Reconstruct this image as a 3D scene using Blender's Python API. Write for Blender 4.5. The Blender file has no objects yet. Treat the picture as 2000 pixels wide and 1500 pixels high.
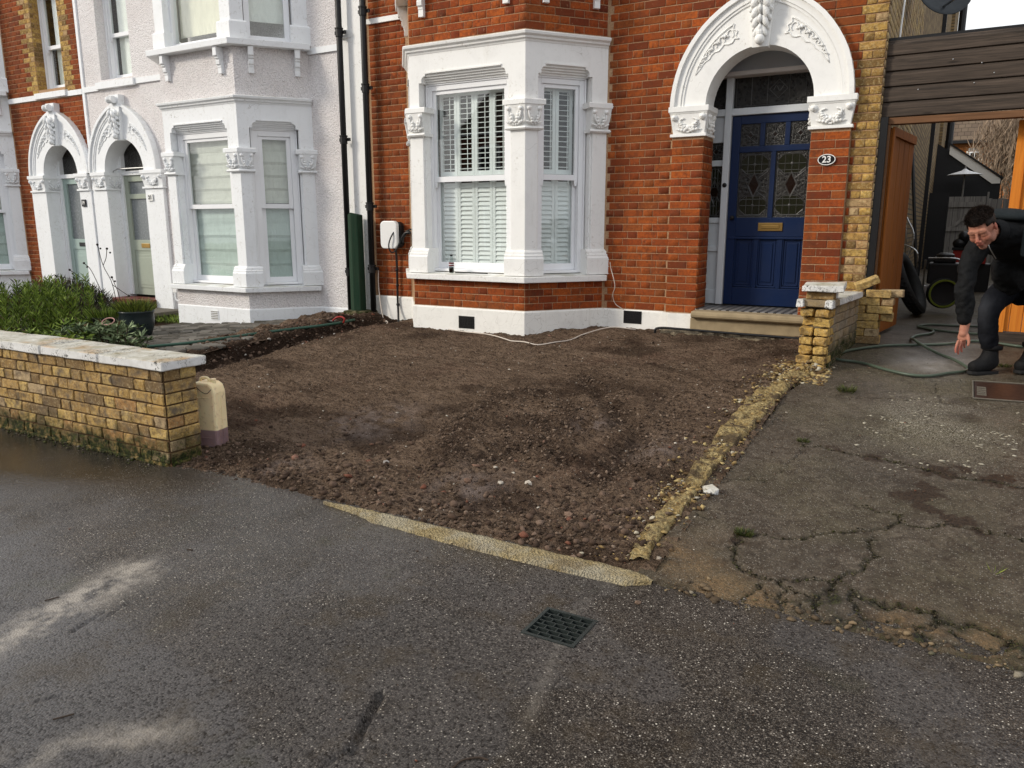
import bpy, bmesh, math, random
import numpy as np
from mathutils import Vector, Matrix
R=math.radians
random.seed(7); rng=np.random.default_rng(7)
sc=bpy.context.scene
COL=sc.collection
# ---------------------------------------------------------------- camera
cd=bpy.data.cameras.new('camera'); cam=bpy.data.objects.new('camera',cd); COL.objects.link(cam)
sc.camera=cam
cam.location=(0,0,1.52); cam.rotation_euler=(R(90-11.7),0,R(29.8))
cd.sensor_width=36; cd.lens=36*1497/2000; cd.clip_start=.05; cd.clip_end=600
# ---------------------------------------------------------------- world and sun
SUN_EL=R(27); SUN_V=Vector((-.72,-.69,0)).normalized()
w=bpy.data.worlds.new('World'); sc.world=w; w.use_nodes=True
nt=w.node_tree; nt.nodes.clear()
def WN(t,**k):
    n=nt.nodes.new(t)
    for a,b in k.items(): setattr(n,a,b)
    return n
out=WN('ShaderNodeOutputWorld'); bg=WN('ShaderNodeBackground'); sky=WN('ShaderNodeTexSky',sky_type='NISHITA',sun_disc=False)
sky.sun_elevation=SUN_EL; sky.sun_rotation=math.atan2(SUN_V.x,SUN_V.y); sky.air_density=1.0; sky.dust_density=3.0; sky.ozone_density=1.0
hs=WN('ShaderNodeHueSaturation'); hs.inputs['Saturation'].default_value=.35
tc=WN('ShaderNodeTexCoord'); mp=WN('ShaderNodeMapping'); mp.inputs['Scale'].default_value=(1,1,3)
nz=WN('ShaderNodeTexNoise'); nz.inputs['Scale'].default_value=2.2; nz.inputs['Detail'].default_value=7; nz.inputs['Roughness'].default_value=.55
cr=WN('ShaderNodeValToRGB'); cr.color_ramp.elements[0].position=.36; cr.color_ramp.elements[0].color=(5.6,6.1,6.9,1)
cr.color_ramp.elements[1].position=.66; cr.color_ramp.elements[1].color=(10.2,10.1,9.9,1)
mx=WN('ShaderNodeMix',data_type='RGBA'); mx.inputs[0].default_value=.82
L=nt.links.new
L(sky.outputs[0],hs.inputs['Color']); L(tc.outputs['Generated'],mp.inputs[0]); L(mp.outputs[0],nz.inputs['Vector']); L(nz.outputs['Fac'],cr.inputs[0])
L(hs.outputs[0],mx.inputs[6]); L(cr.outputs[0],mx.inputs[7]); L(mx.outputs[2],bg.inputs[0]); bg.inputs[1].default_value=.1
L(bg.outputs[0],out.inputs[0])
sd=bpy.data.lights.new('sun','SUN'); sd.energy=1.5; sd.angle=R(10); sd.color=(1,.91,.77)
sun=bpy.data.objects.new('sun',sd); COL.objects.link(sun)
sv=Vector((SUN_V.x*math.cos(SUN_EL),SUN_V.y*math.cos(SUN_EL),math.sin(SUN_EL)))
sun.rotation_euler=sv.to_track_quat('Z','Y').to_euler(); sun.location=(-5,-5,8)
sc.view_settings.view_transform='Standard'; sc.view_settings.look='None'; sc.view_settings.gamma=1; sc.view_settings.use_curve_mapping=False
sc.view_settings.exposure=0.55
sc.render.engine='CYCLES'; sc.cycles.max_bounces=6; sc.cycles.transparent_max_bounces=12
# ---------------------------------------------------------------- numpy noise
_T=np.random.default_rng(3).random((256,256))
def vnoise(x,y,seed=0):
    x=np.asarray(x,float)+seed*17.3; y=np.asarray(y,float)+seed*9.1
    xi=np.floor(x).astype(int); yi=np.floor(y).astype(int); fx=x-xi; fy=y-yi
    fx=fx*fx*(3-2*fx); fy=fy*fy*(3-2*fy)
    a=_T[xi%256,yi%256]; b=_T[(xi+1)%256,yi%256]; c=_T[xi%256,(yi+1)%256]; d=_T[(xi+1)%256,(yi+1)%256]
    return (a*(1-fx)+b*fx)*(1-fy)+(c*(1-fx)+d*fx)*fy-.5
def fbm(x,y,oct=4,seed=0,g=.5):
    s=0;a=1;f=1
    for i in range(oct): s=s+a*vnoise(np.asarray(x)*f,np.asarray(y)*f,seed+i*3); a*=g; f*=2.03
    return s
def pdist(x,y,pts):
    """distance to a polyline"""
    d=np.full(np.shape(x),9.)
    for (a,b),(c,e) in zip(pts[:-1],pts[1:]):
        vx,vy=c-a,e-b; l=vx*vx+vy*vy+1e-9
        t=np.clip(((x-a)*vx+(y-b)*vy)/l,0,1); d=np.minimum(d,np.hypot(x-a-t*vx,y-b-t*vy))
    return d
def sm(a,b,x): t=np.clip((x-a)/(b-a),0,1); return t*t*(3-2*t)
# ---------------------------------------------------------------- materials
class NT:
    def __init__(s,name):
        s.m=bpy.data.materials.new(name); s.m.use_nodes=True; s.t=s.m.node_tree; s.b=s.t.nodes['Principled BSDF']; s.b.inputs['Specular IOR Level'].default_value=.18; s.o=s.t.nodes['Material Output']
        s.pos=None
    def n(s,t,ins={},**k):
        x=s.t.nodes.new(t)
        for a,b in k.items(): setattr(x,a,b)
        for a,b in ins.items(): s.put(x.inputs[a],b)
        return x
    def put(s,sock,v):
        if hasattr(v,'is_linked') or isinstance(v,bpy.types.NodeSocket): s.t.links.new(v,sock)
        elif isinstance(v,(tuple,list)) and len(v)==3 and sock.type=='RGBA': sock.default_value=(*v,1)
        else: sock.default_value=v
    def P(s):
        if s.pos is None: s.pos=s.n('ShaderNodeNewGeometry').outputs['Position']
        return s.pos
    def O(s): return s.n('ShaderNodeTexCoord').outputs['Object']
    def noise(s,scale,detail=4,rough=.55,dist=0,v=None,w=None):
        return s.n('ShaderNodeTexNoise',{'Vector':v or s.P(),'Scale':scale,'Detail':detail,'Roughness':rough,'Distortion':dist}).outputs['Fac']
    def vor(s,scale,feature='F1',v=None,out='Distance',rnd=1):
        return s.n('ShaderNodeTexVoronoi',{'Vector':v or s.P(),'Scale':scale,'Randomness':rnd},feature=feature).outputs[out]
    def ramp(s,f,stops,interp='LINEAR'):
        r=s.n('ShaderNodeValToRGB',{'Fac':f}); e=r.color_ramp.elements; r.color_ramp.interpolation=interp
        while len(e)<len(stops): e.new(.5)
        for i,(p,c) in enumerate(stops):
            e[i].position=p; c=(c,c,c) if isinstance(c,(int,float)) else c; e[i].color=(*c,1)
        return r.outputs['Color']
    def mix(s,f,a,b,mode='MIX'):
        x=s.n('ShaderNodeMix',data_type='RGBA',blend_type=mode); s.put(x.inputs[0],f); s.put(x.inputs[6],a); s.put(x.inputs[7],b); return x.outputs[2]
    def math(s,op,a,b=0,c=0,clamp=False):
        x=s.n('ShaderNodeMath',operation=op,use_clamp=clamp); s.put(x.inputs[0],a); s.put(x.inputs[1],b); s.put(x.inputs[2],c); return x.outputs[0]
    def mr(s,v,a,b,c=0,d=1):
        return s.n('ShaderNodeMapRange',{'Value':v,'From Min':a,'From Max':b,'To Min':c,'To Max':d}).outputs['Result']
    def attr(s,name): return s.n('ShaderNodeAttribute',attribute_name=name).outputs['Fac']
    def xyz(s,v=None): return s.n('ShaderNodeSeparateXYZ',{'Vector':v or s.P()}).outputs
    def scale(s,v,sc_): return s.n('ShaderNodeMapping',{'Vector':v or s.P(),'Scale':sc_}).outputs[0]
    def bump(s,h,strength=.5,dist=.01,nrm=None):
        x=s.n('ShaderNodeBump',{'Strength':strength,'Distance':dist,'Height':h})
        if nrm: s.put(x.inputs['Normal'],nrm)
        return x.outputs[0]
    def set(s,**k):
        for a,b in k.items(): s.put(s.b.inputs[a.replace('_',' ')],b)
        return s.m
M={}
def m_red():
    s=NT('red_brick'); t=s.attr('tint'); n=s.noise(38,5,.65); big=s.noise(1.3,3,.5)
    c=s.ramp(t,[(0,(.13,.026,.011)),(.2,(.26,.050,.012)),(.55,(.36,.074,.014)),(.85,(.45,.105,.018)),(1,(.24,.075,.022))])
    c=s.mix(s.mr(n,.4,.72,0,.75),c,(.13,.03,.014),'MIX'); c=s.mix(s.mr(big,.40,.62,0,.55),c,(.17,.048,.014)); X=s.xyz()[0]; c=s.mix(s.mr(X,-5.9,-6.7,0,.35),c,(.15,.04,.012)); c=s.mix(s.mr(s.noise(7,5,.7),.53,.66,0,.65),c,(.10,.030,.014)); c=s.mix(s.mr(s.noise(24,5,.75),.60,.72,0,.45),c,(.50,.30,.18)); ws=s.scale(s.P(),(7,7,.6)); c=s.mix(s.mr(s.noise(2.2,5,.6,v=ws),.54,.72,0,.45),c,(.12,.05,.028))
    pit=s.vor(170); c=s.mix(s.mr(pit,.05,.2,.5,0),c,(.07,.02,.012))
    return s.set(Base_Color=c,Roughness=.85,Normal=s.bump(s.math('ADD',n,s.mr(pit,0,.3,0,.4)),.55,.006))
def m_stock(name,z_moss=None,grey=0.0,dirt=.3,side=False):
    s=NT(name); t=s.attr('tint'); n=s.noise(30,6,.7); n2=s.noise(9,3,.6)
    c=s.ramp(t,[(0,(.14,.085,.035)),(.2,(.34,.20,.06)),(.5,(.50,.31,.085)),(.75,(.58,.39,.12)),(.9,(.40,.20,.06)),(1,(.52,.42,.26))])
    c=s.mix(s.mr(s.noise(55,5,.7),.5,.68,0,.75),c,(.60,.47,.25)); c=s.mix(s.mr(n,.46,.66,0,.85),c,(.15,.085,.032)); c=s.mix(s.mr(n2,.5,.7,0,dirt),c,(.09,.06,.035))
    if grey: c=s.mix(grey,c,s.ramp(n2,[(.3,(.13,.12,.10)),(.7,(.32,.30,.26))]))
    pit=s.vor(85); c=s.mix(s.mr(pit,.06,.24,.8,0),c,(.06,.035,.014))
    if z_moss is not None:
        z=s.xyz()[2]; mk=s.mr(s.math('ADD',z,s.math('MULTIPLY',s.noise(7,4,.6),-.35)),z_moss-.20,z_moss-.06,1,0)
        c=s.mix(s.math('MULTIPLY',mk,s.mr(s.noise(17,5,.7),.34,.52,.35,1)),c,s.ramp(s.noise(60,4,.6),[(.35,(.010,.012,.004)),(.55,(.026,.032,.008)),(.72,(.075,.085,.016))]))
    return s.set(Base_Color=c,Roughness=.92,Normal=s.bump(s.math('ADD',n,s.mr(pit,0,.35,0,.6)),.8,.009))
def m_mortar(name,col,dark):
    s=NT(name); n=s.noise(60,5,.65); n2=s.noise(4,3,.5)
    c=s.mix(s.mr(n,.3,.7),dark,col); c=s.mix(s.mr(n2,.4,.7,0,.45),c,dark)
    return s.set(Base_Color=c,Roughness=.95,Normal=s.bump(n,.5,.004))
def m_paint(name,col,dirt=.25,rough=.5,bump=.25):
    s=NT(name); n=s.noise(5,6,.65,.4); n2=s.noise(70,4,.6); z=s.scale(s.P(),(6,6,.8)); st=s.noise(3,4,.6,v=z)
    c=s.mix(s.mr(n,.5,.75,0,dirt),col,tuple(x*.72 for x in col)); c=s.mix(s.mr(st,.58,.8,0,dirt*.9),c,(col[0]*.62,col[1]*.58,col[2]*.5))
    if dirt>.15:
        gr=s.noise(26,6,.75,.6); zn=s.n('ShaderNodeSeparateXYZ',{'Vector':s.n('ShaderNodeNewGeometry').outputs['Normal']}).outputs[2]
        c=s.mix(s.math('MULTIPLY',s.mr(gr,.56,.70,0,.7),s.mr(s.noise(1.7,4,.6),.46,.6,.12,1)),c,(col[0]*.42,col[1]*.38,col[2]*.30)); c=s.mix(s.math('MULTIPLY',s.mr(zn,.5,.9),s.mr(n,.4,.6,.15,.6)),c,(.42,.39,.28))
        v=s.vor(2.2,'DISTANCE_TO_EDGE',v=s.n('ShaderNodeVectorMath',{0:s.P(),1:s.n('ShaderNodeTexNoise',{'Vector':s.P(),'Scale':4.}).outputs['Color']},operation='ADD').outputs[0]); c=s.mix(s.math('MULTIPLY',s.mr(v,.0,.006,.7,0),s.mr(s.noise(1.1,3,.5),.5,.6)),c,(col[0]*.3,col[1]*.27,col[2]*.22))
    return s.set(Base_Color=c,Roughness=rough,Normal=s.bump(n2,bump,.003))
def m_render(name,col):
    s=NT(name); v=s.vor(62,'SMOOTH_F1'); n=s.noise(45,4,.6,.6); n2=s.noise(1.2,5,.6)
    c=s.mix(s.mr(n2,.42,.7,0,.5),col,(col[0]*.80,col[1]*.745,col[2]*.72)); c=s.mix(s.mr(v,.35,.6,0,.28),c,tuple(x*.5 for x in col))
    h=s.math('ADD',s.math('MULTIPLY',v,-1.0),s.math('MULTIPLY',n,1.2))
    return s.set(Base_Color=c,Roughness=.9,Normal=s.bump(h,.9,.014))
def m_plain(name,col,rough=.5,metal=0,spec=None,var=.15,nscale=20,bump=.1):
    s=NT(name); n=s.noise(nscale,4,.6)
    c=s.mix(s.mr(n,.3,.75,0,var),col,tuple(x*.45 for x in col))
    s.set(Specular_IOR_Level=(.5 if rough<.3 else .3) if spec is None else spec,Base_Color=c,Roughness=s.mr(n,.2,.8,max(rough-.08,0.02),min(rough+.1,1)),Metallic=metal,Normal=s.bump(n,bump,.003)); 
    return s.m
def m_glass(name,tint=(.96,.98,.98),rough=.02,opac=.0,wav=0):
    s=NT(name); s.t.nodes.remove(s.b)
    tr=s.n('ShaderNodeBsdfTransparent',{'Color':tint}); gl=s.n('ShaderNodeBsdfGlossy',{'Roughness':rough,'Color':(1,1,1)})
    fr=s.n('ShaderNodeLayerWeight',{'Blend':.5})
    nn=s.bump(s.noise(wav or 1.5,3,.5),.25 if wav else .03,.02)
    s.put(fr.inputs['Normal'],nn); s.put(gl.inputs['Normal'],nn)
    f=s.math('MULTIPLY_ADD',s.math('POWER',fr.outputs['Facing'],4.0),.85,.045,clamp=True)
    mx=s.n('ShaderNodeMixShader'); s.put(mx.inputs[0],f); s.put(mx.inputs[1],tr.outputs[0]); s.put(mx.inputs[2],gl.outputs[0]); s.put(s.o.inputs['Surface'],mx.outputs[0])
    return s.m
def m_asphalt():
    s=NT('wet_asphalt'); f=s.vor(125,'F1',out='Color'); d=s.vor(125); cell=s.n('ShaderNodeSeparateColor',{'Color':f}).outputs[0]
    n=s.noise(1.1,5,.6,.6); n2=s.noise(.45,4,.55,.8); g=s.noise(260,3,.7); mid=s.noise(14,5,.6)
    base=s.mix(s.mr(n,.38,.62),(.022,.017,.013),(.064,.053,.045)); base=s.mix(s.mr(mid,.35,.7,0,.5),base,(.074,.063,.054))
    fl=s.math('MULTIPLY',s.mr(cell,.78,.92,0,1),s.mr(d,.42,.25,0,1))
    gr=s.noise(190,4,.75); base=s.mix(s.mr(gr,.53,.62,0,.8),base,(.21,.185,.155)); base=s.mix(s.mr(gr,.48,.40,0,.9),base,(.006,.005,.004)); smo=s.attr('smooth'); base=s.mix(s.math('MULTIPLY',smo,.85),base,(.088,.082,.080)); fl=s.math('MULTIPLY',fl,s.mr(smo,0,1,1,.15)); c=s.mix(s.math('MULTIPLY',fl,.92),base,s.ramp(s.n('ShaderNodeSeparateColor',{'Color':f}).outputs[1],[(0,(.15,.12,.10)),(.4,(.30,.26,.22)),(.75,(.52,.47,.40)),(1,(.85,.78,.66))]))
    c=s.mix(s.mr(cell,.0,.5,.9,0),c,(.012,.010,.009)); c=s.mix(s.mr(s.noise(3.3,6,.7),.52,.66,0,.45),c,(.055,.040,.022))
    X=s.xyz(); 
    # algae and dust stains on the pavement
    al=s.mr(s.noise(2.6,4,.6),.62,.8,0,.35); c=s.mix(al,c,(.055,.06,.022))
    wet=s.attr('wet')
    rough=s.math('ADD',s.mr(n2,.38,.62,.16,.46),s.math('MULTIPLY',wet,-.26)); c=s.mix(s.math('MULTIPLY',wet,.6),c,(.016,.012,.008))
    pale=s.attr('pale'); c=s.mix(s.math('MULTIPLY',pale,.8),c,(.36,.32,.27))
    h=s.math('ADD',s.math('MULTIPLY',d,-.9),s.math('MULTIPLY',g,.35)); 
    return s.set(Base_Color=c,Roughness=rough,Specular_IOR_Level=s.math('ADD',s.mr(s.attr('sheen'),0,1,.10,.62),s.math('MULTIPLY',s.mr(n2,.5,.62,0,1),.12)),Normal=s.bump(h,s.mr(wet,0,1,.6,.15),.005))
def m_soil():
    s=NT('dug_soil'); n=s.noise(26,6,.7); n2=s.noise(1.7,5,.6,.5); n3=s.noise(110,4,.7); v=s.vor(55,out='Distance'); red=s.noise(.9,4,.6)
    c=s.mix(s.mr(n,.34,.66),(.040,.026,.017),(.205,.143,.098)); c=s.mix(s.mr(n2,.38,.66,0,.7),c,(.245,.172,.120)); c=s.mix(s.mr(n3,.42,.62,.0,.75),(c),(.225,.150,.100)); c=s.mix(s.mr(s.noise(65,4,.7),.5,.62,0,.8),c,(.022,.012,.008))
    sv1=s.scale(s.P(),(2.2,15,1)); st=s.noise(2.4,6,.72,.9,v=sv1); c=s.mix(s.mr(st,.50,.66,0,.55),c,(.30,.215,.155)); c=s.mix(s.mr(st,.50,.36,0,.6),c,(.045,.029,.020)); c=s.mix(s.mr(red,.55,.7,0,.25),c,(.15,.075,.055)); c=s.mix(s.attr('dark'),c,(.026,.015,.010)); c=s.mix(s.attr('pale'),c,(.26,.205,.18))
    sp=s.n('ShaderNodeSeparateColor',{'Color':s.vor(75,out='Color')}).outputs[0]; c=s.mix(s.math('MULTIPLY',s.mr(sp,.955,.965,0,.8),s.mr(s.vor(75),.3,.2,0,1)),c,(.5,.45,.38))
    return s.set(Base_Color=c,Roughness=.93,Specular_IOR_Level=.08,Normal=s.bump(s.math('ADD',n3,s.math('ADD',n,s.math('MULTIPLY',v,-.6))),1,.028))
def m_concrete():
    s=NT('old_concrete'); n=s.noise(3.2,6,.65,.6); n2=s.noise(70,5,.7); n3=s.noise(.9,4,.6); f=s.vor(120,out='Color'); fc=s.n('ShaderNodeSeparateColor',{'Color':f}); d=s.vor(120)
    c=s.mix(s.mr(n,.33,.68),(.050,.040,.029),(.150,.120,.088)); c=s.mix(s.mr(n2,.42,.64,0,.7),c,(.045,.033,.024)); c=s.mix(s.mr(s.noise(28,5,.7),.52,.66,0,.55),c,(.21,.17,.125))
    c=s.mix(s.mr(n3,.44,.62,0,.55),c,(.095,.080,.040)); c=s.mix(s.mr(s.noise(13,6,.75,.8),.48,.60,0,.75),c,(.040,.027,.017)); c=s.mix(s.mr(s.noise(150,4,.7),.5,.62,0,.6),c,(.035,.025,.017))
    fl=s.math('MULTIPLY',s.mr(fc.outputs[0],.74,.86,0,1),s.mr(d,.45,.25,0,1)); c=s.mix(s.math('MULTIPLY',fl,.75),c,(.34,.31,.26))
    c=s.mix(s.attr('ochre'),c,s.mix(s.mr(n2,.4,.6),(.27,.165,.075),(.13,.088,.045))); c=s.mix(s.attr('pale'),c,s.mix(s.mr(n2,.3,.7),(.25,.235,.215),(.5,.48,.45)))
    bl=s.vor(21,out='Distance',v=s.n('ShaderNodeVectorMath',{0:s.P(),1:s.n('ShaderNodeTexNoise',{'Vector':s.P(),'Scale':20.}).outputs['Color']},operation='ADD').outputs[0])
    c=s.mix(s.math('MULTIPLY',s.mr(bl,.36,.30,0,1),s.math('MULTIPLY',s.attr('lichen'),s.mr(s.noise(3,3,.6),.36,.46,0,1))),c,(.52,.48,.38))
    dm=s.mr(s.math('ADD',s.math('MULTIPLY',s.attr('dirt'),.50),s.math('ADD',s.math('MULTIPLY',s.noise(24,7,.85,1.5),.6),s.math('MULTIPLY',s.noise(120,5,.8),.4))),.74,.84,0,.95); c=s.mix(dm,c,s.mix(s.mr(n2,.4,.6),(.018,.010,.006),(.055,.034,.020))); c=s.mix(s.attr('moss'),c,s.mix(s.mr(n2,.46,.6),(.010,.008,.005),(.045,.046,.014)))
    rough=s.mr(n3,.35,.65,.36,.72)
    return s.set(Base_Color=c,Roughness=rough,Specular_IOR_Level=.22,Normal=s.bump(s.math('ADD',n2,s.math('ADD',s.noise(22,6,.7),s.math('MULTIPLY',d,-.5))),.9,.012))
def m_pebble(name,stops,rough=.85):
    s=NT(name); t=s.attr('tint'); n=s.noise(90,4,.6); c=s.ramp(t,stops); c=s.mix(s.mr(n,.4,.8,0,.6),c,(.05,.035,.025))
    return s.set(Base_Color=c,Roughness=rough,Normal=s.bump(n,.5,.004))
def m_wood(name,a,b,axis='x',rough=.75,scale=1.0,knots=True):
    s=NT(name); k={'x':(1.2,26,26),'z':(22,22,1.0),'y':(26,1.2,26)}[axis]; v=s.scale(s.P(),tuple(q*scale for q in k)); n=s.noise(1.6,6,.62,1.1,v=v); n2=s.noise(7,3,.5,v=v)
    rnd=s.n('ShaderNodeObjectInfo').outputs['Random']
    c=s.mix(s.mr(n,.32,.68),a,b); c=s.mix(s.mr(n2,.5,.75,0,.4),c,tuple(x*.5 for x in a)); c=s.mix(s.mr(rnd,0,1,0,.35),c,tuple(x*.55 for x in a))
    if knots:
        kv=s.vor(5.5,v=s.scale(s.P(),{'x':(.35,1.5,1.5),'z':(1.5,1.5,.35),'y':(1.5,.35,1.5)}[axis])); c=s.mix(s.mr(kv,.04,.11,.85,0),c,tuple(x*.22 for x in a))
    return s.set(Base_Color=c,Roughness=rough,Normal=s.bump(n,.35,.003))
def m_leaf(name,a,b,d=(.02,.03,.01)):
    s=NT(name); t=s.attr('tint'); c=s.ramp(t,[(0,(.10,.065,.03)),(.05,(.09,.055,.02)),(.08,d),(.4,a),(1,b)])
    s.set(Base_Color=c,Roughness=.55,Subsurface_Weight=0.0)
    return s.m
def m_coping(name,top=(.50,.47,.38)):
    s=NT(name); n=s.noise(11,6,.7,.5); n2=s.noise(3.1,4,.6); z=s.n('ShaderNodeSeparateXYZ',{'Vector':s.n('ShaderNodeNewGeometry').outputs['Normal']}).outputs[2]; up=s.mr(z,.4,.8)
    c=s.mix(s.mr(n,.4,.65,0,.5),(.72,.72,.71),(.50,.49,.46)); tp=s.mix(s.mr(n,.35,.7),(.60,.585,.53),(.33,.30,.22)); tp=s.mix(s.mr(n2,.54,.68,0,.8),tp,(.42,.24,.09)); tp=s.mix(s.mr(s.noise(6,4,.6),.56,.7,0,.6),tp,(.24,.21,.10))
    c=s.mix(up,c,tp); sp=s.noise(70,3,.7); lo=s.noise(4.4,3,.6); c=s.mix(s.math('MULTIPLY',s.mr(sp,.54,.6),s.mr(lo,.45,.6,0,1)),c,(.03,.03,.025))
    return s.set(Base_Color=c,Roughness=.8,Normal=s.bump(n,.4,.004))
def m_denim():
    s=NT('dark_denim'); n=s.noise(9,4,.6); f=s.noise(300,2,.5); c=s.mix(s.mr(n,.4,.7),(.0025,.0032,.006),(.009,.010,.014)); c=s.mix(s.attr('fade'),c,(.038,.041,.048))
    return s.set(Base_Color=c,Roughness=.9,Normal=s.bump(s.math('ADD',f,s.math('MULTIPLY',s.noise(14,4,.6),2)),.5,.006))
def m_cloth(name,c0,c1,rough=.9):
    s=NT(name); s.b.inputs['Specular IOR Level'].default_value=.22; n=s.noise(11,4,.6,.8); c=s.mix(s.mr(n,.3,.7),c0,c1); return s.set(Base_Color=c,Roughness=rough,Normal=s.bump(s.math('ADD',n,s.math('MULTIPLY',s.noise(240,2,.5),.2)),.6,.015))
def m_skin():
    s=NT('skin'); n=s.noise(40,4,.6); c=s.mix(s.mr(n,.3,.7),(.44,.21,.145),(.36,.145,.095)); c=s.mix(s.attr('blush'),c,(.42,.10,.075)); c=s.mix(s.attr('beard_eye_shade'),c,(.10,.055,.04))
    return s.set(Base_Color=c,Roughness=.62,Normal=s.bump(n,.3,.003))
def m_leaded(name):
    s=NT(name); n=s.noise(75,4,.65,.8); v=s.vor(28); 
    c=s.mix(s.mr(v,.2,.6),(.005,.005,.005),(.022,.021,.019)); h=s.math('ADD',n,v)
    return s.set(Base_Color=c,Roughness=.16,Specular_IOR_Level=.35,Normal=s.bump(h,.8,.010))
def m_shade_blind(name,col):
    s=NT(name); v=s.scale(s.P(),(3,3,1)); n=s.noise(4,4,.6,1.,v=v); c=s.mix(s.mr(n,.3,.7,0,.5),col,tuple(x*.72 for x in col)); return s.set(Base_Color=c,Roughness=.9,Normal=s.bump(n,.5,.03))
def m_tile():
    s=NT('tiled_threshold'); v=s.n('ShaderNodeMapping',{'Vector':s.P(),'Rotation':(0,0,R(45)),'Scale':(18,18,18)}).outputs[0]
    ck=s.n('ShaderNodeTexChecker',{'Vector':v,'Color1':(.02,.02,.022),'Color2':(.30,.29,.28),'Scale':1.0}).outputs['Color']
    return s.set(Base_Color=s.mix(s.mr(s.noise(8,4,.6),.4,.7,0,.6),ck,(.08,.075,.07)),Roughness=.35)
def m_tilemap(name,col,col2,sx,sz):
    s=NT(name); P=s.xyz(); v=s.n('ShaderNodeCombineXYZ',{0:P[0],1:P[2],2:0.}).outputs[0]
    b=s.n('ShaderNodeTexBrick',{'Vector':v,'Color1':col,'Color2':col2,'Mortar':tuple(x*.35 for x in col),'Scale':1.0,'Mortar Size':.012,'Brick Width':sx,'Row Height':sz})
    return s.set(Base_Color=b.outputs[0],Roughness=.9,Normal=s.bump(b.outputs[1],-.6,.01))
def m_sidebrick():
    s=NT('far_side_brick'); P=s.xyz(); v=s.n('ShaderNodeCombineXYZ',{0:P[1],1:P[2],2:0.}).outputs[0]
    b=s.n('ShaderNodeTexBrick',{'Vector':v,'Color1':(.30,.21,.10),'Color2':(.17,.11,.055),'Mortar':(.075,.06,.045),'Scale':1.0,'Mortar Size':.011,'Brick Width':.225,'Row Height':.0771})
    return s.set(Base_Color=b.outputs[0],Roughness=.95,Normal=s.bump(b.outputs[1],-.8,.01))
M['red']=m_red(); M['stock']=m_stock('stock_brick'); M['stock_dark']=m_stock('stock_brick_side',grey=.35,dirt=.75); M['stock_wall']=m_stock('stock_brick_garden',z_moss=.10,dirt=.95,grey=.16)
M['stock_grey']=m_stock('stock_brick_weathered',z_moss=.50,grey=.62,dirt=.5); M['stock_loose']=m_stock('stock_brick_loose',grey=.15,dirt=.35); M['stock_rot']=m_stock('stock_brick_crumbling',dirt=.85)
M['mortar']=m_mortar('cream_mortar',(.55,.37,.23),(.28,.155,.08)); M['mortar_brown']=m_mortar('brown_mortar',(.15,.085,.04),(.05,.03,.015)); M['mortar_grey']=m_mortar('grey_mortar',(.30,.25,.18),(.11,.09,.06))
M['white']=m_paint('white_masonry_paint',(.88,.88,.865),.30,.55,.3); M['plinth']=m_paint('white_plinth_paint',(.86,.85,.81),.45,.6,.9); M['upvc']=m_paint('white_frame_paint',(.87,.88,.90),.06,.28,.03)
M['white21']=m_paint('white_masonry_paint_next_door',(.86,.88,.90),.25,.5,.3); M['render']=m_render('white_roughcast',(.84,.81,.81)); M['render_l']=m_render('pinkish_roughcast',(.70,.62,.60))
M['shutter']=m_paint('shutter_paint',(.82,.84,.82),.05,.4,.02); M['glass']=m_glass('window_glass'); M['dark']=m_plain('dark_interior',(.02,.019,.018),.9)
M['black']=m_plain('black_plastic',(.012,.012,.013),.4,var=.3); M['blackiron']=m_plain('black_cast_iron',(.010,.010,.011),.45,var=.3,bump=.4)
M['asphalt']=m_asphalt(); M['soil']=m_soil(); M['concrete']=m_concrete()
M['peb']=m_pebble('soil_pebbles',[(0,(.030,.018,.012)),(.45,(.080,.050,.034)),(.8,(.15,.10,.072)),(.90,(.21,.145,.105)),(.94,(.17,.065,.04)),(.957,(.20,.08,.05)),(.97,(.55,.50,.42)),(1,(.35,.33,.31))])
M['peb_y']=m_pebble('yellow_rubble',[(0,(.07,.042,.022)),(.3,(.17,.105,.045)),(.55,(.36,.25,.10)),(.75,(.52,.41,.19)),(.85,(.12,.085,.06)),(1,(.60,.55,.42))])
M['footing']=m_pebble('yellow_concrete',[(0,(.50,.38,.17)),(1,(.55,.42,.19))],.9)
M['blue']=m_plain('navy_door_paint',(.0004,.0125,.060),.42,var=.2,nscale=6,bump=.04); M['sage']=m_plain('sage_door_paint',(.36,.40,.33),.45,var=.1,bump=.03); M['mint']=m_plain('mint_door_paint',(.36,.46,.43),.45,var=.1,bump=.03)
M['lightblue']=m_plain('pale_grey_frame_paint',(.62,.66,.70),.4,var=.08,bump=.03); M['taupe']=m_plain('porch_soffit_paint',(.50,.46,.44),.6,var=.1,bump=.03)
M['brass']=m_plain('aged_brass',(.42,.27,.09),.35,1,var=.4); M['lead']=m_plain('window_lead',(.10,.10,.10),.45,.6,var=.3); M['leaded']=m_leaded('textured_glass'); M['leadedred']=m_plain('ruby_glass',(.012,.007,.005),.14); M['leadedgreen']=m_plain('olive_glass',(.014,.017,.009),.14)
M['stone']=m_plain('worn_york_stone',(.36,.28,.17),.8,var=.6,nscale=9,bump=.6); M['tile']=m_tile(); M['redstep']=m_plain('oxblood_step_paint',(.13,.02,.018),.5)
M['orange']=m_wood('orange_stained_timber',(.78,.27,.035),(.55,.15,.018),'z'); M['browngate']=m_wood('brown_stained_timber',(.36,.12,.022),(.20,.062,.012),'z'); M['greywood']=m_wood('weathered_grey_timber',(.34,.32,.29),(.13,.12,.11),'z'); M['darkplank']=m_wood('dark_weathered_plank',(.105,.078,.060),(.022,.018,.015),'x',.6)
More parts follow.
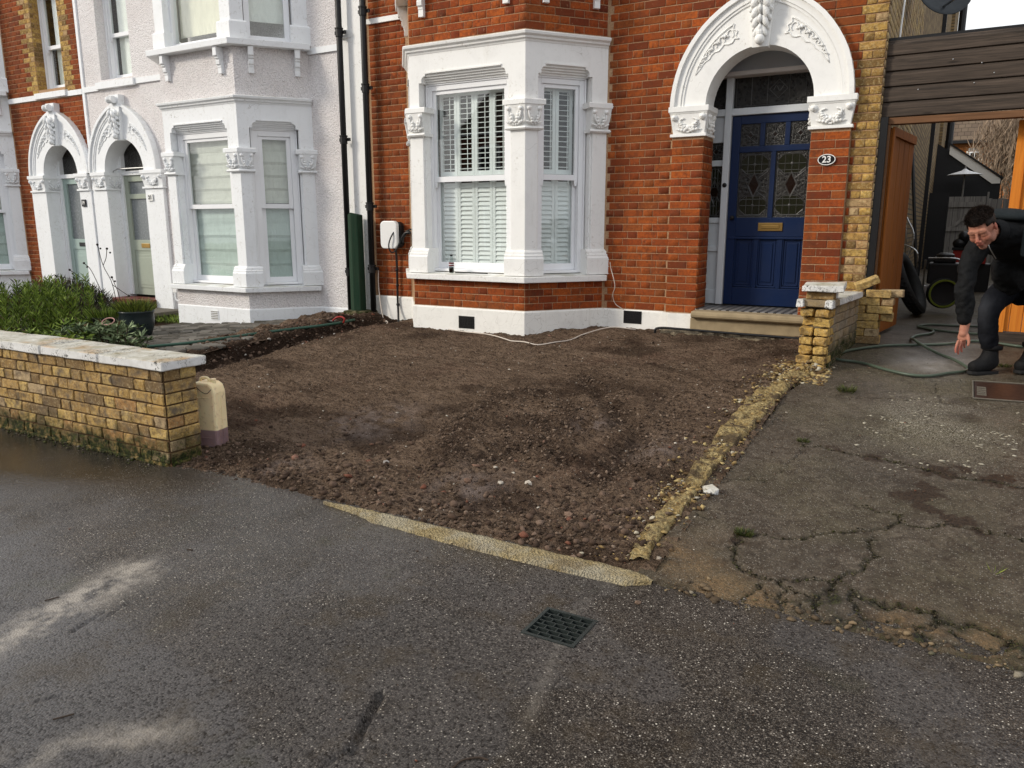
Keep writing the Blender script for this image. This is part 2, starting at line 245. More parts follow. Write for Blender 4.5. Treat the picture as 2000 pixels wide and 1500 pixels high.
M['lintelwood']=m_wood('pale_brown_timber',(.22,.11,.055),(.12,.06,.03),'x'); M['greenwood']=m_wood('green_painted_timber',(.012,.045,.024),(.03,.05,.03),'z')
M['blind']=m_shade_blind('grey_green_blind',(.66,.66,.58)); M['blind2']=m_shade_blind('cream_blind',(.85,.80,.64)); M['blindpale']=m_shade_blind('pale_blind',(.88,.88,.80)); M['blindteal']=m_shade_blind('lower_blind',(.56,.64,.59))
M['coping']=m_coping('painted_coping'); M['whiteplastic']=m_plain('white_plastic',(.80,.80,.79),.3,var=.03); M['cable']=m_plain('white_cable',(.62,.55,.48),.5); M['hose']=m_plain('green_grey_hose',(.075,.10,.072),.35,var=.3); M['darkhose']=m_plain('dark_green_hose',(.03,.08,.055),.4)
M['steel']=m_plain('bare_steel',(.45,.45,.45),.3,1); M['rubber']=m_plain('tyre_rubber',(.014,.014,.014),.75); M['limepaint']=m_plain('lime_green_paint',(.14,.17,.015),.4); M['redpaint']=m_plain('red_paint',(.28,.02,.015),.4)
M['navyplate']=m_plain('black_enamel',(.012,.012,.014),.3); M['lettering']=m_plain('white_lettering',(.8,.8,.78),.5,var=0); M['blackletter']=m_plain('black_lettering',(.01,.01,.01),.5,var=0)
M['denim']=m_denim(); M['jacket']=m_cloth('black_softshell',(.0012,.0014,.0018),(.0045,.005,.006),.75); M['jacket2']=m_cloth('charcoal_softshell',(.007,.011,.013),(.014,.018,.020)); M['skin']=m_skin(); M['hair']=m_cloth('dark_hair',(.008,.005,.004),(.03,.018,.012),.6); M['boot']=m_cloth('black_boot_leather',(.003,.003,.0035),(.010,.010,.011),.7)
M['leafa']=m_leaf('fresh_green_leaf',(.085,.14,.018),(.27,.36,.06)); M['weedleaf']=m_leaf('dull_weed_leaf',(.035,.045,.012),(.10,.115,.03)); M['leafb']=m_leaf('grey_green_leaf',(.07,.11,.045),(.30,.37,.20)); M['leafc']=m_leaf('dull_lavender_leaf',(.035,.035,.022),(.10,.10,.075)); M['leafd']=m_leaf('lime_green_leaf',(.08,.12,.015),(.26,.30,.05)); M['twig']=m_plain('dry_twig',(.05,.035,.025),.9); M['barebush']=m_plain('bare_winter_twig',(.30,.22,.155),.9,var=.3)
M['seed']=m_plain('dark_seed_head',(.02,.012,.010),.9)
M['pot']=m_plain('dark_glazed_pot',(.018,.026,.028),.3,var=.2); M['terra']=m_plain('terracotta',(.30,.10,.05),.8)
M['pave']=m_pebble('grey_paving_stone',[(0,(.06,.055,.045)),(.5,(.11,.10,.085)),(1,(.19,.175,.15))]); M['pathslab']=m_plain('grey_slab',(.14,.125,.10),.85,var=.5,bump=.6)
M['iron']=m_plain('wet_cast_iron',(.006,.008,.008),.5,.0,var=.5,nscale=40,bump=.5); M['ironedge']=m_plain('worn_iron_bar',(.045,.056,.054),.3,.4,var=.4); M['rust']=m_plain('rusty_cover',(.055,.028,.020),.45,.2,var=.6,nscale=30,bump=.6)
M['rooftile']=m_tilemap('brown_roof_tiles',(.16,.12,.085),(.11,.08,.06),.28,.2); M['farbrick']=m_tilemap('far_orange_brick',(.42,.16,.05),(.34,.12,.04),.45,.16); M['sidefar']=m_sidebrick()
M['dish']=m_plain('grey_dish',(.035,.042,.048),.5,var=.1); M['canvas']=m_plain('white_canvas',(.8,.8,.8),.8,var=.05); M['barge']=m_plain('cream_bargeboard',(.80,.76,.68),.6,var=.15)
M['jerry']=None
def m_jerry():
    s=NT('yellowed_plastic'); z=s.xyz()[2]; n=s.noise(8,3,.5); lo=s.mr(z,.150,.156,1,0)
    c=s.mix(s.mr(n,.3,.7,0,.3),(.92,.76,.47),(.84,.66,.38)); c=s.mix(lo,c,s.mix(s.mr(n,.3,.7),(.20,.13,.14),(.30,.20,.20))); c=s.mix(s.mr(s.noise(30,5,.7),.55,.7,0,.5),c,(.42,.27,.13)); return s.set(Base_Color=c,Roughness=.38,Subsurface_Weight=.15)
M['jerry']=m_jerry()
M['cola']=m_plain('dark_cola',(.012,.005,.003),.08,var=0); M['clear']=m_glass('clear_plastic',(.8,.85,.83)); M['labelred']=m_plain('dark_red_label',(.16,.01,.02),.5,var=0)
M['bluelogo']=m_plain('light_blue_logo',(.02,.35,.45),.6,var=0)
# ---------------------------------------------------------------- mesh tools
class MB:
    def __init__(s): s.v=[];s.f=[];s.t=[];s.cur=.5
    def add(s,vs,fs,t=None):
        o=len(s.v); s.v+=[tuple(p) for p in vs]; s.f+=[tuple(i+o for i in f) for f in fs]; s.t+=[s.cur if t is None else t]*len(vs); return s
    def box(s,a,b,t=None):
        x0,y0,z0=a;x1,y1,z1=b
        return s.add([(x0,y0,z0),(x1,y0,z0),(x1,y1,z0),(x0,y1,z0),(x0,y0,z1),(x1,y0,z1),(x1,y1,z1),(x0,y1,z1)],[(0,3,2,1),(4,5,6,7),(0,1,5,4),(1,2,6,5),(2,3,7,6),(3,0,4,7)],t)
    def prism(s,poly,F,d0,d1,mit=None):
        """poly of (u,z) extruded along the frame normal from d0 to d1 (outward)"""
        n=len(poly); g=(lambda u,d:u) if mit is None else mit
        vs=[F(g(u,d0),z,d0) for u,z in poly]+[F(g(u,d1),z,d1) for u,z in poly]
        fs=[tuple(range(n))[::-1],tuple(range(n,2*n))]+[(i,(i+1)%n,n+(i+1)%n,n+i) for i in range(n)]
        return s.add(vs,fs)
    def fbox(s,F,u0,u1,z0,z1,d0,d1,mit=None): return s.prism([(u0,z0),(u1,z0),(u1,z1),(u0,z1)],F,d0,d1,mit)
    def tube(s,pts,r,seg=8,caps=True):
        pts=[Vector(p) for p in pts]; n=len(pts); rr=r if isinstance(r,(list,tuple)) else [r]*n
        T=[(pts[min(i+1,n-1)]-pts[max(i-1,0)]).normalized() for i in range(n)]
        u=T[0].orthogonal().normalized(); vs=[];fs=[]
        for i in range(n):
            u=(u-T[i]*u.dot(T[i])).normalized(); w_=T[i].cross(u)
            for k in range(seg):
                a=2*math.pi*k/seg; vs.append(pts[i]+(u*math.cos(a)+w_*math.sin(a))*rr[i])
        for i in range(n-1):
            for k in range(seg): fs.append((i*seg+k,i*seg+(k+1)%seg,(i+1)*seg+(k+1)%seg,(i+1)*seg+k))
        if caps: fs.append(tuple(range(seg))[::-1]); fs.append(tuple((n-1)*seg+k for k in range(seg)))
        return s.add(vs,fs)
    def ball(s,c,r,seg=10,rings=6,rot=None):
        c=Vector(c); r=r if isinstance(r,(tuple,list)) else (r,)*3; vs=[];fs=[]
        for i in range(rings+1):
            ph=math.pi*i/rings
            for k in range(seg):
                a=2*math.pi*k/seg; p=Vector((r[0]*math.sin(ph)*math.cos(a),r[1]*math.sin(ph)*math.sin(a),r[2]*math.cos(ph)))
                if rot is not None: p=rot@p
                vs.append(c+p)
        for i in range(rings):
            for k in range(seg): fs.append((i*seg+k,(i+1)*seg+k,(i+1)*seg+(k+1)%seg,i*seg+(k+1)%seg))
        return s.add(vs,fs)
    def lathe(s,c,prof,seg=24,axis=None,caps=True):
        c=Vector(c); vs=[];fs=[]
        q=Vector((0,0,1)).rotation_difference(Vector(axis)) if axis else None
        for r,z in prof:
            for k in range(seg):
                a=2*math.pi*k/seg; p=Vector((r*math.cos(a),r*math.sin(a),z)); vs.append(c+(q@p if q else p))
        for i in range(len(prof)-1):
            for k in range(seg): fs.append((i*seg+k,i*seg+(k+1)%seg,(i+1)*seg+(k+1)%seg,(i+1)*seg+k))
        if caps: fs.append(tuple(range(seg))[::-1]); fs.append(tuple((len(prof)-1)*seg+k for k in range(seg)))
        return s.add(vs,fs)
    def sweep(s,path,prof,closed_prof=True):
        """profile of (d,z) swept along a plan path; d is to the right of travel"""
        P=[Vector(p) for p in path]; n=len(P); k=len(prof); vs=[];fs=[]
        N=[]
        for i in range(n-1):
            t=(P[i+1]-P[i]).normalized(); N.append(Vector((t.y,-t.x)))
        for i in range(n):
            if i==0: m=N[0]
            elif i==n-1: m=N[-1]
            else:
                m=(N[i-1]+N[i]).normalized(); m=m/max(m.dot(N[i]),.3)
            for d,z in prof: vs.append((P[i].x+m.x*d,P[i].y+m.y*d,z))
        for i in range(n-1):
            for j in range(k): fs.append((i*k+j,i*k+(j+1)%k,(i+1)*k+(j+1)%k,(i+1)*k+j))
        fs.append(tuple(range(k))[::-1]); fs.append(tuple((n-1)*k+j for j in range(k)))
        return s.add(vs,fs)
    def build(s,name,mat,parent=None,smooth=False,bevel=0,**tags):
        me=bpy.data.meshes.new(name); me.from_pydata(s.v,[],s.f)
        me.attributes.new('tint','FLOAT','POINT').data.foreach_set('value',np.array(s.t,np.float32))
        return link(name,me,mat,parent,smooth,bevel,**tags)
def fixnormals(me):
    bm=bmesh.new(); bm.from_mesh(me); bmesh.ops.recalc_face_normals(bm,faces=bm.faces); bm.to_mesh(me); bm.free()
def link(name,me,mat,parent=None,smooth=False,bevel=0,fix=True,**tags):
    if fix: fixnormals(me)
    if mat is not None: me.materials.append(mat)
    o=bpy.data.objects.new(name,me); COL.objects.link(o)
    if parent is not None: setparent(o,parent)
    if smooth:
        me.polygons.foreach_set('use_smooth',[True]*len(me.polygons))
    if bevel:
        b=o.modifiers.new('bevel','BEVEL'); b.width=bevel; b.segments=2; b.limit_method='ANGLE'; b.angle_limit=R(40)
    for k,v in tags.items(): o[k]=v
    return o
ORIG={}
def setparent(o,p):
    o.parent=p; o.matrix_parent_inverse=Matrix.Translation(-Vector(ORIG.get(p.name,(0,0,0))))
def thing(name,label,cat,loc=(0,0,0),group=None):
    o=bpy.data.objects.new(name,None); COL.objects.link(o); o.location=loc; ORIG[o.name]=tuple(loc); o.empty_display_size=.1
    o['label']=label; o['category']=cat
    if group: o['group']=group
    return o
def tag(o,label,cat,group=None):
    o['label']=label; o['category']=cat
    if group: o['group']=group
    return o
def struct(o): o['kind']='structure'; return o
def frame(ox,oy,u,n):
    def F(a,z,d=0): return (ox+u[0]*a+n[0]*d, oy+u[1]*a+n[1]*d, z)
    F.o=(ox,oy);F.u=u;F.n=n
    return F
def curve(pts,n=6):
    """Catmull-Rom through points"""
    P=[Vector(p) for p in pts]; P=[P[0]*2-P[1]]+P+[P[-1]*2-P[-2]]; out=[]
    for i in range(1,len(P)-2):
        for k in range(n):
            t=k/n; a,b,c,d=P[i-1:i+3]
            out.append(.5*((2*b)+(c-a)*t+(2*a-5*b+4*c-d)*t*t+(3*b-a-3*c+d)*t**3))
    return out+[P[-2]]
# ---------------------------------------------------------------- bricks
BRK={}
def brick_mesh(kind,L_,D,H,c,jit,nv):
    key=(kind,round(L_,3),D,H)
    if key in BRK: return BRK[key]
    out=[]
    for i in range(nv):
        v=brick_verts(L_,D,H,c,jit); me=bpy.data.meshes.new('brick'); me.from_pydata(v,[],BF)
        me.attributes.new('tint','FLOAT','POINT').data.foreach_set('value',np.full(12,(i+.5)/nv,np.float32)); me.materials.append(M[kind]); out.append(me)
    BRK[key]=out; return out
BF=[(0,1,5,4),(1,2,6,5),(2,3,7,6),(3,0,4,7),(4,5,9,8),(5,6,10,9),(6,7,11,10),(7,4,8,11),(8,9,10,11)]
def brick_verts(L_,D,H,c,jit):
    l,h=L_/2,H/2; J=lambda a:random.uniform(-a,a)
    v=[(sx*l,0,sz*h) for sx,sz in ((-1,-1),(1,-1),(1,1),(-1,1))]
    v+=[(sx*l+J(jit),-(D-c)+0*J(1),sz*h+J(jit)) for sx,sz in ((-1,-1),(1,-1),(1,1),(-1,1))]
    v+=[(sx*(l-c)+J(jit),-D+J(jit),sz*(h-c)+J(jit)) for sx,sz in ((-1,-1),(1,-1),(1,1),(-1,1))]
    return v
def bond(F,z0,z1,intervals,pick,ch=.0771,H=.0685,Ls=.219,Lh=.106,gap=.0062,phase=0,D=.005,org=0.,minl=.03):
    """flemish bond placements: list of (F,u,z,len,H,kind,D,tint)"""
    out=[]; k=0; z=z0
    while z+H*.6<z1:
        zc=z+ch/2; off=((k+phase)%2)*((Ls+Lh+2*gap)/2)+org
        for ua,ub in intervals(zc):
            step=Ls+Lh+2*gap; i=math.floor((ua-off)/step)-1; u=off+i*step
            while u<ub:
                for ll in (Ls,Lh):
                    a=max(u,ua+gap/2); b=min(u+ll,ub-gap/2)
                    if b-a>minl: out.append((F,(a+b)/2,zc,b-a,H,pick((a+b)/2,zc,k),D,random.random()))
                    u+=ll+gap
        z+=ch; k+=1
    return out
CAMV=Vector((0,0,1.52))
def emit(lst,parent,limit=300,c=.0028,jit=.0016,nv=9):
    """the placements that show largest become objects, the rest one joined part per material"""
    def size(b):
        F,u,z,l,h,kd,D,t=b; p=Vector(F(u,z,0)); v=CAMV-p; d=v.length; cs=max(v.normalized().dot(Vector((*F.n,0))),.02)
        q=cam_proj(p); vis=1 if (q and -40<q[0]<2040 and -40<q[1]<1540) else .001
        return l*h*cs/(d*d)*vis
    lst=sorted(lst,key=size,reverse=True)
    for b in lst[:limit]:
        F,u,z,l,h,kd,D,t=b; base=.219 if l>.165 else .106
        ms=brick_mesh(kd,base,D,h,c,jit,nv); me=ms[int(t*nv)%nv]
        o=bpy.data.objects.new('brick',me); COL.objects.link(o); p=F(u,z,0)
        o.rotation_euler=(0,0,math.atan2(F.u[1],F.u[0])); o.location=p; o.scale=(l/base,1,1)
        # the frame's u and n must stay right handed (n = -y of the brick)
        if F.u[0]*F.n[1]-F.u[1]*F.n[0]>0: o.rotation_euler=(0,0,math.atan2(F.u[1],F.u[0])+math.pi)
        setparent(o,parent)
    rest={}
    for b in lst[limit:]: rest.setdefault(b[5],[]).append(b)
    for kd,bl in rest.items():
        V=np.zeros((len(bl),12,3)); T=np.zeros((len(bl),12),np.float32)
        for i,(F,u,z,l,h,_,D,t) in enumerate(bl):
            v=np.array(brick_verts(l,D,h,c,jit)); U=np.array([*F.u,0]); N=np.array([*F.n,0]); p=np.array(F(u,z,0))
            V[i]=p+v[:,:1]*U-v[:,1:2]*N+v[:,2:3]*np.array([0,0,1]); T[i]=t
        fa=(np.array(BF)[None]+12*np.arange(len(bl))[:,None,None]).reshape(-1,4)
        o=npmesh('brickwork',V.reshape(-1,3),fa,M[kd],parent,tint=T.ravel(),fix=True); o['kind']='stuff'
_cy,_cp=R(29.8),R(11.7)
FW=Vector((-math.sin(_cy)*math.cos(_cp),math.cos(_cy)*math.cos(_cp),-math.sin(_cp))); RT=Vector((math.cos(_cy),math.sin(_cy),0)); UP=RT.cross(FW)
def cam_proj(p):
    v=p-CAMV; z=v.dot(FW)
    return None if z<=0 else (1000+1497*v.dot(RT)/z,750-1497*v.dot(UP)/z)
def npmesh(name,V,Fc,mat,parent=None,tint=None,attrs={},smooth=False,fix=False):
    V=np.asarray(V,np.float32); Fc=np.asarray(Fc,np.int32); k=Fc.shape[1]
    me=bpy.data.meshes.new(name); me.vertices.add(len(V)); me.vertices.foreach_set('co',V.ravel()); me.loops.add(Fc.size); me.loops.foreach_set('vertex_index',Fc.ravel())
    me.polygons.add(len(Fc)); me.polygons.foreach_set('loop_start',np.arange(len(Fc),dtype=np.int32)*k); me.polygons.foreach_set('loop_total',np.full(len(Fc),k,np.int32)); me.update(calc_edges=True)
    if tint is not None: attrs=dict(attrs,tint=tint)
    for a,b in attrs.items(): me.attributes.new(a,'FLOAT','POINT').data.foreach_set('value',np.asarray(b,np.float32).ravel())
    return link(name,me,mat,parent,smooth,fix=fix)
def grid(name,x0,x1,y0,y1,step,h,mat,mask=None,attrs=None,smooth=True):
    xs=np.linspace(x0,x1,max(2,int(round((x1-x0)/step))+1)); ys=np.linspace(y0,y1,max(2,int(round((y1-y0)/step))+1)); X,Y=np.meshgrid(xs,ys); Z=h(X,Y)
    nx,ny=len(xs),len(ys); idx=np.arange(nx*ny).reshape(ny,nx); f=np.stack([idx[:-1,:-1],idx[:-1,1:],idx[1:,1:],idx[1:,:-1]],-1).reshape(-1,4)
    if mask is not None:
        mk=mask(X,Y); m4=(mk[:-1,:-1]&mk[:-1,1:]&mk[1:,1:]&mk[1:,:-1]).reshape(-1); f=f[m4]
    V=np.stack([X,Y,Z],-1).reshape(-1,3); at={k:v(X,Y).ravel() for k,v in (attrs or {}).items()}
    used=np.unique(f); remap=np.full(len(V),-1); remap[used]=np.arange(len(used))
    return npmesh(name,V[used],remap[f],mat,attrs={k:v[used] for k,v in at.items()},smooth=smooth)
# icosahedron scatter
_t=(1+5**.5)/2
ICO=np.array([(-1,_t,0),(1,_t,0),(-1,-_t,0),(1,-_t,0),(0,-1,_t),(0,1,_t),(0,-1,-_t),(0,1,-_t),(_t,0,-1),(_t,0,1),(-_t,0,-1),(-_t,0,1)])/1.9
ICF=np.array([(0,11,5),(0,5,1),(0,1,7),(0,7,10),(0,10,11),(1,5,9),(5,11,4),(11,10,2),(10,7,6),(7,1,8),(3,9,4),(3,4,2),(3,2,6),(3,6,8),(3,8,9),(4,9,5),(2,4,11),(6,2,10),(8,6,7),(9,8,1)])
def scatter(name,pts,sizes,mat,parent=None,flat=.65,tint=None,sink=.25):
    n=len(pts); r=rng.random((n,3)); sc_=np.stack([sizes*(.7+.6*r[:,0]),sizes*(.7+.6*r[:,1]),sizes*flat*(.7+.6*r[:,2])],-1)
    V=ICO[None]*(1+.9*(rng.random((n,12,1))-.5))*sc_[:,None,:]
    a=rng.random(n)*6.28; b=(rng.random(n)-.5)*.8; ca,sa,cb,sb=np.cos(a),np.sin(a),np.cos(b),np.sin(b)
    x,y,z=V[...,0],V[...,1],V[...,2]; y,z=y*cb[:,None]-z*sb[:,None],y*sb[:,None]+z*cb[:,None]; x,y=x*ca[:,None]-y*sa[:,None],x*sa[:,None]+y*ca[:,None]
    V=np.stack([x,y,z],-1)+np.asarray(pts)[:,None,:]; V[...,2]+=(sizes*flat*(.5-sink))[:,None]
    f=(ICF[None]+12*np.arange(n)[:,None,None]).reshape(-1,3); T=np.repeat(rng.random(n) if tint is None else tint,12)
    o=npmesh(name,V.reshape(-1,3),f,mat,parent,tint=T); o['kind']='stuff'; return o
def leaves(name,cent,dirs,length,width,mat,parent=None,tint=None,bend=.3):
    """one folded four-point leaf per row"""
    n=len(cent); cent=np.asarray(cent,float); d=np.asarray(dirs,float); d/=np.linalg.norm(d,axis=1)[:,None]+1e-9
    r=rng.normal(size=(n,3)); s_=np.cross(d,r); s_/=np.linalg.norm(s_,axis=1)[:,None]+1e-9; up=np.cross(s_,d)
    Lg=(np.asarray(length)*(.6+.8*rng.random(n)))[:,None]; W=(np.asarray(width)*(.7+.6*rng.random(n)))[:,None]
    a=cent; b=cent+d*Lg*.5+s_*W*.5; c=cent+d*Lg-up*Lg*bend*.5; e=cent+d*Lg*.5-s_*W*.5; mid=cent+d*Lg*.5+up*W*.2
    V=np.stack([a,b,c,e],1).reshape(-1,3); f=(np.array([[0,1,2,3]])[None]+4*np.arange(n)[:,None,None]).reshape(-1,4)
    T=np.repeat(rng.random(n) if tint is None else tint,4)
    return npmesh(name,V,f,mat,parent,tint=T)
# ================================================================ GROUND
def h_drive(x,y): return .085*np.clip(y-3.0,0,5.0)+.0*x
def h_base(x,y):
    s=.077+.008*sm(-1.8,-1.15,x); return s*np.clip(y-3.0,0,5.0)
RIDGE=[(-2.65,3.78),(-2.85,4.27),(-3.03,4.97),(-2.80,5.29),(-2.42,5.08),(-2.14,4.58),(-2.05,4.10)]
GRO=[(-2.61,5.86),(-2.15,5.34),(-1.76,4.74),(-1.63,4.28),(-1.67,4.00)]; GRO2=[(-2.45,3.94),(-2.30,4.29),(-2.23,4.60)]; GRO3=[(-1.75,3.55),(-1.62,4.2),(-1.62,4.9),(-1.8,5.6)]
def h_soil(x,y):
    b=h_base(x,y)
    n=fbm(x*2.2,y*2.2,3,1)*.018+fbm(x*9,y*9,3,5)*.015+fbm(x*34,y*34,3,8)*.015*(1.7-.6*sm(4,6,y))
    band=sm(-.12,.12,fbm(x*.9,y*1.3,2,71)+.12)*sm(3.7,4.3,y)*sm(7.5,6.9,y); ph=(y*1.0+.16*x+.10*vnoise(x*1.2,y*1.2,72))*105
    n=n+.013*band*np.sin(ph)*(.55+.45*np.clip(3*np.sin(x*24+y*3),-1,1))*(1+1.6*vnoise(x*7,y*7,73))
    n=n+vnoise(x*3+2*vnoise(x*2,y*2,4),y*17+3*vnoise(x*2,y*2,6),9)*.012*sm(4.2,5.2,y)
    d=pdist(x,y,RIDGE); n=n+.024*np.exp(-(d/.16)**2)*(.8+.5*fbm(x*14,y*14,2,3))
    sec=np.abs(np.sin(np.hypot(x+2.75,y-3.9)*44)); n=n+.014*np.exp(-(d/.28)**2)*sec
    for g,wd,dp in ((GRO,.10,.030),(GRO2,.12,.024),(GRO3,.10,.014)):
        dd=pdist(x,y,g); n=n-dp*np.exp(-(dd/wd)**2)+.6*dp*np.exp(-((dd-1.9*wd)/(.6*wd))**2)*(.7+fbm(x*12,y*12,2,7))
    n=n+.035*np.exp(-((y-7.75)/.35)**2)*(.5+fbm(x*5,y*5,3,2))*sm(-6.0,-5.5,x)-.07*sm(7.2,7.7,y)*sm(-5.7,-6.2,x)
    tr=pdist(x,y,[(-6.45,4.4),(-6.38,5.2),(-6.36,6.2),(-6.36,6.9),(-6.3,7.5),(-6.25,7.9)]); n=n-.085*np.exp(-(tr/.17)**2)*(1+.8*fbm(x*6,y*6,3,12))
    bank=sm(-6.42,-6.62,x); n=n+bank*(.06+.05*fbm(x*7,y*7,3,11))
    edge=sm(2.98,3.12,y); return b*1.0+(n+.012)*edge-.02*(1-edge)
def at_dark(x,y):
    tr=pdist(x,y,[(-6.6,4.4),(-6.5,5.2),(-6.5,6.2),(-6.45,6.9),(-6.5,7.5),(-6.3,7.95)]); a=np.exp(-(tr/.30)**2)*.95
    for g in (RIDGE,GRO,GRO2): a=np.maximum(a,np.exp(-(pdist(x,y,g)/.12)**2)*.50*(1+fbm(x*7,y*7,3,3)))
    return np.clip(np.maximum(a,.6*sm(.12,.5,fbm(x*1.6,y*2.6,4,21))),0,1)
def at_pale(x,y):
    a=np.zeros_like(x)
    for cx,cy,r in ((-1.51,4.53,.16),(-2.06,4.73,.14),(-3.52,3.30,.15),(-2.3,3.5,.2),(-3.6,4.2,.3)): a=np.maximum(a,np.exp(-((x-cx)**2+((y-cy)*.8)**2)/r**2)*.38*(1+3.2*fbm(x*13,y*13,4,14)))
    return np.clip(a,0,1)
struct(grid('dug_soil',-7.15,-1.02,2.97,8.04,.0145,h_soil,M['soil'],attrs={'dark':at_dark,'pale':at_pale}))
# --- footway
def at_wet(x,y): return np.clip(sm(-3.2,-5.2,x-.5*(y-2.9))*sm(1.9,2.6,y)*(1+.8*fbm(x*2,y*2,3,4)),0,1)
def at_palef(x,y):
    a=np.exp(-(pdist(x,y,[(-2.95,.9),(-2.98,1.45),(-3.06,1.95)])/.11)**2)*.62+np.exp(-(pdist(x,y,[(-2.3,.8),(-2.1,1.15),(-1.95,1.3)])/.07)**2)*.3
    a=a+np.exp(-(pdist(x,y,[(-1.17,2.9),(-1.19,2.55),(-1.0,1.8),(-.9,1.3)])/.022)**2)*.11*sm(1.5,2.2,y); return np.clip(a*(1+2.6*fbm(x*11+y*5,y*7,4,5)+1.5*fbm(x*40,y*40,2,5)),0,1)
def at_sheen(x,y): return np.clip(sm(-1.9,-2.9,x-.35*(y-1.6)+.6*fbm(x*1.6,y*1.6,3,61))*(.55+1.2*fbm(x*3.3,y*3.3,4,62)+.3)+.5*sm(2.2,2.8,y)*sm(-3.0,-4,x),0,1)
def at_smooth(x,y): return np.clip(1.15*sm(1.52,1.40,y+.09*fbm(x*5,y*5,3,77)+.25*(x+2.0))*sm(-1.35,-1.6,x+.1*fbm(x*6,y*6,3,7))+.5*sm(.10,.25,fbm(x*2.2,y*2.2,3,19)),0,1)
# long gouge marks in the surface: real grooves
GOU=[([(-2.03,1.16),(-1.98,1.13),(-1.99,1.09),(-1.93,1.05)],.004,.006),([(-1.86,1.35),(-1.83,1.32),(-1.82,1.29)],.0035,.005),([(-1.51,1.76),(-1.46,1.62),(-1.40,1.50)],.015,.026),([(-1.42,1.50),(-1.43,1.42)],.009,.012),([(-2.79,1.49),(-2.83,1.64)],.008,.012),([(-2.78,1.60),(-2.81,1.74)],.008,.010),([(-2.46,1.17),(-2.42,1.24)],.006,.008)]
def h_foot(x,y):
    z=fbm(x*1.3,y*1.3,3,2)*.006*sm(3.0,2.6,y)
    for g,wd,dp in GOU:
        d=pdist(x,y,g); z=z-dp*np.exp(-(d/wd)**4)*(1+.8*fbm(x*60,y*60,2,6))
    return z
struct(grid('footway',-3.6,1.0,.6,2.9,.0085,h_foot,M['asphalt'],mask=lambda X,Y:~((X>-1.290)&(X<-1.084)&(Y>2.340)&(Y<2.550)),attrs={'wet':at_wet,'pale':at_palef,'smooth':at_smooth,'sheen':at_sheen}))
def notfine(X,Y): return ~((X>-3.6+1e-3)&(X<1.0-1e-3)&(Y>.6+1e-3)&(Y<2.9-1e-3))
def patch(nm,x0,x1,y0,y1,st): struct(grid(nm,x0,x1,y0,y1,st,h_foot,M['asphalt'],attrs={'wet':at_wet,'pale':at_palef,'smooth':at_smooth,'sheen':at_sheen}))
patch('footway',-14,-3.6,.6,2.9,.05); patch('footway',1.0,9,.6,2.9,.1); patch('footway',-14,9,-3,.6,.1); patch('footway',-14,1.2,2.9,3.22,.04)
g=MB().box((-60,-60,-.62),(60,3.0,-.12)); g.box((-80,3.0,-.62),(80,140,-.10)); struct(g.build('ground',M['pathslab']))
# --- kerb strip
def strip(name,upper,lower,h,mat,n=150,k=9,rag=.008,z1=.012,seed=0):
    def interp(p,t):
        p=np.array(p); s_=np.linspace(0,1,len(p)); return np.stack([np.interp(t,s_,p[:,0]),np.interp(t,s_,p[:,1])],-1)
    t=np.linspace(0,1,n); A=interp(upper,t); B=interp(lower,t)
    A=A+np.stack([0*t,rag*fbm(t*40,t*0,3,seed+1)],-1); B=B+np.stack([0*t,rag*fbm(t*40,t*0,3,seed+2)],-1)
    V=[]
    for j in range(k):
        q=j/(k-1); p=A*(1-q)+B*q; e=min(q,1-q)*2; prof=z1*min(1,e*5)**.5-(.02 if j in (0,k-1) else 0)
        V.append(np.stack([p[:,0],p[:,1],h(p[:,0],p[:,1])+prof+.006*fbm(p[:,0]*30,p[:,1]*30,3,seed)],-1))
    V=np.stack(V,1).reshape(-1,3); idx=np.arange(n*k).reshape(n,k); f=np.stack([idx[:-1,:-1],idx[1:,:-1],idx[1:,1:],idx[:-1,1:]],-1).reshape(-1,4)
    return struct(npmesh(name,V,f,mat,tint=np.full(len(V),.4),smooth=True))
def m_kerb():
    s=NT('yellow_mortar_kerb'); n=s.noise(22,6,.7); v=s.vor(90); n2=s.noise(5,4,.6)
    c=s.mix(s.mr(n,.3,.7),(.30,.22,.10),(.50,.41,.23)); c=s.mix(s.mr(v,.1,.3,.4,0),c,(.16,.12,.06)); c=s.mix(s.mr(n2,.5,.64,0,.7),c,(.20,.155,.10)); c=s.mix(s.mr(s.noise(60,5,.7),.5,.62,0,.7),c,(.17,.125,.06)); c=s.mix(s.mr(s.noise(2.2,5,.7),.5,.62,0,.7),c,(.44,.40,.30)); return s.set(Base_Color=c,Roughness=.9,Normal=s.bump(s.math('ADD',n,v),1,.02))
M['kerb']=m_kerb()
def m_footing():
    s=NT('broken_yellow_concrete'); n=s.noise(18,6,.7); v=s.vor(45); n2=s.noise(6,5,.65); n3=s.noise(75,4,.7)
    c=s.mix(s.mr(n,.35,.65),(.36,.24,.085),(.60,.48,.24)); c=s.mix(s.mr(n3,.48,.62,0,.8),c,(.13,.085,.045)); c=s.mix(s.mr(n2,.47,.58,0,.85),c,(.085,.058,.038)); return s.set(Base_Color=c,Roughness=.95,Normal=s.bump(s.math('ADD',n,s.math('ADD',v,n3)),1,.03))
strip('kerb_edging',[(-2.92,3.0),(-2.64,3.02),(-2.36,3.03),(-2.03,3.03),(-1.73,3.03),(-1.46,3.03),(-1.21,3.04),(-1.04,3.02),(-1.0,2.975)],[(-2.92,2.985),(-2.65,2.95),(-2.52,2.90),(-2.25,2.89),(-1.93,2.87),(-1.64,2.87),(-1.38,2.87),(-1.10,2.885),(-1.0,2.955)],lambda x,y:0*x+.004*fbm(x*5,y*5,3,66),M['kerb'],z1=.017,rag=.007,n=260,k=12)
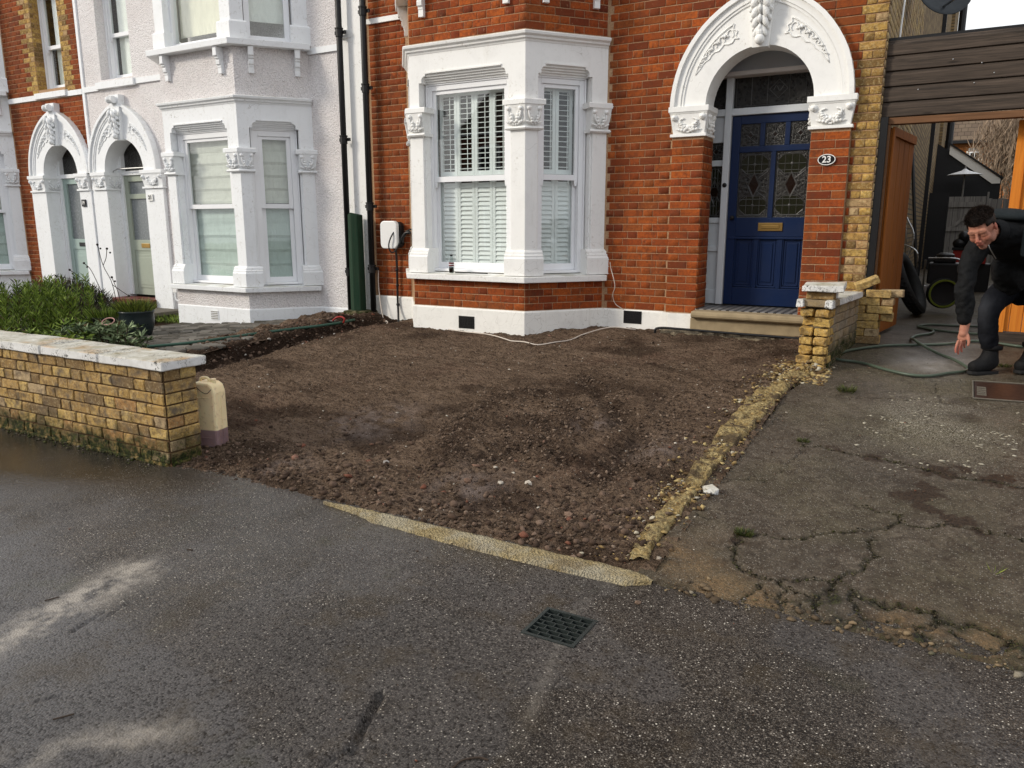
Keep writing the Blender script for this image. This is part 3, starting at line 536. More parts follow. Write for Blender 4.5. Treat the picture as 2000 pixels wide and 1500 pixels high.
strip('broken_footing',[(-1.16,3.09),(-1.20,3.30),(-1.22,3.55),(-1.20,3.85),(-1.22,4.25),(-1.24,4.60),(-1.26,5.0),(-1.26,5.6),(-1.22,6.2),(-1.11,6.62)],[(-1.06,3.06),(-1.10,3.25),(-1.10,3.45),(-1.09,3.85),(-1.10,4.25),(-1.10,4.6),(-1.06,5.0),(-1.03,5.6),(-1.03,6.2),(-.92,6.65)],lambda x,y:h_drive(x,y)+.012+.040*fbm(x*7,y*7,3,31)+.02*fbm(x*24,y*24,3,35),m_footing(),rag=.075,z1=.018,seed=5,n=300,k=18)
# --- driveway
CR=[([(-0.71,4.93),(-0.57,4.91),(-0.42,4.88),(-0.22,4.85),(-0.08,4.81),(0.06,4.76),(0.19,4.74),(0.31,4.75),(0.44,4.71),(.9,4.66)],.008,1),
([(-0.78,3.56),(-0.69,3.61),(-0.59,3.60),(-0.52,3.64),(-0.46,3.73),(-0.36,3.77),(-0.26,3.84),(-0.15,3.93),(-0.12,4.01),(-0.13,4.10),(-0.22,4.11),(-0.32,4.12)],.006,1),
([(-0.12,4.01),(0.00,4.03),(0.11,4.10),(0.23,4.07),(0.40,4.07),(.9,4.0)],.007,1),
([(-0.78,3.56),(-0.75,3.48),(-0.77,3.41),(-0.74,3.31),(-0.68,3.25),(-0.61,3.20),(-0.52,3.21),(-0.44,3.29),(-0.38,3.30),(-0.30,3.32),(-0.25,3.42),(-0.22,3.54),(-0.20,3.62),(-0.21,3.77)],.007,1.2),
([(-0.59,3.15),(-0.61,3.06),(-0.65,2.98)],.007,1.2),([(-0.51,3.22),(-0.46,2.96)],.008,1.3),
([(-0.30,3.32),(-0.22,3.23),(-0.12,3.20),(-0.04,3.23),(0.07,3.23),(0.10,3.20),(0.19,3.20),(0.27,3.18),(0.36,3.16),(.9,3.2)],.012,1.6),
([(-0.30,3.32),(-0.34,3.19),(-0.35,3.11),(-0.33,3.03)],.012,1.6),([(-0.49,3.15),(-0.36,3.16)],.006,1),([(-0.55,3.11),(-0.48,3.06),(-0.45,3.08),(-0.35,3.04)],.006,1),
([(-1.08,5.54),(-0.96,5.46),(-0.99,5.16),(-1.06,4.87),(-1.03,4.71)],.005,.6),([(-1.00,4.17),(-0.91,4.24),(-0.80,4.26)],.006,.8),([(-1.02,3.69),(-0.97,3.67),(-0.91,3.66)],.006,.8),([(-0.70,4.85),(-0.73,4.61),(-0.76,4.45),(-.95,4.2)],.004,.5),
([(-.93,6.96),(-.52,6.83),(-.29,6.83),(-.04,6.77),(.2,6.84)],.009,.5),([(-.79,6.03),(-.11,6.16),(.51,6.22),(1,6.25)],.007,.5),([(-.04,6.77),(.0,6.16)],.006,.4),
([(-.25,3.23),(-.2,3.1),(-.02,3.08),(.1,3.02)],.010,1.3),([(-.02,3.08),(.05,3.15),(.10,3.20)],.010,1.3),([(.1,3.02),(.25,3.05),(.33,3.16)],.012,1.5),([(.12,3.12),(.24,3.06)],.008,1)]
def wob(x,y,a=.045): return x+a*fbm(x*19,y*19,4,41,.6),y+a*fbm(x*19,y*19,4,47,.6)
def crk(x,y):
    X,Y=wob(x,y); z=np.zeros_like(x); mo=np.zeros_like(x)
    for p,wd,m_ in CR:
        d=pdist(X,Y,p); z=np.minimum(z,-.020*np.exp(-(d/wd)**2)); mo=np.maximum(mo,np.exp(-(d/(wd*1.15*m_))**2)*min(1,.75*m_+.2)); 
    return z,mo
def h_drv(x,y):
    z,_=crk(x,y); b=h_drive(x,y)+.010+fbm(x*1.5,y*1.5,3,30)*.012+fbm(x*10,y*10,3,33)*.004
    lowf=sm(3.22,3.05,y+.05*fbm(x*6,y*6,3,3))*sm(-.35,-.2,x); b=b+lowf*(fbm(x*17,y*17,3,44)*.03-.006)
    return b+z-.03*sm(2.99,2.93,y+.035*fbm(x*7,x*0,3,2))
def at_moss(x,y):
    _,mo=crk(x,y); 
    for cx,cy,r in ((-.35,3.11,.07),(-.30,3.16,.05),(.13,3.16,.05),(.33,3.10,.07),(-.24,3.02,.06),(.02,3.02,.05)): mo=np.maximum(mo,np.exp(-((x-cx)**2+(y-cy)**2)/r**2)*(1+1.6*fbm(x*22,y*22,3,5)))
    e=sm(3.05,2.95,y)*(.5+1.4*fbm(x*9,y*9,3,6)); return np.clip(np.maximum(mo*(.8+.9*fbm(x*30,y*30,2,9)),e),0,1)
def at_dirt(x,y):
    a=np.zeros_like(x)
    for cx,cy,r,s_ in ((.08,4.79,.13,1),(.32,4.78,.15,.9),(-.05,4.35,.13,1),(.20,4.11,.10,1),(.5,5.2,.12,.7),(.05,4.19,.08,.8),(-.55,4.92,.07,.7),(-.3,4.87,.08,.8),(-.75,3.50,.07,.7),(.42,4.74,.1,.9),(-.02,4.55,.09,.7)):
        a=np.maximum(a,s_*np.exp(-(((x-cx)/1.25)**2+(y-cy)**2)/r**2)*(1.0+2.4*fbm(x*15,y*15,4,15)))
    a=np.maximum(a,.5*np.exp(-((x+.85)/.12)**2)*sm(5.5,6.6,y)); return np.clip(a,0,.95)
def at_ochre(x,y):
    a=np.zeros_like(x)
    for cx,cy,r in ((-1.0,3.2,.24),(-.82,3.08,.2),(-.5,3.0,.15),(.05,3.05,.2),(.22,3.05,.15)): a=np.maximum(a,np.exp(-((x-cx)**2+(y-cy)**2)/r**2))
    return np.clip(a*.55*(1+2*fbm(x*6,y*6,4,8)),0,.6)
def at_lichen(x,y): return np.clip(np.exp(-(((x-.0)/.45)**2+((y-5.75)/.75)**2))*(1+.6*fbm(x*3,y*3,3,5)),0,1)
def at_paled(x,y):
    a=.75*np.exp(-(((x+.05)/.28)**2+((y-7.35)/.42)**2))*(1+1.2*fbm(x*6,y*6,4,25)); 
    for cx,cy,r in ((-.40,3.46,.05),): a=np.maximum(a,.10*np.exp(-((x-cx)**2+(y-cy)**2)/r**2)*(1+2.5*fbm(x*14,y*14,3,5)))
    return np.clip(a,0,.8)
DA={'moss':at_moss,'dirt':at_dirt,'ochre':at_ochre,'lichen':at_lichen,'pale':at_paled}
def left_edge(y): 
    e=np.interp(y,[2.9,3.25,3.73,4.07,4.78,5.35,5.92,6.61,6.9,9],[-1.07,-1.11,-1.06,-1.10,-1.09,-1.02,-1.05,-.9,-1.2,-1.2]); return e+.02*fbm(y*7,y*0,3,4)
struct(grid('concrete_driveway',-1.2,.95,2.88,6.9,.0085,h_drv,M['concrete'],mask=lambda X,Y:X>left_edge(Y),attrs=DA))
struct(grid('concrete_driveway',-1.2,.95,6.9,8.7,.02,h_drv,M['concrete'],attrs=DA)); struct(grid('concrete_driveway',.95,6,2.88,8.7,.06,h_drv,M['concrete'],attrs=DA))
struct(grid('side_passage_path',-.9,6,8.7,26,.12,h_drv,M['concrete'],attrs={k:(lambda x,y:0*x) for k in DA}))
struct(grid('back_garden_grass',-30,40,26,60,1.0,lambda x,y:.42+0*x,m_plain('garden_grass',(.03,.045,.012),.9,var=.5)))
# --- neighbour's front garden
def h_nb(x,y): return np.clip(.20+.07*(np.maximum(x,-10.5)+8.3),.04,.34)+.02*(y-7.3)
struct(grid('planting_bed',-16,-6.55,3.2,8.04,.05,lambda x,y:h_nb(x,y)+.03*fbm(x*5,y*5,4,3)-.03,M['soil'],attrs={'dark':lambda x,y:.5+0*x,'pale':lambda x,y:0*x}))
# crazy paving: irregular stones bedded next to the bay of number 21
root=thing('crazy_paving','grey irregular stone paving below the neighbouring bay window','paving',(-8,6,.2)); del root['label']; del root['category']; root['kind']='structure'
pts=[]
for i in range(18):
    for j in range(17): pts.append((-9.55+.19*i+random.uniform(-.07,.07)+(.09 if j%2 else 0),4.75+.165*j+random.uniform(-.055,.055)))
Pn=np.array(pts)
def clipcell(i):
    cx,cy=Pn[i]; poly=[(cx-.2,cy-.2),(cx+.2,cy-.2),(cx+.2,cy+.2),(cx-.2,cy+.2)]
    for j in np.argsort(np.hypot(*(Pn-Pn[i]).T))[1:13]:
        qx,qy=Pn[j]; mx_,my_=(cx+qx)/2,(cy+qy)/2; nx,ny=qx-cx,qy-cy; ln=math.hypot(nx,ny); nx/=ln;ny/=ln; off=.008
        new=[]
        for a,b in zip(poly,poly[1:]+poly[:1]):
            da=(a[0]-mx_)*nx+(a[1]-my_)*ny+off; db=(b[0]-mx_)*nx+(b[1]-my_)*ny+off
            if da<=0: new.append(a)
            if da*db<0: t=da/(da-db); new.append((a[0]+t*(b[0]-a[0]),a[1]+t*(b[1]-a[1])))
        poly=new
        if len(poly)<3: return None
    return poly
for i in range(len(pts)):
    cx,cy=pts[i]
    if cx>-6.72+.05*math.sin(cy*5) : continue
    poly=clipcell(i)
    if not poly: continue
    z=float(h_nb(np.array(cx),np.array(cy)))+random.uniform(-.006,.01); m=MB(); m.cur=random.random(); n=len(poly)
    ins=[(cx+(x-cx)*.86,cy+(y-cy)*.86) for x,y in poly]; tl=(random.uniform(-.03,.03),random.uniform(-.03,.03))
    f=lambda x,y,dz:(x,y,z+dz+tl[0]*(x-cx)+tl[1]*(y-cy))
    m.add([f(x,y,-.03) for x,y in poly]+[f(x,y,.008) for x,y in poly]+[f(x,y,.018) for x,y in ins],[(k,(k+1)%n,n+(k+1)%n,n+k) for k in range(n)]+[(n+k,n+(k+1)%n,2*n+(k+1)%n,2*n+k) for k in range(n)]+[tuple(range(2*n,3*n))])
    m.build('stone',M['pave'],root)
m=MB(); m.box((-13.4,5.6,.0),(-10.9,8.0,.14)); m.box((-11.6,7.2,.14),(-10.6,8.02,.20)); struct(m.build('garden_path',M['pathslab'],bevel=.01))
# ---------------------------------------------------------------- loose stones
def spts(n,x0,x1,y0,y1,dens=None):
    x=rng.uniform(x0,x1,n); y=rng.uniform(y0,y1,n)
    if dens is not None: k=rng.random(n)<dens(x,y); x,y=x[k],y[k]
    return x,y
x,y=spts(30000,-6.3,-1.15,3.02,7.9,lambda x,y:.05+.75*np.exp(-((y-3.0)/.50)**2)+.55*np.exp(-((x+1.35)/.22)**2)+.4*np.clip(fbm(x*2,y*2,3,55),0,1))
s_=.003+.0115*rng.random(len(x))**4.2*(1+.9*np.exp(-((y-3.2)/.5)**2)); tt=rng.random(len(x))*.96
scatter('soil_crumbs',np.stack([x,y,h_soil(x,y)],-1),s_,M['peb'],tint=tt,flat=.7)
x,y=spts(300,-4.0,-1.3,3.05,4.0); scatter('rubble_stones',np.stack([x,y,h_soil(x,y)],-1),.006+.022*rng.random(len(x))**3.6,M['peb'],flat=.6,tint=rng.random(300)*.95)
x,y=spts(1500,-7.0,-6.2,4.4,7.9); scatter('trench_rubble',np.stack([x,y,h_soil(x,y)],-1),.006+.022*rng.random(len(x))**3,M['peb'],flat=.7)
x,y=spts(16000,-1.45,-1.0,3.05,6.75,lambda x,y:np.exp(-((x+1.17)/.11)**2)*np.clip(.4+1.8*fbm(x*6,y*6,3,61),.08,1)); hh=np.maximum(h_soil(x,y),h_drive(x,y)-.01)+.012
scatter('yellow_footing_rubble',np.stack([x,y,hh],-1),.003+.015*rng.random(len(x))**4.5,M['peb_y'],flat=.5)
x,y=spts(700,-1.3,-.8,6.3,7.0); scatter('brick_crumbs',np.stack([x,y,h_drive(x,y)+.01],-1),.004+.020*rng.random(len(x))**2.5,M['peb_y'],flat=.5)
x,y=spts(330,-1.4,.7,3.0,7.5); scatter('driveway_grit',np.stack([x,y,h_drive(x,y)+.016],-1),.002+.005*rng.random(len(x))**3,M['peb'],flat=.5)
x,y=spts(160,-4,.4,1.2,2.95); scatter('footway_grit',np.stack([x,y,0*x+.003],-1),.0015+.0035*rng.random(len(x))**3,M['peb'],flat=.5)
P_=[]
for p,wd,m_ in CR[:10]+CR[17:]:
    p=np.array(p); n=int(60*m_*np.hypot(*(np.diff(p,axis=0).T)).sum()/.3); t=rng.random(n)*(len(p)-1); i=t.astype(int); f=(t-i)[:,None]; P_.append(p[i]*(1-f)+p[np.minimum(i+1,len(p)-1)]*f)
P_=np.concatenate(P_); X_,Y_=P_[:,0],P_[:,1]; wx,wy=wob(X_,Y_); X_=X_-(wx-X_)+rng.normal(0,.006,len(X_)); Y_=Y_-(wy-Y_)+rng.normal(0,.006,len(Y_)); k=X_<.9
scatter('crack_moss',np.stack([X_,Y_,h_drv(X_,Y_)+.001],-1)[k],(.0018+.005*rng.random(len(X_))**2)[k],m_pebble('crack_moss_and_grit',[(0,(.010,.008,.005)),(.55,(.030,.028,.010)),(.8,(.05,.055,.014)),(.92,(.10,.075,.05)),(1,(.26,.22,.16))]),flat=.6)
x,y=spts(900,-.95,.9,2.93,3.18,lambda x,y:np.exp(-((y-2.99)/.07)**2)); scatter('driveway_edge_rubble',np.stack([x,y,np.maximum(h_drv(x,y),0)+.002],-1),.003+.016*rng.random(len(x))**4,m_pebble('driveway_edge_chips',[(0,(.045,.032,.02)),(.5,(.14,.10,.06)),(.8,(.26,.19,.11)),(.9,(.04,.045,.014)),(1,(.30,.26,.2))]),flat=.45)
x,y=spts(2600,-.45,.95,4.6,6.3,lambda x,y:at_lichen(x,y)*np.clip(.3+2.2*fbm(x*5,y*5,3,91),0,1)); scatter('mortar_splashes',np.stack([x,y,h_drv(x,y)+.0005],-1),.004+.012*rng.random(len(x))**2.5,m_pebble('dried_mortar_splash',[(0,(.28,.25,.18)),(1,(.52,.48,.38))]),flat=.10,sink=.3)
x,y=spts(420,-6,-.9,3.1,7.6); scatter('pale_chips',np.stack([x,y,h_base(x,y)*0+h_soil(x,y)],-1),.003+.009*rng.random(len(x))**3,m_pebble('pale_lime_chips',[(0,(.35,.30,.24)),(1,(.62,.57,.48))]),flat=.5)
def churn(x,y): 
    a=np.zeros_like(x)
    for g,wd in ((RIDGE,.17),(GRO,.15),(GRO2,.17),(GRO3,.12),([(-2.45,4.1),(-2.5,4.8),(-2.3,4.6)],.26)): a=np.maximum(a,np.exp(-(pdist(x,y,g)/wd)**2))
    return np.clip(a*(.75+1.6*fbm(x*6,y*6,3,14)+.2)+.55*np.exp(-((y-3.15)/.30)**2)+.22*np.exp(-((x+1.5)/.25)**2),0,1)
x,y=spts(34000,-4.4,-1.25,3.05,6.2,churn); cl=m_pebble('soil_clods',[(0,(.028,.018,.012)),(.6,(.10,.068,.047)),(.9,(.19,.135,.098)),(1,(.28,.21,.155))],.95)
scatter('soil_clods',np.stack([x,y,h_soil(x,y)],-1),.003+.010*rng.random(len(x))**3.0,cl,flat=.75)
# a few countable pieces of rubble
def lump(name,label,cat,p,r,mat,tint=.5,group=None,flat=.7):
    pass
    V=ICO*(1+.5*(rng.random((12,1))-.5))*np.array([r,r*.8,r*flat])+np.array(p)+np.array([0,0,r*flat*.5]); bm=bmesh.new()
    vs=[bm.verts.new(v) for v in V]
    for f in ICF: bm.faces.new([vs[i] for i in f])
    bmesh.ops.subdivide_edges(bm,edges=bm.edges,cuts=1,use_grid_fill=True,fractal=.25,seed=int(p[0]*100)%99)
    me=bpy.data.meshes.new(name); bm.to_mesh(me); bm.free(); me.attributes.new('tint','FLOAT','POINT').data.foreach_set('value',np.full(len(me.vertices),tint,np.float32))
    return tag(link(name,me,mat),label,cat,group)
hd=lambda x,y:float(h_drive(np.array(x),np.array(y)))+.008
hs_=lambda x,y:float(h_soil(np.array([x]),np.array([y]))[0])
lump('concrete_chunk','pale broken concrete lump on the edge of the driveway','rubble',(-1.03,3.97,hd(-1.03,3.97)),.045,M['coping'])
lump('brick_shard','small salmon brick shard alone on the wet footway below the corner of the kerb','rubble',(-.99,2.77,.0),.016,M['peb'],.90)
lump('brick_shard','orange brick shard lying in the soil left of the tyre ruts','rubble',(-2.33,3.55,hs_(-2.33,3.55)),.024,M['peb'],.91)
lump('brick_shard','dark red brick shard in the soil nearest the kerb corner','rubble',(-1.62,3.42,hs_(-1.62,3.42)),.028,M['peb'],.905)
lump('pale_pebble','pale rounded pebble with an orange side in the middle of the front soil','rubble',(-1.99,3.66,hs_(-1.99,3.66)),.024,M['peb'],.97)
lump('pale_pebble','whitish stone half buried beside the orange sided pebble','rubble',(-2.15,3.62,hs_(-2.15,3.62)),.022,M['peb'],.975)
lump('grey_cobble','flat grey stone on the left part of the dug soil','rubble',(-2.97,3.60,hs_(-2.97,3.60)),.028,M['peb'],1.)
# ================================================================ HOUSES
TAN=math.tan(R(26)); WY=8.05
def mitf(W,l=True,r=True):
    def g(u,d):
        if l and u<1e-6: return u-d*TAN
        if r and u>W-1e-6: return u+d*TAN
        return u
    return g
def dgrid(F,u0,u1,z0,z1,d,th,m): m.fbox(F,u0,u1,z0,z1,d-th,d)
def sash_window(parent,F,u0,u1,z0,z1,zm,d,mat,name='window_frame',fw=.055,sash=.04,horns=True,lowtop=True):
    """outer frame with two sliding sashes; d is the front plane of the frame (negative = recessed)"""
    m=MB(); m.fbox(F,u0,u0+fw,z0,z1,d-.10,d); m.fbox(F,u1-fw,u1,z0,z1,d-.10,d); m.fbox(F,u0+fw,u1-fw,z1-fw,z1,d-.10,d-.001); m.fbox(F,u0+fw,u1-fw,z0,z0+.03,d-.10,d+.02)
    # staff bead
    m.fbox(F,u0-.02,u0,z0,z1+.02,d-.06,d+.012); m.fbox(F,u1,u1+.02,z0,z1+.02,d-.06,d+.012); m.fbox(F,u0,u1,z1,z1+.02,d-.06,d+.012)
    fr=m.build(name,mat,parent,bevel=.004)
    a,b=u0+fw+.001,u1-fw-.001
    def sashm(z0,z1,dd,top,bot):
        s=MB(); s.fbox(F,a,a+sash,z0,z1,dd-.035,dd); s.fbox(F,b-sash,b,z0,z1,dd-.035,dd); s.fbox(F,a+sash,b-sash,z1-top,z1,dd-.036,dd+.001); s.fbox(F,a+sash,b-sash,z0,z0+bot,dd-.036,dd+.001)
        return s
    up=sashm(zm-.03,z1-fw-.001,d-.02,.04,.06)
    if horns:
        for uu in (a,b-sash): up.prism([(uu,zm-.03),(uu+sash,zm-.03),(uu+sash*.75,zm-.09),(uu+sash*.25,zm-.09)],F,d-.05,d-.021)
    up.build('upper_sash',mat,fr,bevel=.003)
    sashm(z0+.031,zm+.01,d-.062,.035,.07).build('lower_sash',mat,fr,bevel=.003)
    for q0,q1,dd in ((zm+.03,z1-fw-.04,d-.038),(z0+.10,zm-.025,d-.080)):
        g=MB(); g.prism([(a+sash,q0),(b-sash,q0),(b-sash,q1),(a+sash,q1)],F,dd-.004,dd); g.build('pane',M['glass'],fr)
    return a+sash,b-sash
_SL={}
def shutters(parent,F,u0,u1,z0,z1,n,openf,d,pitch,mat,st=.035,rail=.05):
    w_=(u1-u0)/n
    for i in range(n):
        a=u0+i*w_+.002; b=u0+(i+1)*w_-.002; m=MB()
        m.fbox(F,a,a+st,z0,z1,d-.026,d); m.fbox(F,b-st,b,z0,z1,d-.026,d); m.fbox(F,a+st,b-st,z1-rail*.8,z1,d-.026,d-.001); m.fbox(F,a+st,b-st,z0,z0+rail,d-.026,d-.001)
        if openf: m.fbox(F,(a+b)/2+.03,(a+b)/2+.037,z0+rail,z1-rail,d+.012,d+.018)
        p=m.build('shutter_panel',mat,parent)
        L_=b-a-2*st; key=(round(L_,3),openf,mat.name); z=z0+rail+pitch*.5
        if key not in _SL:
            s=MB(); ang=R(12) if openf else R(66); c_,s_=math.cos(ang)*.026,math.sin(ang)*.026; t=.0042
            # cross section: thin ellipse
            n8=8; cs=[]
            for k in range(n8):
                q=2*math.pi*k/n8; x=.030*math.cos(q); y=t*math.sin(q); cs.append((x*math.cos(ang)-y*math.sin(ang),x*math.sin(ang)+y*math.cos(ang)))
            vs=[(-L_/2,cx,cz) for cx,cz in cs]+[(L_/2,cx,cz) for cx,cz in cs]
            s.add(vs,[(k,(k+1)%n8,n8+(k+1)%n8,n8+k) for k in range(n8)]+[tuple(range(n8))[::-1],tuple(range(n8,2*n8))])
            me=bpy.data.meshes.new('slat'); me.from_pydata(s.v,[],s.f); me.materials.append(mat); _SL[key]=me
        while z<z1-rail*.8-.01:
            o=bpy.data.objects.new('slat',_SL[key]); COL.objects.link(o); o.location=F((a+b)/2,z,d-.013); o.rotation_euler=(0,0,math.atan2(F.u[1],F.u[0])); setparent(o,p); z+=pitch
def leafrelief(m,F,u,z,d,L_,W_,ang,curl=.5,n=5):
    """a raised acanthus-like lobe"""
    ca,sa=math.cos(ang),math.sin(ang)
    for i in range(n):
        t=i/(n-1); w_=W_*math.sin(math.pi*(.15+.8*t))**.8*.5+.002; uu=u+ca*L_*t-sa*curl*L_*t*t*.5; zz=z+sa*L_*t+ca*curl*L_*t*t*.5
        p=F(uu,zz,d+.006+.012*math.sin(math.pi*t)); m.ball(p,(w_,w_*.8,L_/n*.72),8,5,Matrix.Rotation(-(ang-math.pi/2)*1.0,3,'Y') if abs(F.n[0])<.1 else None)
def capital_deco(m,F,u0,u1,z0,z1,d,style=0):
    W_=u1-u0; H=z1-z0; r=min(W_,H)
    if style==0:
        for s_ in (-1,1):
            c=(u0+u1)/2
            for a,l in ((.35,.52),(.8,.55),(1.25,.52)):
                leafrelief(m,F,c+s_*.01,z0+.02,d,l*r,.16*r,math.pi/2-s_*a*.9,-s_*.5)
            m.ball(F(c+s_*(W_/2-.012),z1-.045,d+.012),(.034,.034,.034),12,8); m.ball(F(c+s_*(W_/2-.012),z1-.045,d+.034),(.016,.016,.016),8,6)
            leafrelief(m,F,c+s_*W_*.16,z0+.05,d+.004,.42*r,.2*r,math.pi/2-s_*.25,-s_*.7)
            m.tube(curve([F(c+s_*W_*.05,z0+.05,d+.012),F(c+s_*W_*.22,z0+.07,d+.02),F(c+s_*W_*.27,z0+.13,d+.02),F(c+s_*W_*.14,z0+.15,d+.02)],5),.007,6)
        m.ball(F(c,z0+.06,d+.008),(.028,.022,.028),10,7)
    else:
        c=(u0+u1)/2
        for s_ in (-1,1):
            m.ball(F(c+s_*W_*.36,z1-.04,d+.012),(.026,.026,.026),12,8)
            m.tube(curve([F(c-s_*W_*.05,z0+.03,d+.008),F(c+s_*W_*.12,z0+.05,d+.018),F(c+s_*W_*.33,z0+.10,d+.018),F(c+s_*W_*.38,z1-.03,d+.012)],5),.010,6)
            leafrelief(m,F,c+s_*.015,z0+.02,d,.62*r,.22*r,math.pi/2-s_*.45,s_*.5); leafrelief(m,F,c+s_*W_*.2,z0+.02,d,.35*r,.16*r,math.pi/2-s_*.9,-s_*.4)
def bay(H,Xa,dz,mat,winmat,glassfill,upper,W=1.48,S=.96,brickF=None,ground=.1,upmat=None,plinth_top=.60,sides=('f','r','l')):
    A=(Xa,7.294); B=(Xa-W,7.294)
    Ff=frame(B[0],B[1],(1,0),(0,-1)); Fr=frame(A[0],A[1],(.616,.788),(.788,-.616)); Fl=frame(B[0]-.591,B[1]+.756,(.616,-.788),(-.788,-.616))
    path=[(B[0]-.591,B[1]+.756),B,A,(A[0]+.591,A[1]+.756)]; Z=lambda z:z+dz
    fac=[(Ff,W,mitf(W)),(Fr,S,mitf(S,True,False)),(Fl,S,mitf(S,False,True))]
    # lower wall, upper wall
    m=MB(); m.sweep(path,[(-.15,ground),(0,ground),(0,Z(.915)),(-.15,Z(.915))]); lw=m.build('bay_lower_wall',M['mortar'] if brickF else upmat,H)
    m=MB(); m.sweep(path,[(-.15,Z(3.40)),(-.012,Z(3.40)),(-.012,Z(4.06)),(-.15,Z(4.06))]); uw=m.build('bay_upper_wall',M['mortar'] if brickF else upmat,H)
    # sill
    m=MB(); m.sweep(path,[(-.15,Z(.915)),(.085,Z(.912)),(.088,Z(.975)),(-.15,Z(.995))]); m.build('bay_sill',mat,H,bevel=.006)
    # columns: (path pieces, clip side)
    def piece(F,a,b): return [F(a,0,0)[:2],F(b,0,0)[:2]]
    segs=[('mid',[(A[0]-.19,A[1]),A,Fr(.16,0,0)[:2]]),('left',[Fl(S-.16,0,0)[:2],B,(B[0]+.19,B[1])]),('right',[Fr(S-.19,0,0)[:2],Fr(S+.03,0,0)[:2]]),('leftend',[Fl(-.03,0,0)[:2],Fl(.19,0,0)[:2]])]
    def ext(p,e):
        p=[Vector(q) for q in p]; a=p[0]+(p[0]-p[1]).normalized()*e; b=p[-1]+(p[-1]-p[-2]).normalized()*e; return [a]+p[1:-1]+[b]
    for nm,p in segs:
        m=MB(); m.sweep(ext(p,-.018),[(-.2,Z(.99)),(0,Z(.99)),(0,Z(2.81)),(-.2,Z(2.81))]); m.sweep(p,[(-.2,Z(.99)),(-.024,Z(.99)),(-.024,Z(2.81)),(-.2,Z(2.81))])
        c=m.build('bay_column',mat,H,bevel=.004)
        m=MB(); m.sweep(ext(p,.041),[(-.2,Z(.985)),(.050,Z(.985)),(.050,Z(1.165)),(.040,Z(1.185)),(.040,Z(1.20)),(.026,Z(1.215)),(.024,Z(1.235)),(.004,Z(1.26)),(-.2,Z(1.262))]); m.build('column_base',mat,c)
        m=MB(); m.sweep(ext(p,.010),[(-.2,Z(2.53)),(.012,Z(2.53)),(.02,Z(2.58)),(.035,Z(2.66)),(.050,Z(2.745)),(-.2,Z(2.745))]); m.sweep(ext(p,.05),[(-.2,Z(2.745)),(.058,Z(2.745)),(.058,Z(2.79)),(.05,Z(2.80)),(-.2,Z(2.802))]); m.sweep(ext(p,.03),[(-.2,Z(2.495)),(.03,Z(2.495)),(.042,Z(2.51)),(.03,Z(2.53)),(-.2,Z(2.53))])
        k=m.build('capital',mat,c)
        m=MB()
        if nm=='mid': capital_deco(m,Ff,W-.205,W+.0,Z(2.53),Z(2.745),.03,1); capital_deco(m,Fr,0,.17,Z(2.53),Z(2.745),.03,1)
        elif nm=='left': capital_deco(m,Ff,0,.2,Z(2.53),Z(2.745),.03,1)
        elif nm=='right': capital_deco(m,Fr,S-.2,S,Z(2.53),Z(2.745),.03,1)
        if m.v: m.build('carved_leaf',mat,c,smooth=True)
    # entablature with shouldered window heads
    m=MB()
    for F,w_,g in fac:
        l=.17 if F is not Fl else .19; r=w_-(.19 if F is not Fr else .19); l={id(Ff):.13,id(Fr):.145,id(Fl):.19}[id(F)]; r={id(Ff):w_-.20,id(Fr):w_-.185,id(Fl):w_-.145}[id(F)]
        def arc(cu,cz,s_): return [(cu+s_*.05*(1-math.cos(a)),cz+.045*math.sin(a)) for a in (0,.5,1,1.57)]
        poly=[(0,Z(2.80)),(l,Z(2.80)),(l,Z(3.06)),(l+.035,Z(3.06))]+arc(l+.035,Z(3.085),1)+[(l+.085,Z(3.145)),(r-.085,Z(3.145))]+arc(r-.035,Z(3.085),-1)[::-1]+[(r-.035,Z(3.06)),(r,Z(3.06)),(r,Z(2.80)),(w_,Z(2.80)),(w_,Z(3.36)),(0,Z(3.36))]
        m.prism(poly,F,-.15,0,g)
    en=m.build('bay_entablature',mat,H)
    m=MB(); m.sweep(path,[(-.15,Z(3.355)),(.004,Z(3.355)),(.012,Z(3.375)),(.03,Z(3.385)),(.034,Z(3.405)),(.06,Z(3.42)),(.066,Z(3.445)),(.05,Z(3.455)),(-.15,Z(3.475))]); m.build('bay_cornice',mat,H,bevel=.002)
    for F,w_,g in fac:
        l={id(Ff):.13,id(Fr):.145,id(Fl):.19}[id(F)]; r={id(Ff):w_-.20,id(Fr):w_-.185,id(Fl):w_-.145}[id(F)]
        h=MB(); h.fbox(F,l+.085,r-.085,Z(3.15),Z(3.165),0.0005,.014)
        for j in range(4): h.fbox(F,l+.03-.0*j,r-.03,Z(3.125-.022*j),Z(3.150-.022*j)-.001,-.15,-.016-.024*j)
        h.build('window_head_moulding',mat,en)
        a,b=sash_window(H,F,l+.035,r-.035,Z(1.0),Z(3.04),Z(2.03),-.115,winmat) if glassfill!='upvc' else sash_window(H,F,l+.035,r-.035,Z(1.0),Z(3.04),Z(2.06),-.115,winmat,fw=.07,sash=.055,horns=False)
        if F is Fl: continue
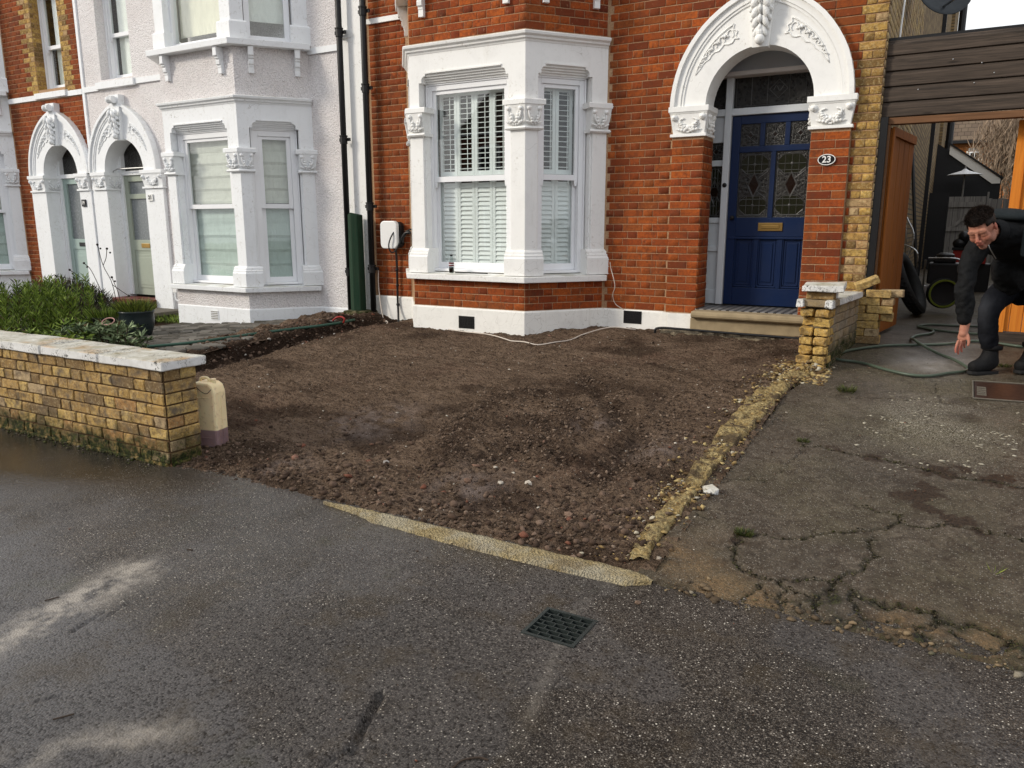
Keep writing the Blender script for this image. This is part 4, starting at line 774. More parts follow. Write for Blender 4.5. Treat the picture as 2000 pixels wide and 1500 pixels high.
        if glassfill=='shutters':
            n=4 if F is Ff else 2
            shutters(H,F,a-.02,b+.02,Z(2.07),Z(2.97),n,True,-.235,.054,M['shutter']); shutters(H,F,a-.02,b+.02,Z(1.04),Z(2.06),n,False,-.235,.050,M['shutter'])
        else:
            for z0,z1,mt in ((Z(2.10),Z(2.99),M['blind']),(Z(1.05),Z(2.06),M['blindteal'])):
                q=MB(); n=26; zz=[z0+(z1-z0)*i/n for i in range(n+1)]; nf=5
                vs=[];fs=[]
                for i,z in enumerate(zz):
                    ph=(i*nf/n)%1; d=-.235+.018*(1-ph)**2*1.2-(.012 if ph<.05 else 0)
                    for uu in (a-.12,(a+b)/2,b+.06): vs.append(F(uu,z,d+random.uniform(-.002,.002)))
                for i in range(n):
                    for j in range(2): fs.append((i*3+j,i*3+j+1,i*3+j+4,i*3+j+3))
                q.add(vs,fs); q.build('roman_blind',mt,H,smooth=False)
    # dark room behind
    m=MB(); m.box((B[0]-.3,WY-.25,Z(.9)),(A[0]+.3,WY+1.6,Z(3.2))); 
    # upper storey of the bay
    m=MB(); m.sweep(path,[(-.15,Z(4.06)),(.125,Z(4.05)),(.13,Z(4.125)),(-.15,Z(4.15))]); m.build('upper_bay_sill',mat,H,bevel=.006)
    for F,us in ((Ff,(.20,W-.22)),(Fr,(.22,S-.16)),(Fl,(.2,))):
        for uc in us:
            m=MB(); q=.05
            prof=[(0,Z(3.73)),(.03,Z(3.73)),(.03,Z(3.80)),(.036,Z(3.81)),(.036,Z(3.83)),(.055,Z(3.84)),(.06,Z(3.88)),(.05,Z(3.90)),(.075,Z(3.91)),(.075,Z(3.93)),(.10,Z(3.94)),(.10,Z(4.05)),(-.02,Z(4.05)),(-.02,Z(3.73))]
            n=len(prof); vs=[F(uc-q/1,z,d) for d,z in prof]+[F(uc+q/1,z,d) for d,z in prof]
            vs=[F(uc-.033,z,d) for d,z in prof]+[F(uc+.033,z,d) for d,z in prof]
            m.add(vs,[tuple(range(n))[::-1],tuple(range(n,2*n))]+[(i,(i+1)%n,n+(i+1)%n,n+i) for i in range(n)]); m.build('corbel',mat,H,bevel=.003)
    if upper:
        zt=5.9
        for nm,p in segs:
            m=MB(); m.sweep(p,[(-.2,Z(4.13)),(0,Z(4.13)),(0,Z(zt)),(-.2,Z(zt))]); c=m.build('upper_bay_column',mat,H,bevel=.004)
            m=MB(); m.sweep(ext(p,.035),[(-.2,Z(4.12)),(.035,Z(4.12)),(.035,Z(4.34)),(.02,Z(4.36)),(.002,Z(4.365)),(-.2,Z(4.366))]); m.build('column_base',mat,c)
        m=MB(); m.sweep(path,[(-.15,Z(zt)),(.0,Z(zt)),(0,Z(6.6)),(-.15,Z(6.6))]); m.build('upper_bay_top',mat,H)
        for F,w_,g in fac:
            l={id(Ff):.13,id(Fr):.145,id(Fl):.19}[id(F)]; r={id(Ff):w_-.20,id(Fr):w_-.185,id(Fl):w_-.145}[id(F)]
            q=MB(); fw=.07; z0=Z(4.14); z1=Z(zt)
            q.fbox(F,l+.03,l+.03+fw,z0,z1,-.2,-.1); q.fbox(F,r-.03-fw,r-.03,z0,z1,-.2,-.1); q.fbox(F,l+.03+fw,r-.03-fw,z0,z0+.075,-.2,-.099); q.build('upper_window_frame',winmat,H,bevel=.004)
            q=MB(); q.fbox(F,l+.1,r-.1,z0+.075,z1,-.154,-.15); q.build('pane',M['glass'],H)
            q=MB(); q.fbox(F,l+.08,r-.08,Z(4.32 if F is not Fr else 4.42),z1,-.26,-.25); q.build('roman_blind',M['blind2'] if F is not Fr else M['blindpale'],H)
    return Ff,Fr,Fl,path,lw,uw
def arch_pts(cx,zs,r,n=24,c=0.,a0=0,a1=math.pi):
    """semicircle (c=0) or two-centred pointed arch; from right to left"""
    if c==0: return [(cx+r*math.cos(a),zs+r*math.sin(a)) for a in np.linspace(a0,a1,n)]
    Rr=r+c; am=math.acos(c/Rr); pts=[(cx-c+Rr*math.cos(a),zs+Rr*math.sin(a)) for a in np.linspace(0,am,n//2)]
    return pts+[(2*cx-x,z) for x,z in pts[::-1][1:]]
def archring(m,F,cx,zs,ri,ci,ro,co,d0,d1,n=24):
    a=arch_pts(cx,zs,ri,n,ci); b=arch_pts(cx,zs,ro,n,co)
    def res(p,k=30):
        s_=[0]
        for q,w_ in zip(p,p[1:]): s_.append(s_[-1]+math.hypot(q[0]-w_[0],q[1]-w_[1]))
        t=np.linspace(0,s_[-1],k); return list(zip(np.interp(t,s_,[q[0] for q in p]),np.interp(t,s_,[q[1] for q in p])))
    a=res(a);b=res(b);k=len(a)
    vs=[F(*p,d) for d in (d0,d1) for ring in (a,b) for p in ring]  # a0,b0,a1,b1
    fs=[]
    for i in range(k-1):
        fs+= [(2*k+i,2*k+i+1,3*k+i+1,3*k+i),(i,k+i,k+i+1,i+1),(i,i+1,2*k+i+1,2*k+i),(k+i,3*k+i,3*k+i+1,k+i+1)]
    fs+=[(0,2*k,3*k,k),(k-1,2*k-1,4*k-1,3*k-1)]
    m.add(vs,fs)
def porch(H,cx,zs,mat,Fp,ri=.49,ro=.85,co=.2,deco=True):
    """white arch over a doorway; Fp is the facade frame with d=0 on the pier face"""
    m=MB(); archring(m,Fp,cx,zs,ri,0,ro-.09,co,-.30,.0); ar=m.build('door_arch',mat,H,smooth=False)
    m=MB(); archring(m,Fp,cx,zs,ro-.09,co,ro,co,-.06,.022); archring(m,Fp,cx,zs,ro-.03,co,ro+.012,co,-.06,.05); archring(m,Fp,cx,zs,ro-.115,co,ro-.092,co,-.0,.012); m.build('arch_moulding',mat,ar)
    # keystone: tapering console with lobed leaves
    m=MB(); zt=zs+math.sqrt((ro+co)**2-co**2)
    m.prism([(cx-.075,zs+ri-.03),(cx+.075,zs+ri-.03),(cx+.125,zt+.12),(cx-.125,zt+.12)],Fp,-.05,.055)
    m.ball(Fp(cx,zs+ri+.035,.085),(.046,.050,.050),14,10); m.ball(Fp(cx,zs+ri+.10,.080),(.040,.045,.055),12,8)
    for i,(z,w_,dd) in enumerate(((.115,.055,.075),(.195,.072,.095),(.275,.080,.115),(.36,.088,.13))):
        for s_ in (-1,1):
            m.ball(Fp(cx+s_*w_*.55,zs+ri+z,dd),(.026+.004*i,.034,.062),12,8,Matrix.Rotation(-s_*.45,3,'Y')); m.ball(Fp(cx+s_*w_*.95,zs+ri+z+.035,dd-.025),(.020+.003*i,.030,.045),10,7,Matrix.Rotation(-s_*.8,3,'Y'))
        m.tube(curve([Fp(cx,zs+ri+z-.03,dd+.01),Fp(cx,zs+ri+z+.02,dd+.036),Fp(cx,zs+ri+z+.07,dd+.01)],4),[.006,.012,.016,.018,.018,.016,.013,.009,.006],8)
    for s_ in (-1,1):
        m.lathe(Fp(cx+s_*.01,zt+.04,.10),[(.001,-.06),(.055,-.058),(.055,.058),(.001,.06)],16,axis=(1,0,0))
    m.build('keystone',mat,H,smooth=False,bevel=.002)
    if deco:
        for s_ in (-1,1):
            m=MB(); rm=(ri+ro)/2-.02
            pol=lambda t,e,dd=.004: Fp(cx+(rm+.02+e)*math.cos(math.pi/2-s_*t),zs+(rm+.02+e)*math.sin(math.pi/2-s_*t)+.02,dd)
            k_=14; up=[pol(.36+.80*i/k_,.075*(1-i/k_)**.9,.005) for i in range(k_+1)]; lo=[pol(.36+.80*i/k_,(-.075+.02*math.sin(i*1.9))*(1-i/k_)**.8,.004) for i in range(k_+1)]
            m.tube(up,[.0085-.0004*i for i in range(k_+1)],5); m.tube(lo,[.0075-.0003*i for i in range(k_+1)],5); m.tube(curve([up[0],pol(.39,.03),pol(.35,.0),pol(.39,-.035),lo[0]],3),.007,5)
            for i in range(5):
                t0=.44+.13*i; r0=.050*(1-i/6.5)
                m.tube([pol(t0+r0*(1-.07*j)*math.cos(j*.62)*1.1,(r0-.004*j*.6)*math.sin(j*.62),.006) for j in range(9)],[.008-.0006*j for j in range(9)],5)
                leafrelief(m,Fp,*[(lambda q:(q[0],q[2]))(pol(t0+.05,.0))][0],.0,.07*(1-i/8),.035*(1-i/7),(math.pi/2-s_*t0)-s_*math.pi/2+.5*s_,.3,4)
            m.build('carved_spray',mat,ar,smooth=True)
    return ar
def pier_capital(H,Fp,u0,u1,z0,z1,mat,inner=None,inner_side=1):
    m=MB(); c=(u0+u1)/2
    def fr(a,e0,e1,za,zb): # tapered block
        vs=[]
        for z,e in ((za,e0),(zb,e1)): vs+=[Fp(u0-e,z,e),Fp(u1+e,z,e),Fp(u1+e,z,-.30),Fp(u0-e,z,-.30)]
        m.add(vs,[(0,3,2,1),(4,5,6,7),(0,1,5,4),(1,2,6,5),(2,3,7,6),(3,0,4,7)])
    h=z1-z0; fr(0,.03,.03,z0,z0+.03); fr(0,.005,.035,z0+.03,z1-.075); fr(0,.05,.05,z1-.055,z1); fr(0,.035,.045,z1-.075,z1-.055)
    k=m.build('pier_capital',mat,H,bevel=.004)
    m=MB(); capital_deco(m,Fp,u0+.0,u1-.0,z0+.03,z1-.06,.018,0)
    # spray on the side that faces the doorway
    Fs=frame(*Fp(u1 if inner_side>0 else u0,0,0)[:2],(-Fp.n[0]*1.,-Fp.n[1]*1.),(1,0) if inner_side>0 else (-1,0))
    capital_deco(m,Fs,.03,.27,z0+.03,z1-.06,.016,1); m.build('carved_leaf',mat,k,smooth=True)
def number_plate(name,label,txt,Fp,u,z,w_,h,base,ink,oval=True,size=.06,rim=None):
    t=thing(name,label,'house number',Fp(u,z,0)); m=MB()
    if oval: pl=[(u+w_/2*math.cos(a),z+h/2*math.sin(a)) for a in np.linspace(0,2*math.pi,40)[:-1]]
    else: pl=[(u-w_/2,z-h/2),(u+w_/2,z-h/2),(u+w_/2,z+h/2),(u-w_/2,z+h/2)]
    m.prism(pl,Fp,.006,.022); m.build('plate',base,t)
    if rim:
        m=MB(); pts=[Fp(a,b,.022) for a,b in [(u+(w_/2-.002)*math.cos(a),z+(h/2-.002)*math.sin(a)) for a in np.linspace(0,2*math.pi,40)]]; m.tube(pts,.0045,6,False); m.build('rim',rim,t)
    cu=bpy.data.curves.new('numerals','FONT'); cu.body=txt; cu.size=size; cu.align_x='CENTER'; cu.align_y='CENTER'; cu.extrude=.002; cu.offset=.0018
    o=bpy.data.objects.new('numerals_tmp',cu); COL.objects.link(o); dg=bpy.context.evaluated_depsgraph_get(); me=bpy.data.meshes.new_from_object(o.evaluated_get(dg)); bpy.data.objects.remove(o)
    me.name='numerals'; q=link('numerals',me,ink,None,fix=False); q.matrix_world=Matrix.Translation(Fp(u,z,.0245))@Matrix.Rotation(R(90),4,'X'); 
    mw=q.matrix_world.copy(); q.parent=t; q.matrix_parent_inverse=Matrix.Translation(-Vector(t.location)); q.matrix_basis=mw
    return t
def leaded_pane(parent,F,u0,u1,z0,z1,d,kind):
    m=MB(); m.fbox(F,u0,u1,z0,z1,d-.006,d); p=m.build('leaded_pane',M['leaded'],parent)
    m=MB(); r=.0032; c=(u0+u1)/2; w_=u1-u0; h=z1-z0; D=d+.001
    ln=lambda a,b,q=r: m.tube([F(*a,D),F(*b,D)],q,5)
    rect=lambda a,b,e,f:(ln((a,e),(b,e)),ln((b,e),(b,f)),ln((b,f),(a,f)),ln((a,f),(a,e)))
    rect(u0+.004,u1-.004,z0+.004,z1-.004); rect(u0+.024,u1-.024,z0+.024,z1-.024)
    if kind=='small':
        zc=(z0+z1)/2; q=.032
        ln((c-q,zc),(c,zc+q));ln((c,zc+q),(c+q,zc));ln((c+q,zc),(c,zc-q));ln((c,zc-q),(c-q,zc)); ln((c,zc+q),(c,z1-.02));ln((c,zc-q),(c,z0+.02));ln((c-q,zc),(u0+.02,zc));ln((c+q,zc),(u1-.02,zc))
        for s_ in (-1,1): ln((c+s_*.02,zc+.05),(c+s_*(w_/2-.024),zc+h/2-.024)) ; ln((c+s_*.02,zc-.05),(c+s_*(w_/2-.024),zc-h/2+.024))
        e=MB(); e.prism([(c-.02,zc),(c,zc-.02),(c+.02,zc),(c,zc+.02)],F,d,d+.0015); e.build('coloured_glass',M['leadedred'],p)
    elif kind in('big','side'):
        e=MB(); e2=MB(); ww=w_/2-.024
        for zc in (z0+.125,z1-.125):
            pts=[(c-ww,zc-.04),(c-ww*.55,zc-.095),(c+ww*.55,zc-.095),(c+ww,zc-.04),(c+ww,zc+.04),(c+ww*.55,zc+.095),(c-ww*.55,zc+.095),(c-ww,zc+.04)]
            for a,b in zip(pts,pts[1:]+pts[:1]): ln(a,b)
            for f_ in (-.5,0,.5): ln((c+ww*f_,zc-.095),(c+ww*f_,zc+.095))
            ln((c-ww,zc),(c+ww,zc)); e=MB(); e.prism([(a,b) for a,b in pts],F,d,d+.0012); e.build('coloured_glass',M['leadedgreen'],p); m.ball(F(c,zc,d+.002),(.016,.006,.016),8,5)
        zc=(z0+z1)/2; q=min(.055,ww*.75); 
        for k_ in (0,.016): ln((c-q-k_*.6,zc),(c,zc+.115+k_));ln((c,zc+.115+k_),(c+q+k_*.6,zc));ln((c+q+k_*.6,zc),(c,zc-.115-k_));ln((c,zc-.115-k_),(c-q-k_*.6,zc))
        for s_ in (-1,1): ln((c+s_*q*.6,zc+.06),(c+s_*ww,zc+.14)); ln((c+s_*q*.6,zc-.06),(c+s_*ww,zc-.14))
        ln((c-ww,zc+.145),(c+ww,zc+.145)); ln((c-ww,zc-.145),(c+ww,zc-.145))
        e2.prism([(c-q,zc),(c,zc-.11),(c+q,zc),(c,zc+.11)],F,d,d+.0012); e2.build('coloured_glass',M['leadedred'],p)
    elif kind=='top':
        zc=(z0+z1)/2
        for f_ in (-.3,-.12,.12,.3): ln((c+w_*f_,z0+.02),(c+w_*f_,z1-.02))
        q=.09; ln((c-q,zc),(c,zc+q));ln((c,zc+q),(c+q,zc));ln((c+q,zc),(c,zc-q));ln((c,zc-q),(c-q,zc)); m.tube(curve([F(c-.05,zc-.01,D),F(c-.02,zc+.03,D),F(c+.01,zc-.02,D),F(c+.05,zc+.03,D)],4),.004,5)
    m.build('leading',M['lead'],p)
    return p
# ---------------------------------------------------------------- house 23
H=thing('brick_house','orange red brick terraced house with white bay window and navy front door','house',(-3.7,8.05,.35))
Fm=frame(0,WY,(1,0),(0,-1)); Fp=frame(0,8.0,(1,0),(0,-1))
cx23=-1.83; zs23=2.70; ri=.515
def archx(z,r,c=0.,zs=zs23):
    if z<=zs: return r
    q=(r+c)**2-(z-zs)**2
    return max(math.sqrt(q)-c,0) if q>0 else 0
# main wall with openings
m=MB()
def wbox(x0,x1,z0,z1,th=.3): m.fbox(Fm,x0,x1,z0,z1,-th,0)
wbox(-6.72,-5.85,.05,4.15); wbox(-3.62,cx23-ri,.05,2.70); wbox(cx23+ri,-.74,.05,2.70); wbox(-5.85,-3.62,3.3,4.15); wbox(-5.85,-3.62,.05,.9); wbox(-6.72,-.74,4.15,7.4)
top=[(cx23-.95,zs23),(cx23-.95,4.15),(cx23+.95,4.15),(cx23+.95,zs23)]
ap=arch_pts(cx23,zs23,ri+.03,20)
m.prism([(-3.62,zs23),(-3.62,4.15),(-.74,4.15),(-.74,zs23)]+ap,Fm,-.3,0)
# pier cores
m.fbox(Fm,-2.67,cx23-ri,.05,2.41,.0,.05); m.fbox(Fm,cx23+ri,-.97,.05,2.41,0,.05)
wall=m.build('wall',M['mortar'],H)
# side wall
Fsd=frame(-.74,WY,(0,1),(1,0))
m=MB(); m.box((-1.04,WY+.30,.05),(-.741,13.0,9)); sw=m.build('side_wall',M['mortar_brown'],H)
m=MB(); m.box((-1.04,13.0,.05),(-.737,24.5,9)); m.box((-1.04,24.5,.05),(-.66,27.8,8.2)); m.build('rear_side_wall',M['sidefar'],H)
m=MB(); m.box((-6.72,WY+.28,7.4),(-.7,24,7.5)); m.box((-6.72,24.5,.1),(-1.04,24.7,7.4)); m.box((-6.72,8.36,.1),(-6.6,24,7.4)); m.build('roof_slab',M['rooftile'],H)
# dark rooms behind the openings
def room(x0,x1,y0,y1,z0,z1,mat=None):
    q=MB(); v=[(x0,y0,z0),(x1,y0,z0),(x1,y1,z0),(x0,y1,z0),(x0,y0,z1),(x1,y0,z1),(x1,y1,z1),(x0,y1,z1)]
    q.add(v,[(0,1,2,3),(4,5,6,7),(1,2,6,5),(2,3,7,6),(3,0,4,7)]); return q.build('room',mat or M['dark'],H_)
H_=H; room(-5.85,-3.62,WY-.0,9.6,.9,3.3)
Ff,Fr,Fl,path,lw,uw=bay(H,-4.02,0,M['white'],M['upvc'],'shutters',False,brickF=True,ground=.05)
# plinth along the wall and the bay
m=MB(); m.sweep([(-6.72,WY)]+path+[(cx23-ri-.40,WY),(-2.36,WY)],[(-.02,.0),(.022,.0),(.022,.585),(.012,.602),(-.02,.606)]); m.build('plinth',M['plinth'],H)
m=MB(); m.sweep([(-2.70,WY-.05),(-2.37,WY-.05)],[(-.05,.0),(.018,.0),(.018,.60),(-.05,.604)]); m.build('plinth',M['plinth'],H)
B_=[]
pk=lambda k:(lambda u,z,i:k)
ivm=lambda z:[(-6.68,-6.115)]+([(-3.41,-2.675)] if z<2.40 else [(-3.41,cx23-archx(z,.86,.2))])
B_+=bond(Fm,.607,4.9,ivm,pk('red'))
# right of the arch: red closers and toothed yellow quoins
def ivq(z): a=-.965 if z<2.40 else cx23+archx(z,.86,.2); return [(a,-.742)]
def pickq(u,z,i):
    yel=-.955+(.045 if i%2 else -.03)-(.0 if z<2.7 else .015)
    if z>2.7: yel=-.99+(.07 if i%2 else -.0)
    return 'red' if u<yel-.02 else 'stock'
qb=[]
z=.607;k=0
while z<4.9:
    zc=z+.0385; a=ivq(zc)[0][0]; cuts=[a]; sp_=(-.90,) if (k%2) else (-.945,)
    if k%2: cuts+= [max(a,-.93)+.0,-.845] if a<-.93 else ([-.845] if a<-.86 else [])
    else: cuts+= [-.965] if a<-1.0 else []
    cuts=sorted(set(cuts))+[-.742]
    extra=[]
    if a<-1.03:  # above the pier the red courses run between arch and quoin
        u=-.965
        while u-.225>a: u-=.225; extra.append(u)
    cuts=sorted(set(cuts+extra))
    for c0,c1 in zip(cuts,cuts[1:]):
        if c1-c0>.02: qb.append((Fm,(c0+c1)/2+.0015,zc,c1-c0-.007,.066,'red' if (c0+c1)/2<-.955+(.02 if k%2 else -.0) else 'stock',.009,random.random()))
    z+=.0771;k+=1
B_+=qb
# piers, front and the visible return
for u0,u1 in ((-2.672,cx23-ri),(cx23+ri,-.968)):
    for k in range(23):
        zc=.607+.0771*(k+.5); w_=u1-u0; c_=u0+(.64 if (k%2)^(u0<-2) else .36)*w_
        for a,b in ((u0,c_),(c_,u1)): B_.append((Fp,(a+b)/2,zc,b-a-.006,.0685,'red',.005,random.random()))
Fret=frame(cx23-ri,8.0-.006,(0,1),(1,0)); B_+=bond(Fret,.607,2.40,lambda z:[(0,.35)],pk('red'),D=.006)
# bay brickwork
B_+=bond(Ff,.607,.905,lambda z:[(0,1.48)],pk('red')); B_+=bond(Fr,.607,.905,lambda z:[(0,.95)],pk('red'))
Ff2=frame(Ff.o[0],Ff.o[1]+.012,Ff.u,Ff.n); Fr2=frame(Fr.o[0]-.788*.012,Fr.o[1]+.616*.012,Fr.u,Fr.n)
B_+=bond(Ff2,3.475,4.05,lambda z:[(0,1.48)],pk('red')); B_+=bond(Fr2,3.475,4.05,lambda z:[(0,.95)],pk('red'))
emit(B_,wall)
SB=bond(Fsd,.44,8.6,lambda z:[(0.0,4.9)],pk('stock_dark'),D=.011); emit(SB,sw,limit=0)
# string course, porch arch, capitals
m=MB(); m.sweep([(-6.70,WY),(-6.10,WY)],[(0,3.975),(.03,3.975),(.03,4.035),(0,4.045)]); m.build('string_course',M['white'],H)
porch(H,cx23,zs23,M['white'],Fp,ri=ri,ro=.855,co=.2)
pier_capital(H,Fp,-2.66,cx23-ri-.0,2.405,2.70,M['white']); pier_capital(H,Fp,cx23+ri,-.98,2.405,2.70,M['white'],inner_side=-1)
# porch interior
m=MB(); m.box((-2.62,8.36,3.02),(-1.0,8.62,3.06)); m.box((-2.62,8.36,.6),(-2.50,8.62,3.02)); m.box((-1.12,8.36,.6),(-1.0,8.62,3.02)); m.build('porch_lining',M['taupe'],H)
Fd=frame(0,8.5,(1,0),(0,-1))
m=MB(); m.fbox(Fd,-2.50,-1.12,3.06,3.25,-.08,.04); m.fbox(Fd,-2.50,-2.44,.67,3.06,-.08,.02); m.fbox(Fd,-2.265,-2.195,.67,3.06,-.08,.035); m.fbox(Fd,-2.44,-2.265,2.645,2.715,-.08,.028); m.fbox(Fd,-2.195,-1.30,2.645,2.715,-.08,.028); m.fbox(Fd,-1.30,-1.12,.67,3.06,-.08,.035); m.fbox(Fd,-2.44,-2.265,2.38,2.645,-.06,.0); m.fbox(Fd,-2.44,-2.265,2.14,2.20,-.06,.0)
m.fbox(Fd,-2.44,-2.265,.67,1.60,-.06,-.02); m.fbox(Fd,-2.44,-2.265,1.545,1.60,-.02,.0);m.fbox(Fd,-2.44,-2.265,1.24,1.30,-.02,.0);m.fbox(Fd,-2.44,-2.265,.67,.82,-.02,.0)
df=m.build('door_frame',M['lightblue'],H,bevel=.004)
leaded_pane(df,Fd,-2.44,-2.265,1.60,2.14,-.02,'side'); leaded_pane(df,Fd,-2.44,-2.265,2.20,2.38,-.02,'small'); leaded_pane(df,Fd,-2.44,-2.265,2.715,3.06,-.03,'none'); leaded_pane(df,Fd,-2.195,-1.30,2.715,3.06,-.03,'top')
m=MB(); m.lathe(Fd(-2.23,1.94,.035),[(.024,-.004),(.024,.006),(.014,.010),(.001,.011)],16,axis=(0,-1,0)); m.build('door_bell',M['black'],df)
# door leaf
u0,u1=-2.19,-1.31; w_=u1-u0; m=MB(); D0,D1=-.045,-.004; st=.09; mu=.05
cuts3=[u0+st,u0+st+(w_-2*st-2*mu)/3]; pw=(w_-2*st-2*mu)/3
m.fbox(Fd,u0,u0+st,.672,2.64,D0,D1); m.fbox(Fd,u1-st,u1,.672,2.64,D0,D1)
for z0,z1 in ((2.555,2.64),(2.27,2.33),(1.40,1.60),(.672,.86)): m.fbox(Fd,u0+st,u1-st,z0,z1,D0,D1-.001)
for i in range(2):
    a=u0+st+pw*(i+1)+mu*i; m.fbox(Fd,a,a+mu,2.33,2.555,D0,D1-.001); m.fbox(Fd,a,a+mu,.86,1.40,D0,D1-.001)
bw=(w_-2*st-.05)/2; m.fbox(Fd,u0+st+bw,u0+st+bw+.05,1.60,2.27,D0,D1-.001)
m.fbox(Fd,u0+st,u1-st,.86,1.40,D0,-.026)
m.fbox(Fd,u0+.02,u1-.02,1.375,1.398,D1-.001,.006)
dr=m.build('front_door',M['blue'],H,bevel=.004)
for i in range(3):
    a=u0+st+(pw+mu)*i; q=MB()
    for e,dd in ((.0,-.012),(.022,-.020)):
        for (x0,x1,z0,z1) in ((a+e,a+pw-e,.865+e,.880+e),(a+e,a+pw-e,1.378-e,1.393-e),(a+e,a+e+.013,.865+e,1.39-e),(a+pw-e-.013,a+pw-e,.865+e,1.39-e)): q.fbox(Fd,x0,x1,z0,z1,-.026,dd)
    q.fbox(Fd,a+.05,a+pw-.05,.925,1.335,-.026,-.018); q.build('door_panel',M['blue'],dr,bevel=.004)
    leaded_pane(dr,Fd,a,a+pw,2.33,2.555,-.02,'small')
for a in (u0+st,u0+st+bw+.05): leaded_pane(dr,Fd,a,a+bw,1.60,2.27,-.02,'big')
q=MB(); lu=-1.735; q.fbox(Fd,lu-.125,lu+.125,1.46,1.545,-.005,.006); q.fbox(Fd,lu-.09,lu+.09,1.485,1.52,.006,.012); q.build('letterbox',M['brass'],dr,bevel=.004)
q=MB(); q.ball(Fd(u0+.055,1.60,.02),.024,12,8); q.tube([Fd(u0+.055,1.60,0),Fd(u0+.055,1.60,.02)],.01,8); q.build('door_knob',M['black'],dr)
# threshold and steps
m=MB(); m.box((-2.345,7.99,.52),(-1.315,8.36,.657)); m.box((-2.50,8.36,.52),(-1.10,8.6,.657)); m.build('tiled_threshold',M['tile'],H)
m=MB(); m.sweep([(-2.34,7.93),(-1.12,7.93)],[(-.12,.575),(.10,.575),(.118,.59),(.122,.61),(.116,.635),(.10,.648),(-.12,.65)])
m.box((-2.36,7.875,.44),(-1.06,7.95,.574)); m.build('door_step',M['stone'],H,bevel=.012)
m=MB(); m.box((-2.63,7.935,.1),(-2.36,8.04,.60)); m.build('step_cheek',M['plinth'],H,bevel=.006)
# rough footing under the step, a heap of cobbly concrete
def roughbox(name,x0,x1,y0,y1,z0,z1,mat,parent=None,amp=.02,st=.02,seed=0):
    nx=int((x1-x0)/st); nz=max(2,int((z1-z0)/st)); vs=[];fs=[]
    for j in range(nz+1):
        for i in range(nx+1):
            x=x0+(x1-x0)*i/nx; z=z0+(z1-z0)*j/nz; vs.append((x,y0+amp*float(fbm(np.array(x*14),np.array(z*14),3,seed))*1.6+.012*j/nz,z+(amp*.7*float(fbm(np.array(x*11),np.array(z*9),2,seed+4)) if j==nz else 0)))
    b=len(vs); 
    for i in range(nx+1): vs.append((x0+(x1-x0)*i/nx,y1,z1))
    for j in range(nz):
        for i in range(nx): a=j*(nx+1)+i; fs.append((a,a+1,a+nx+2,a+nx+1))
    for i in range(nx): a=nz*(nx+1)+i; fs.append((a,a+1,b+i+1,b+i))
    q=MB(); q.add(vs,fs); return q.build(name,mat,parent,smooth=True)
roughbox('step_footing',-2.66,-1.05,7.80,8.0,.26,.44,M['mortar_grey'],H,.035,.018,3)
# air bricks, drip groove detail
for F,u,z in ((Ff,.74,.44),(Fm,-3.055,.52)):
    q=MB(); q.fbox(F,u-.105,u+.105,z-.070,z+.070,.022,.027); ab=q.build('air_vent',M['black'],H)
    q=MB()
    for i in range(9): q.fbox(F,u-.095+.0215*i,u-.095+.0215*i+.012,z-.062,z+.062,.027,.031)
    for j in range(7): q.fbox(F,u-.10,u+.10,z-.058+.019*j,z-.053+.019*j,.0272,.0325)
    q.build('vent_grille',M['blackiron'],ab)
number_plate('house_number','small oval black enamel plate reading 23 in white on the right brick pier','23',Fp,-1.155,2.125,.155,.098,M['navyplate'],M['lettering'],True,.082,M['lettering'])
# ---------------------------------------------------------------- house 21
H=thing('rendered_house','white roughcast terraced house with sage front door and white bay window','house',(-9.9,8.05,.2)); H_=H
dz=-.285; cx21=-11.80; zs21=2.375; r21=.50; XL=-12.70; XR=-7.165
m=MB()
wbox(-7.75,XR,.02,3.9); wbox(-10.3,-7.75,.02,.7); wbox(-10.3,-7.75,3.0,3.9); wbox(cx21+r21,-10.3,.02,3.9-1.525); wbox(XL,cx21-r21,.02,zs21)
m.prism([(XL,zs21),(XL,3.60),(-10.3,3.60),(-10.3,zs21)]+arch_pts(cx21,zs21,r21+.03,20),Fm,-.3,0)
wbox(XL,-12.22,3.60,6.6); wbox(-11.42,-10.3,3.60,6.6); wbox(-12.22,-11.42,5.4,6.6); wbox(-10.3,XR,3.9,6.6); wbox(-12.22,-11.42,3.6,3.80)
wall21=m.build('wall',M['render'],H)
m=MB(); m.box((XL,WY+.28,6.6),(XR,20,6.7)); m.box((XL,20,0),(XR,20.2,6.6)); m.build('roof_slab',M['rooftile'],H)
room(-10.1,-7.9,WY,9.6,.6,2.95,M['dark']); room(-12.22,-11.42,WY+.26,9.5,3.7,5.5,M['dark'])
bay(H,-8.30,dz,M['white21'],M['upvc'],'upvc',True,ground=.02,upmat=M['render'])
P21=[(-8.30-1.48-.591,WY),(-8.30-1.48,7.294),(-8.30,7.294),(-8.30+.591,WY)]
m=MB(); m.sweep(P21+[(XR,WY)],[(-.02,.0),(.012,.0),(.012,.385),(.004,.40),(-.02,.402)]); m.build('plinth',M['white21'],H)
m=MB(); m.sweep([(-7.71,WY),(XR,WY)],[(0,3.725),(.03,3.725),(.03,3.80),(0,3.81)]); m.build('string_course',M['white21'],H); m=MB(); m.sweep([(XL,WY),(-12.30,WY)],[(0,3.645),(.03,3.645),(.03,3.725),(0,3.735)]); m.sweep([(-11.34,WY),(-10.37,WY)],[(0,3.675),(.03,3.675),(.03,3.755),(0,3.765)]); m.sweep([(-12.30,WY),(-11.34,WY)],[(-.2,3.66),(.065,3.66),(.065,3.76),(-.2,3.80)]); m.build('string_course',M['white21'],H)
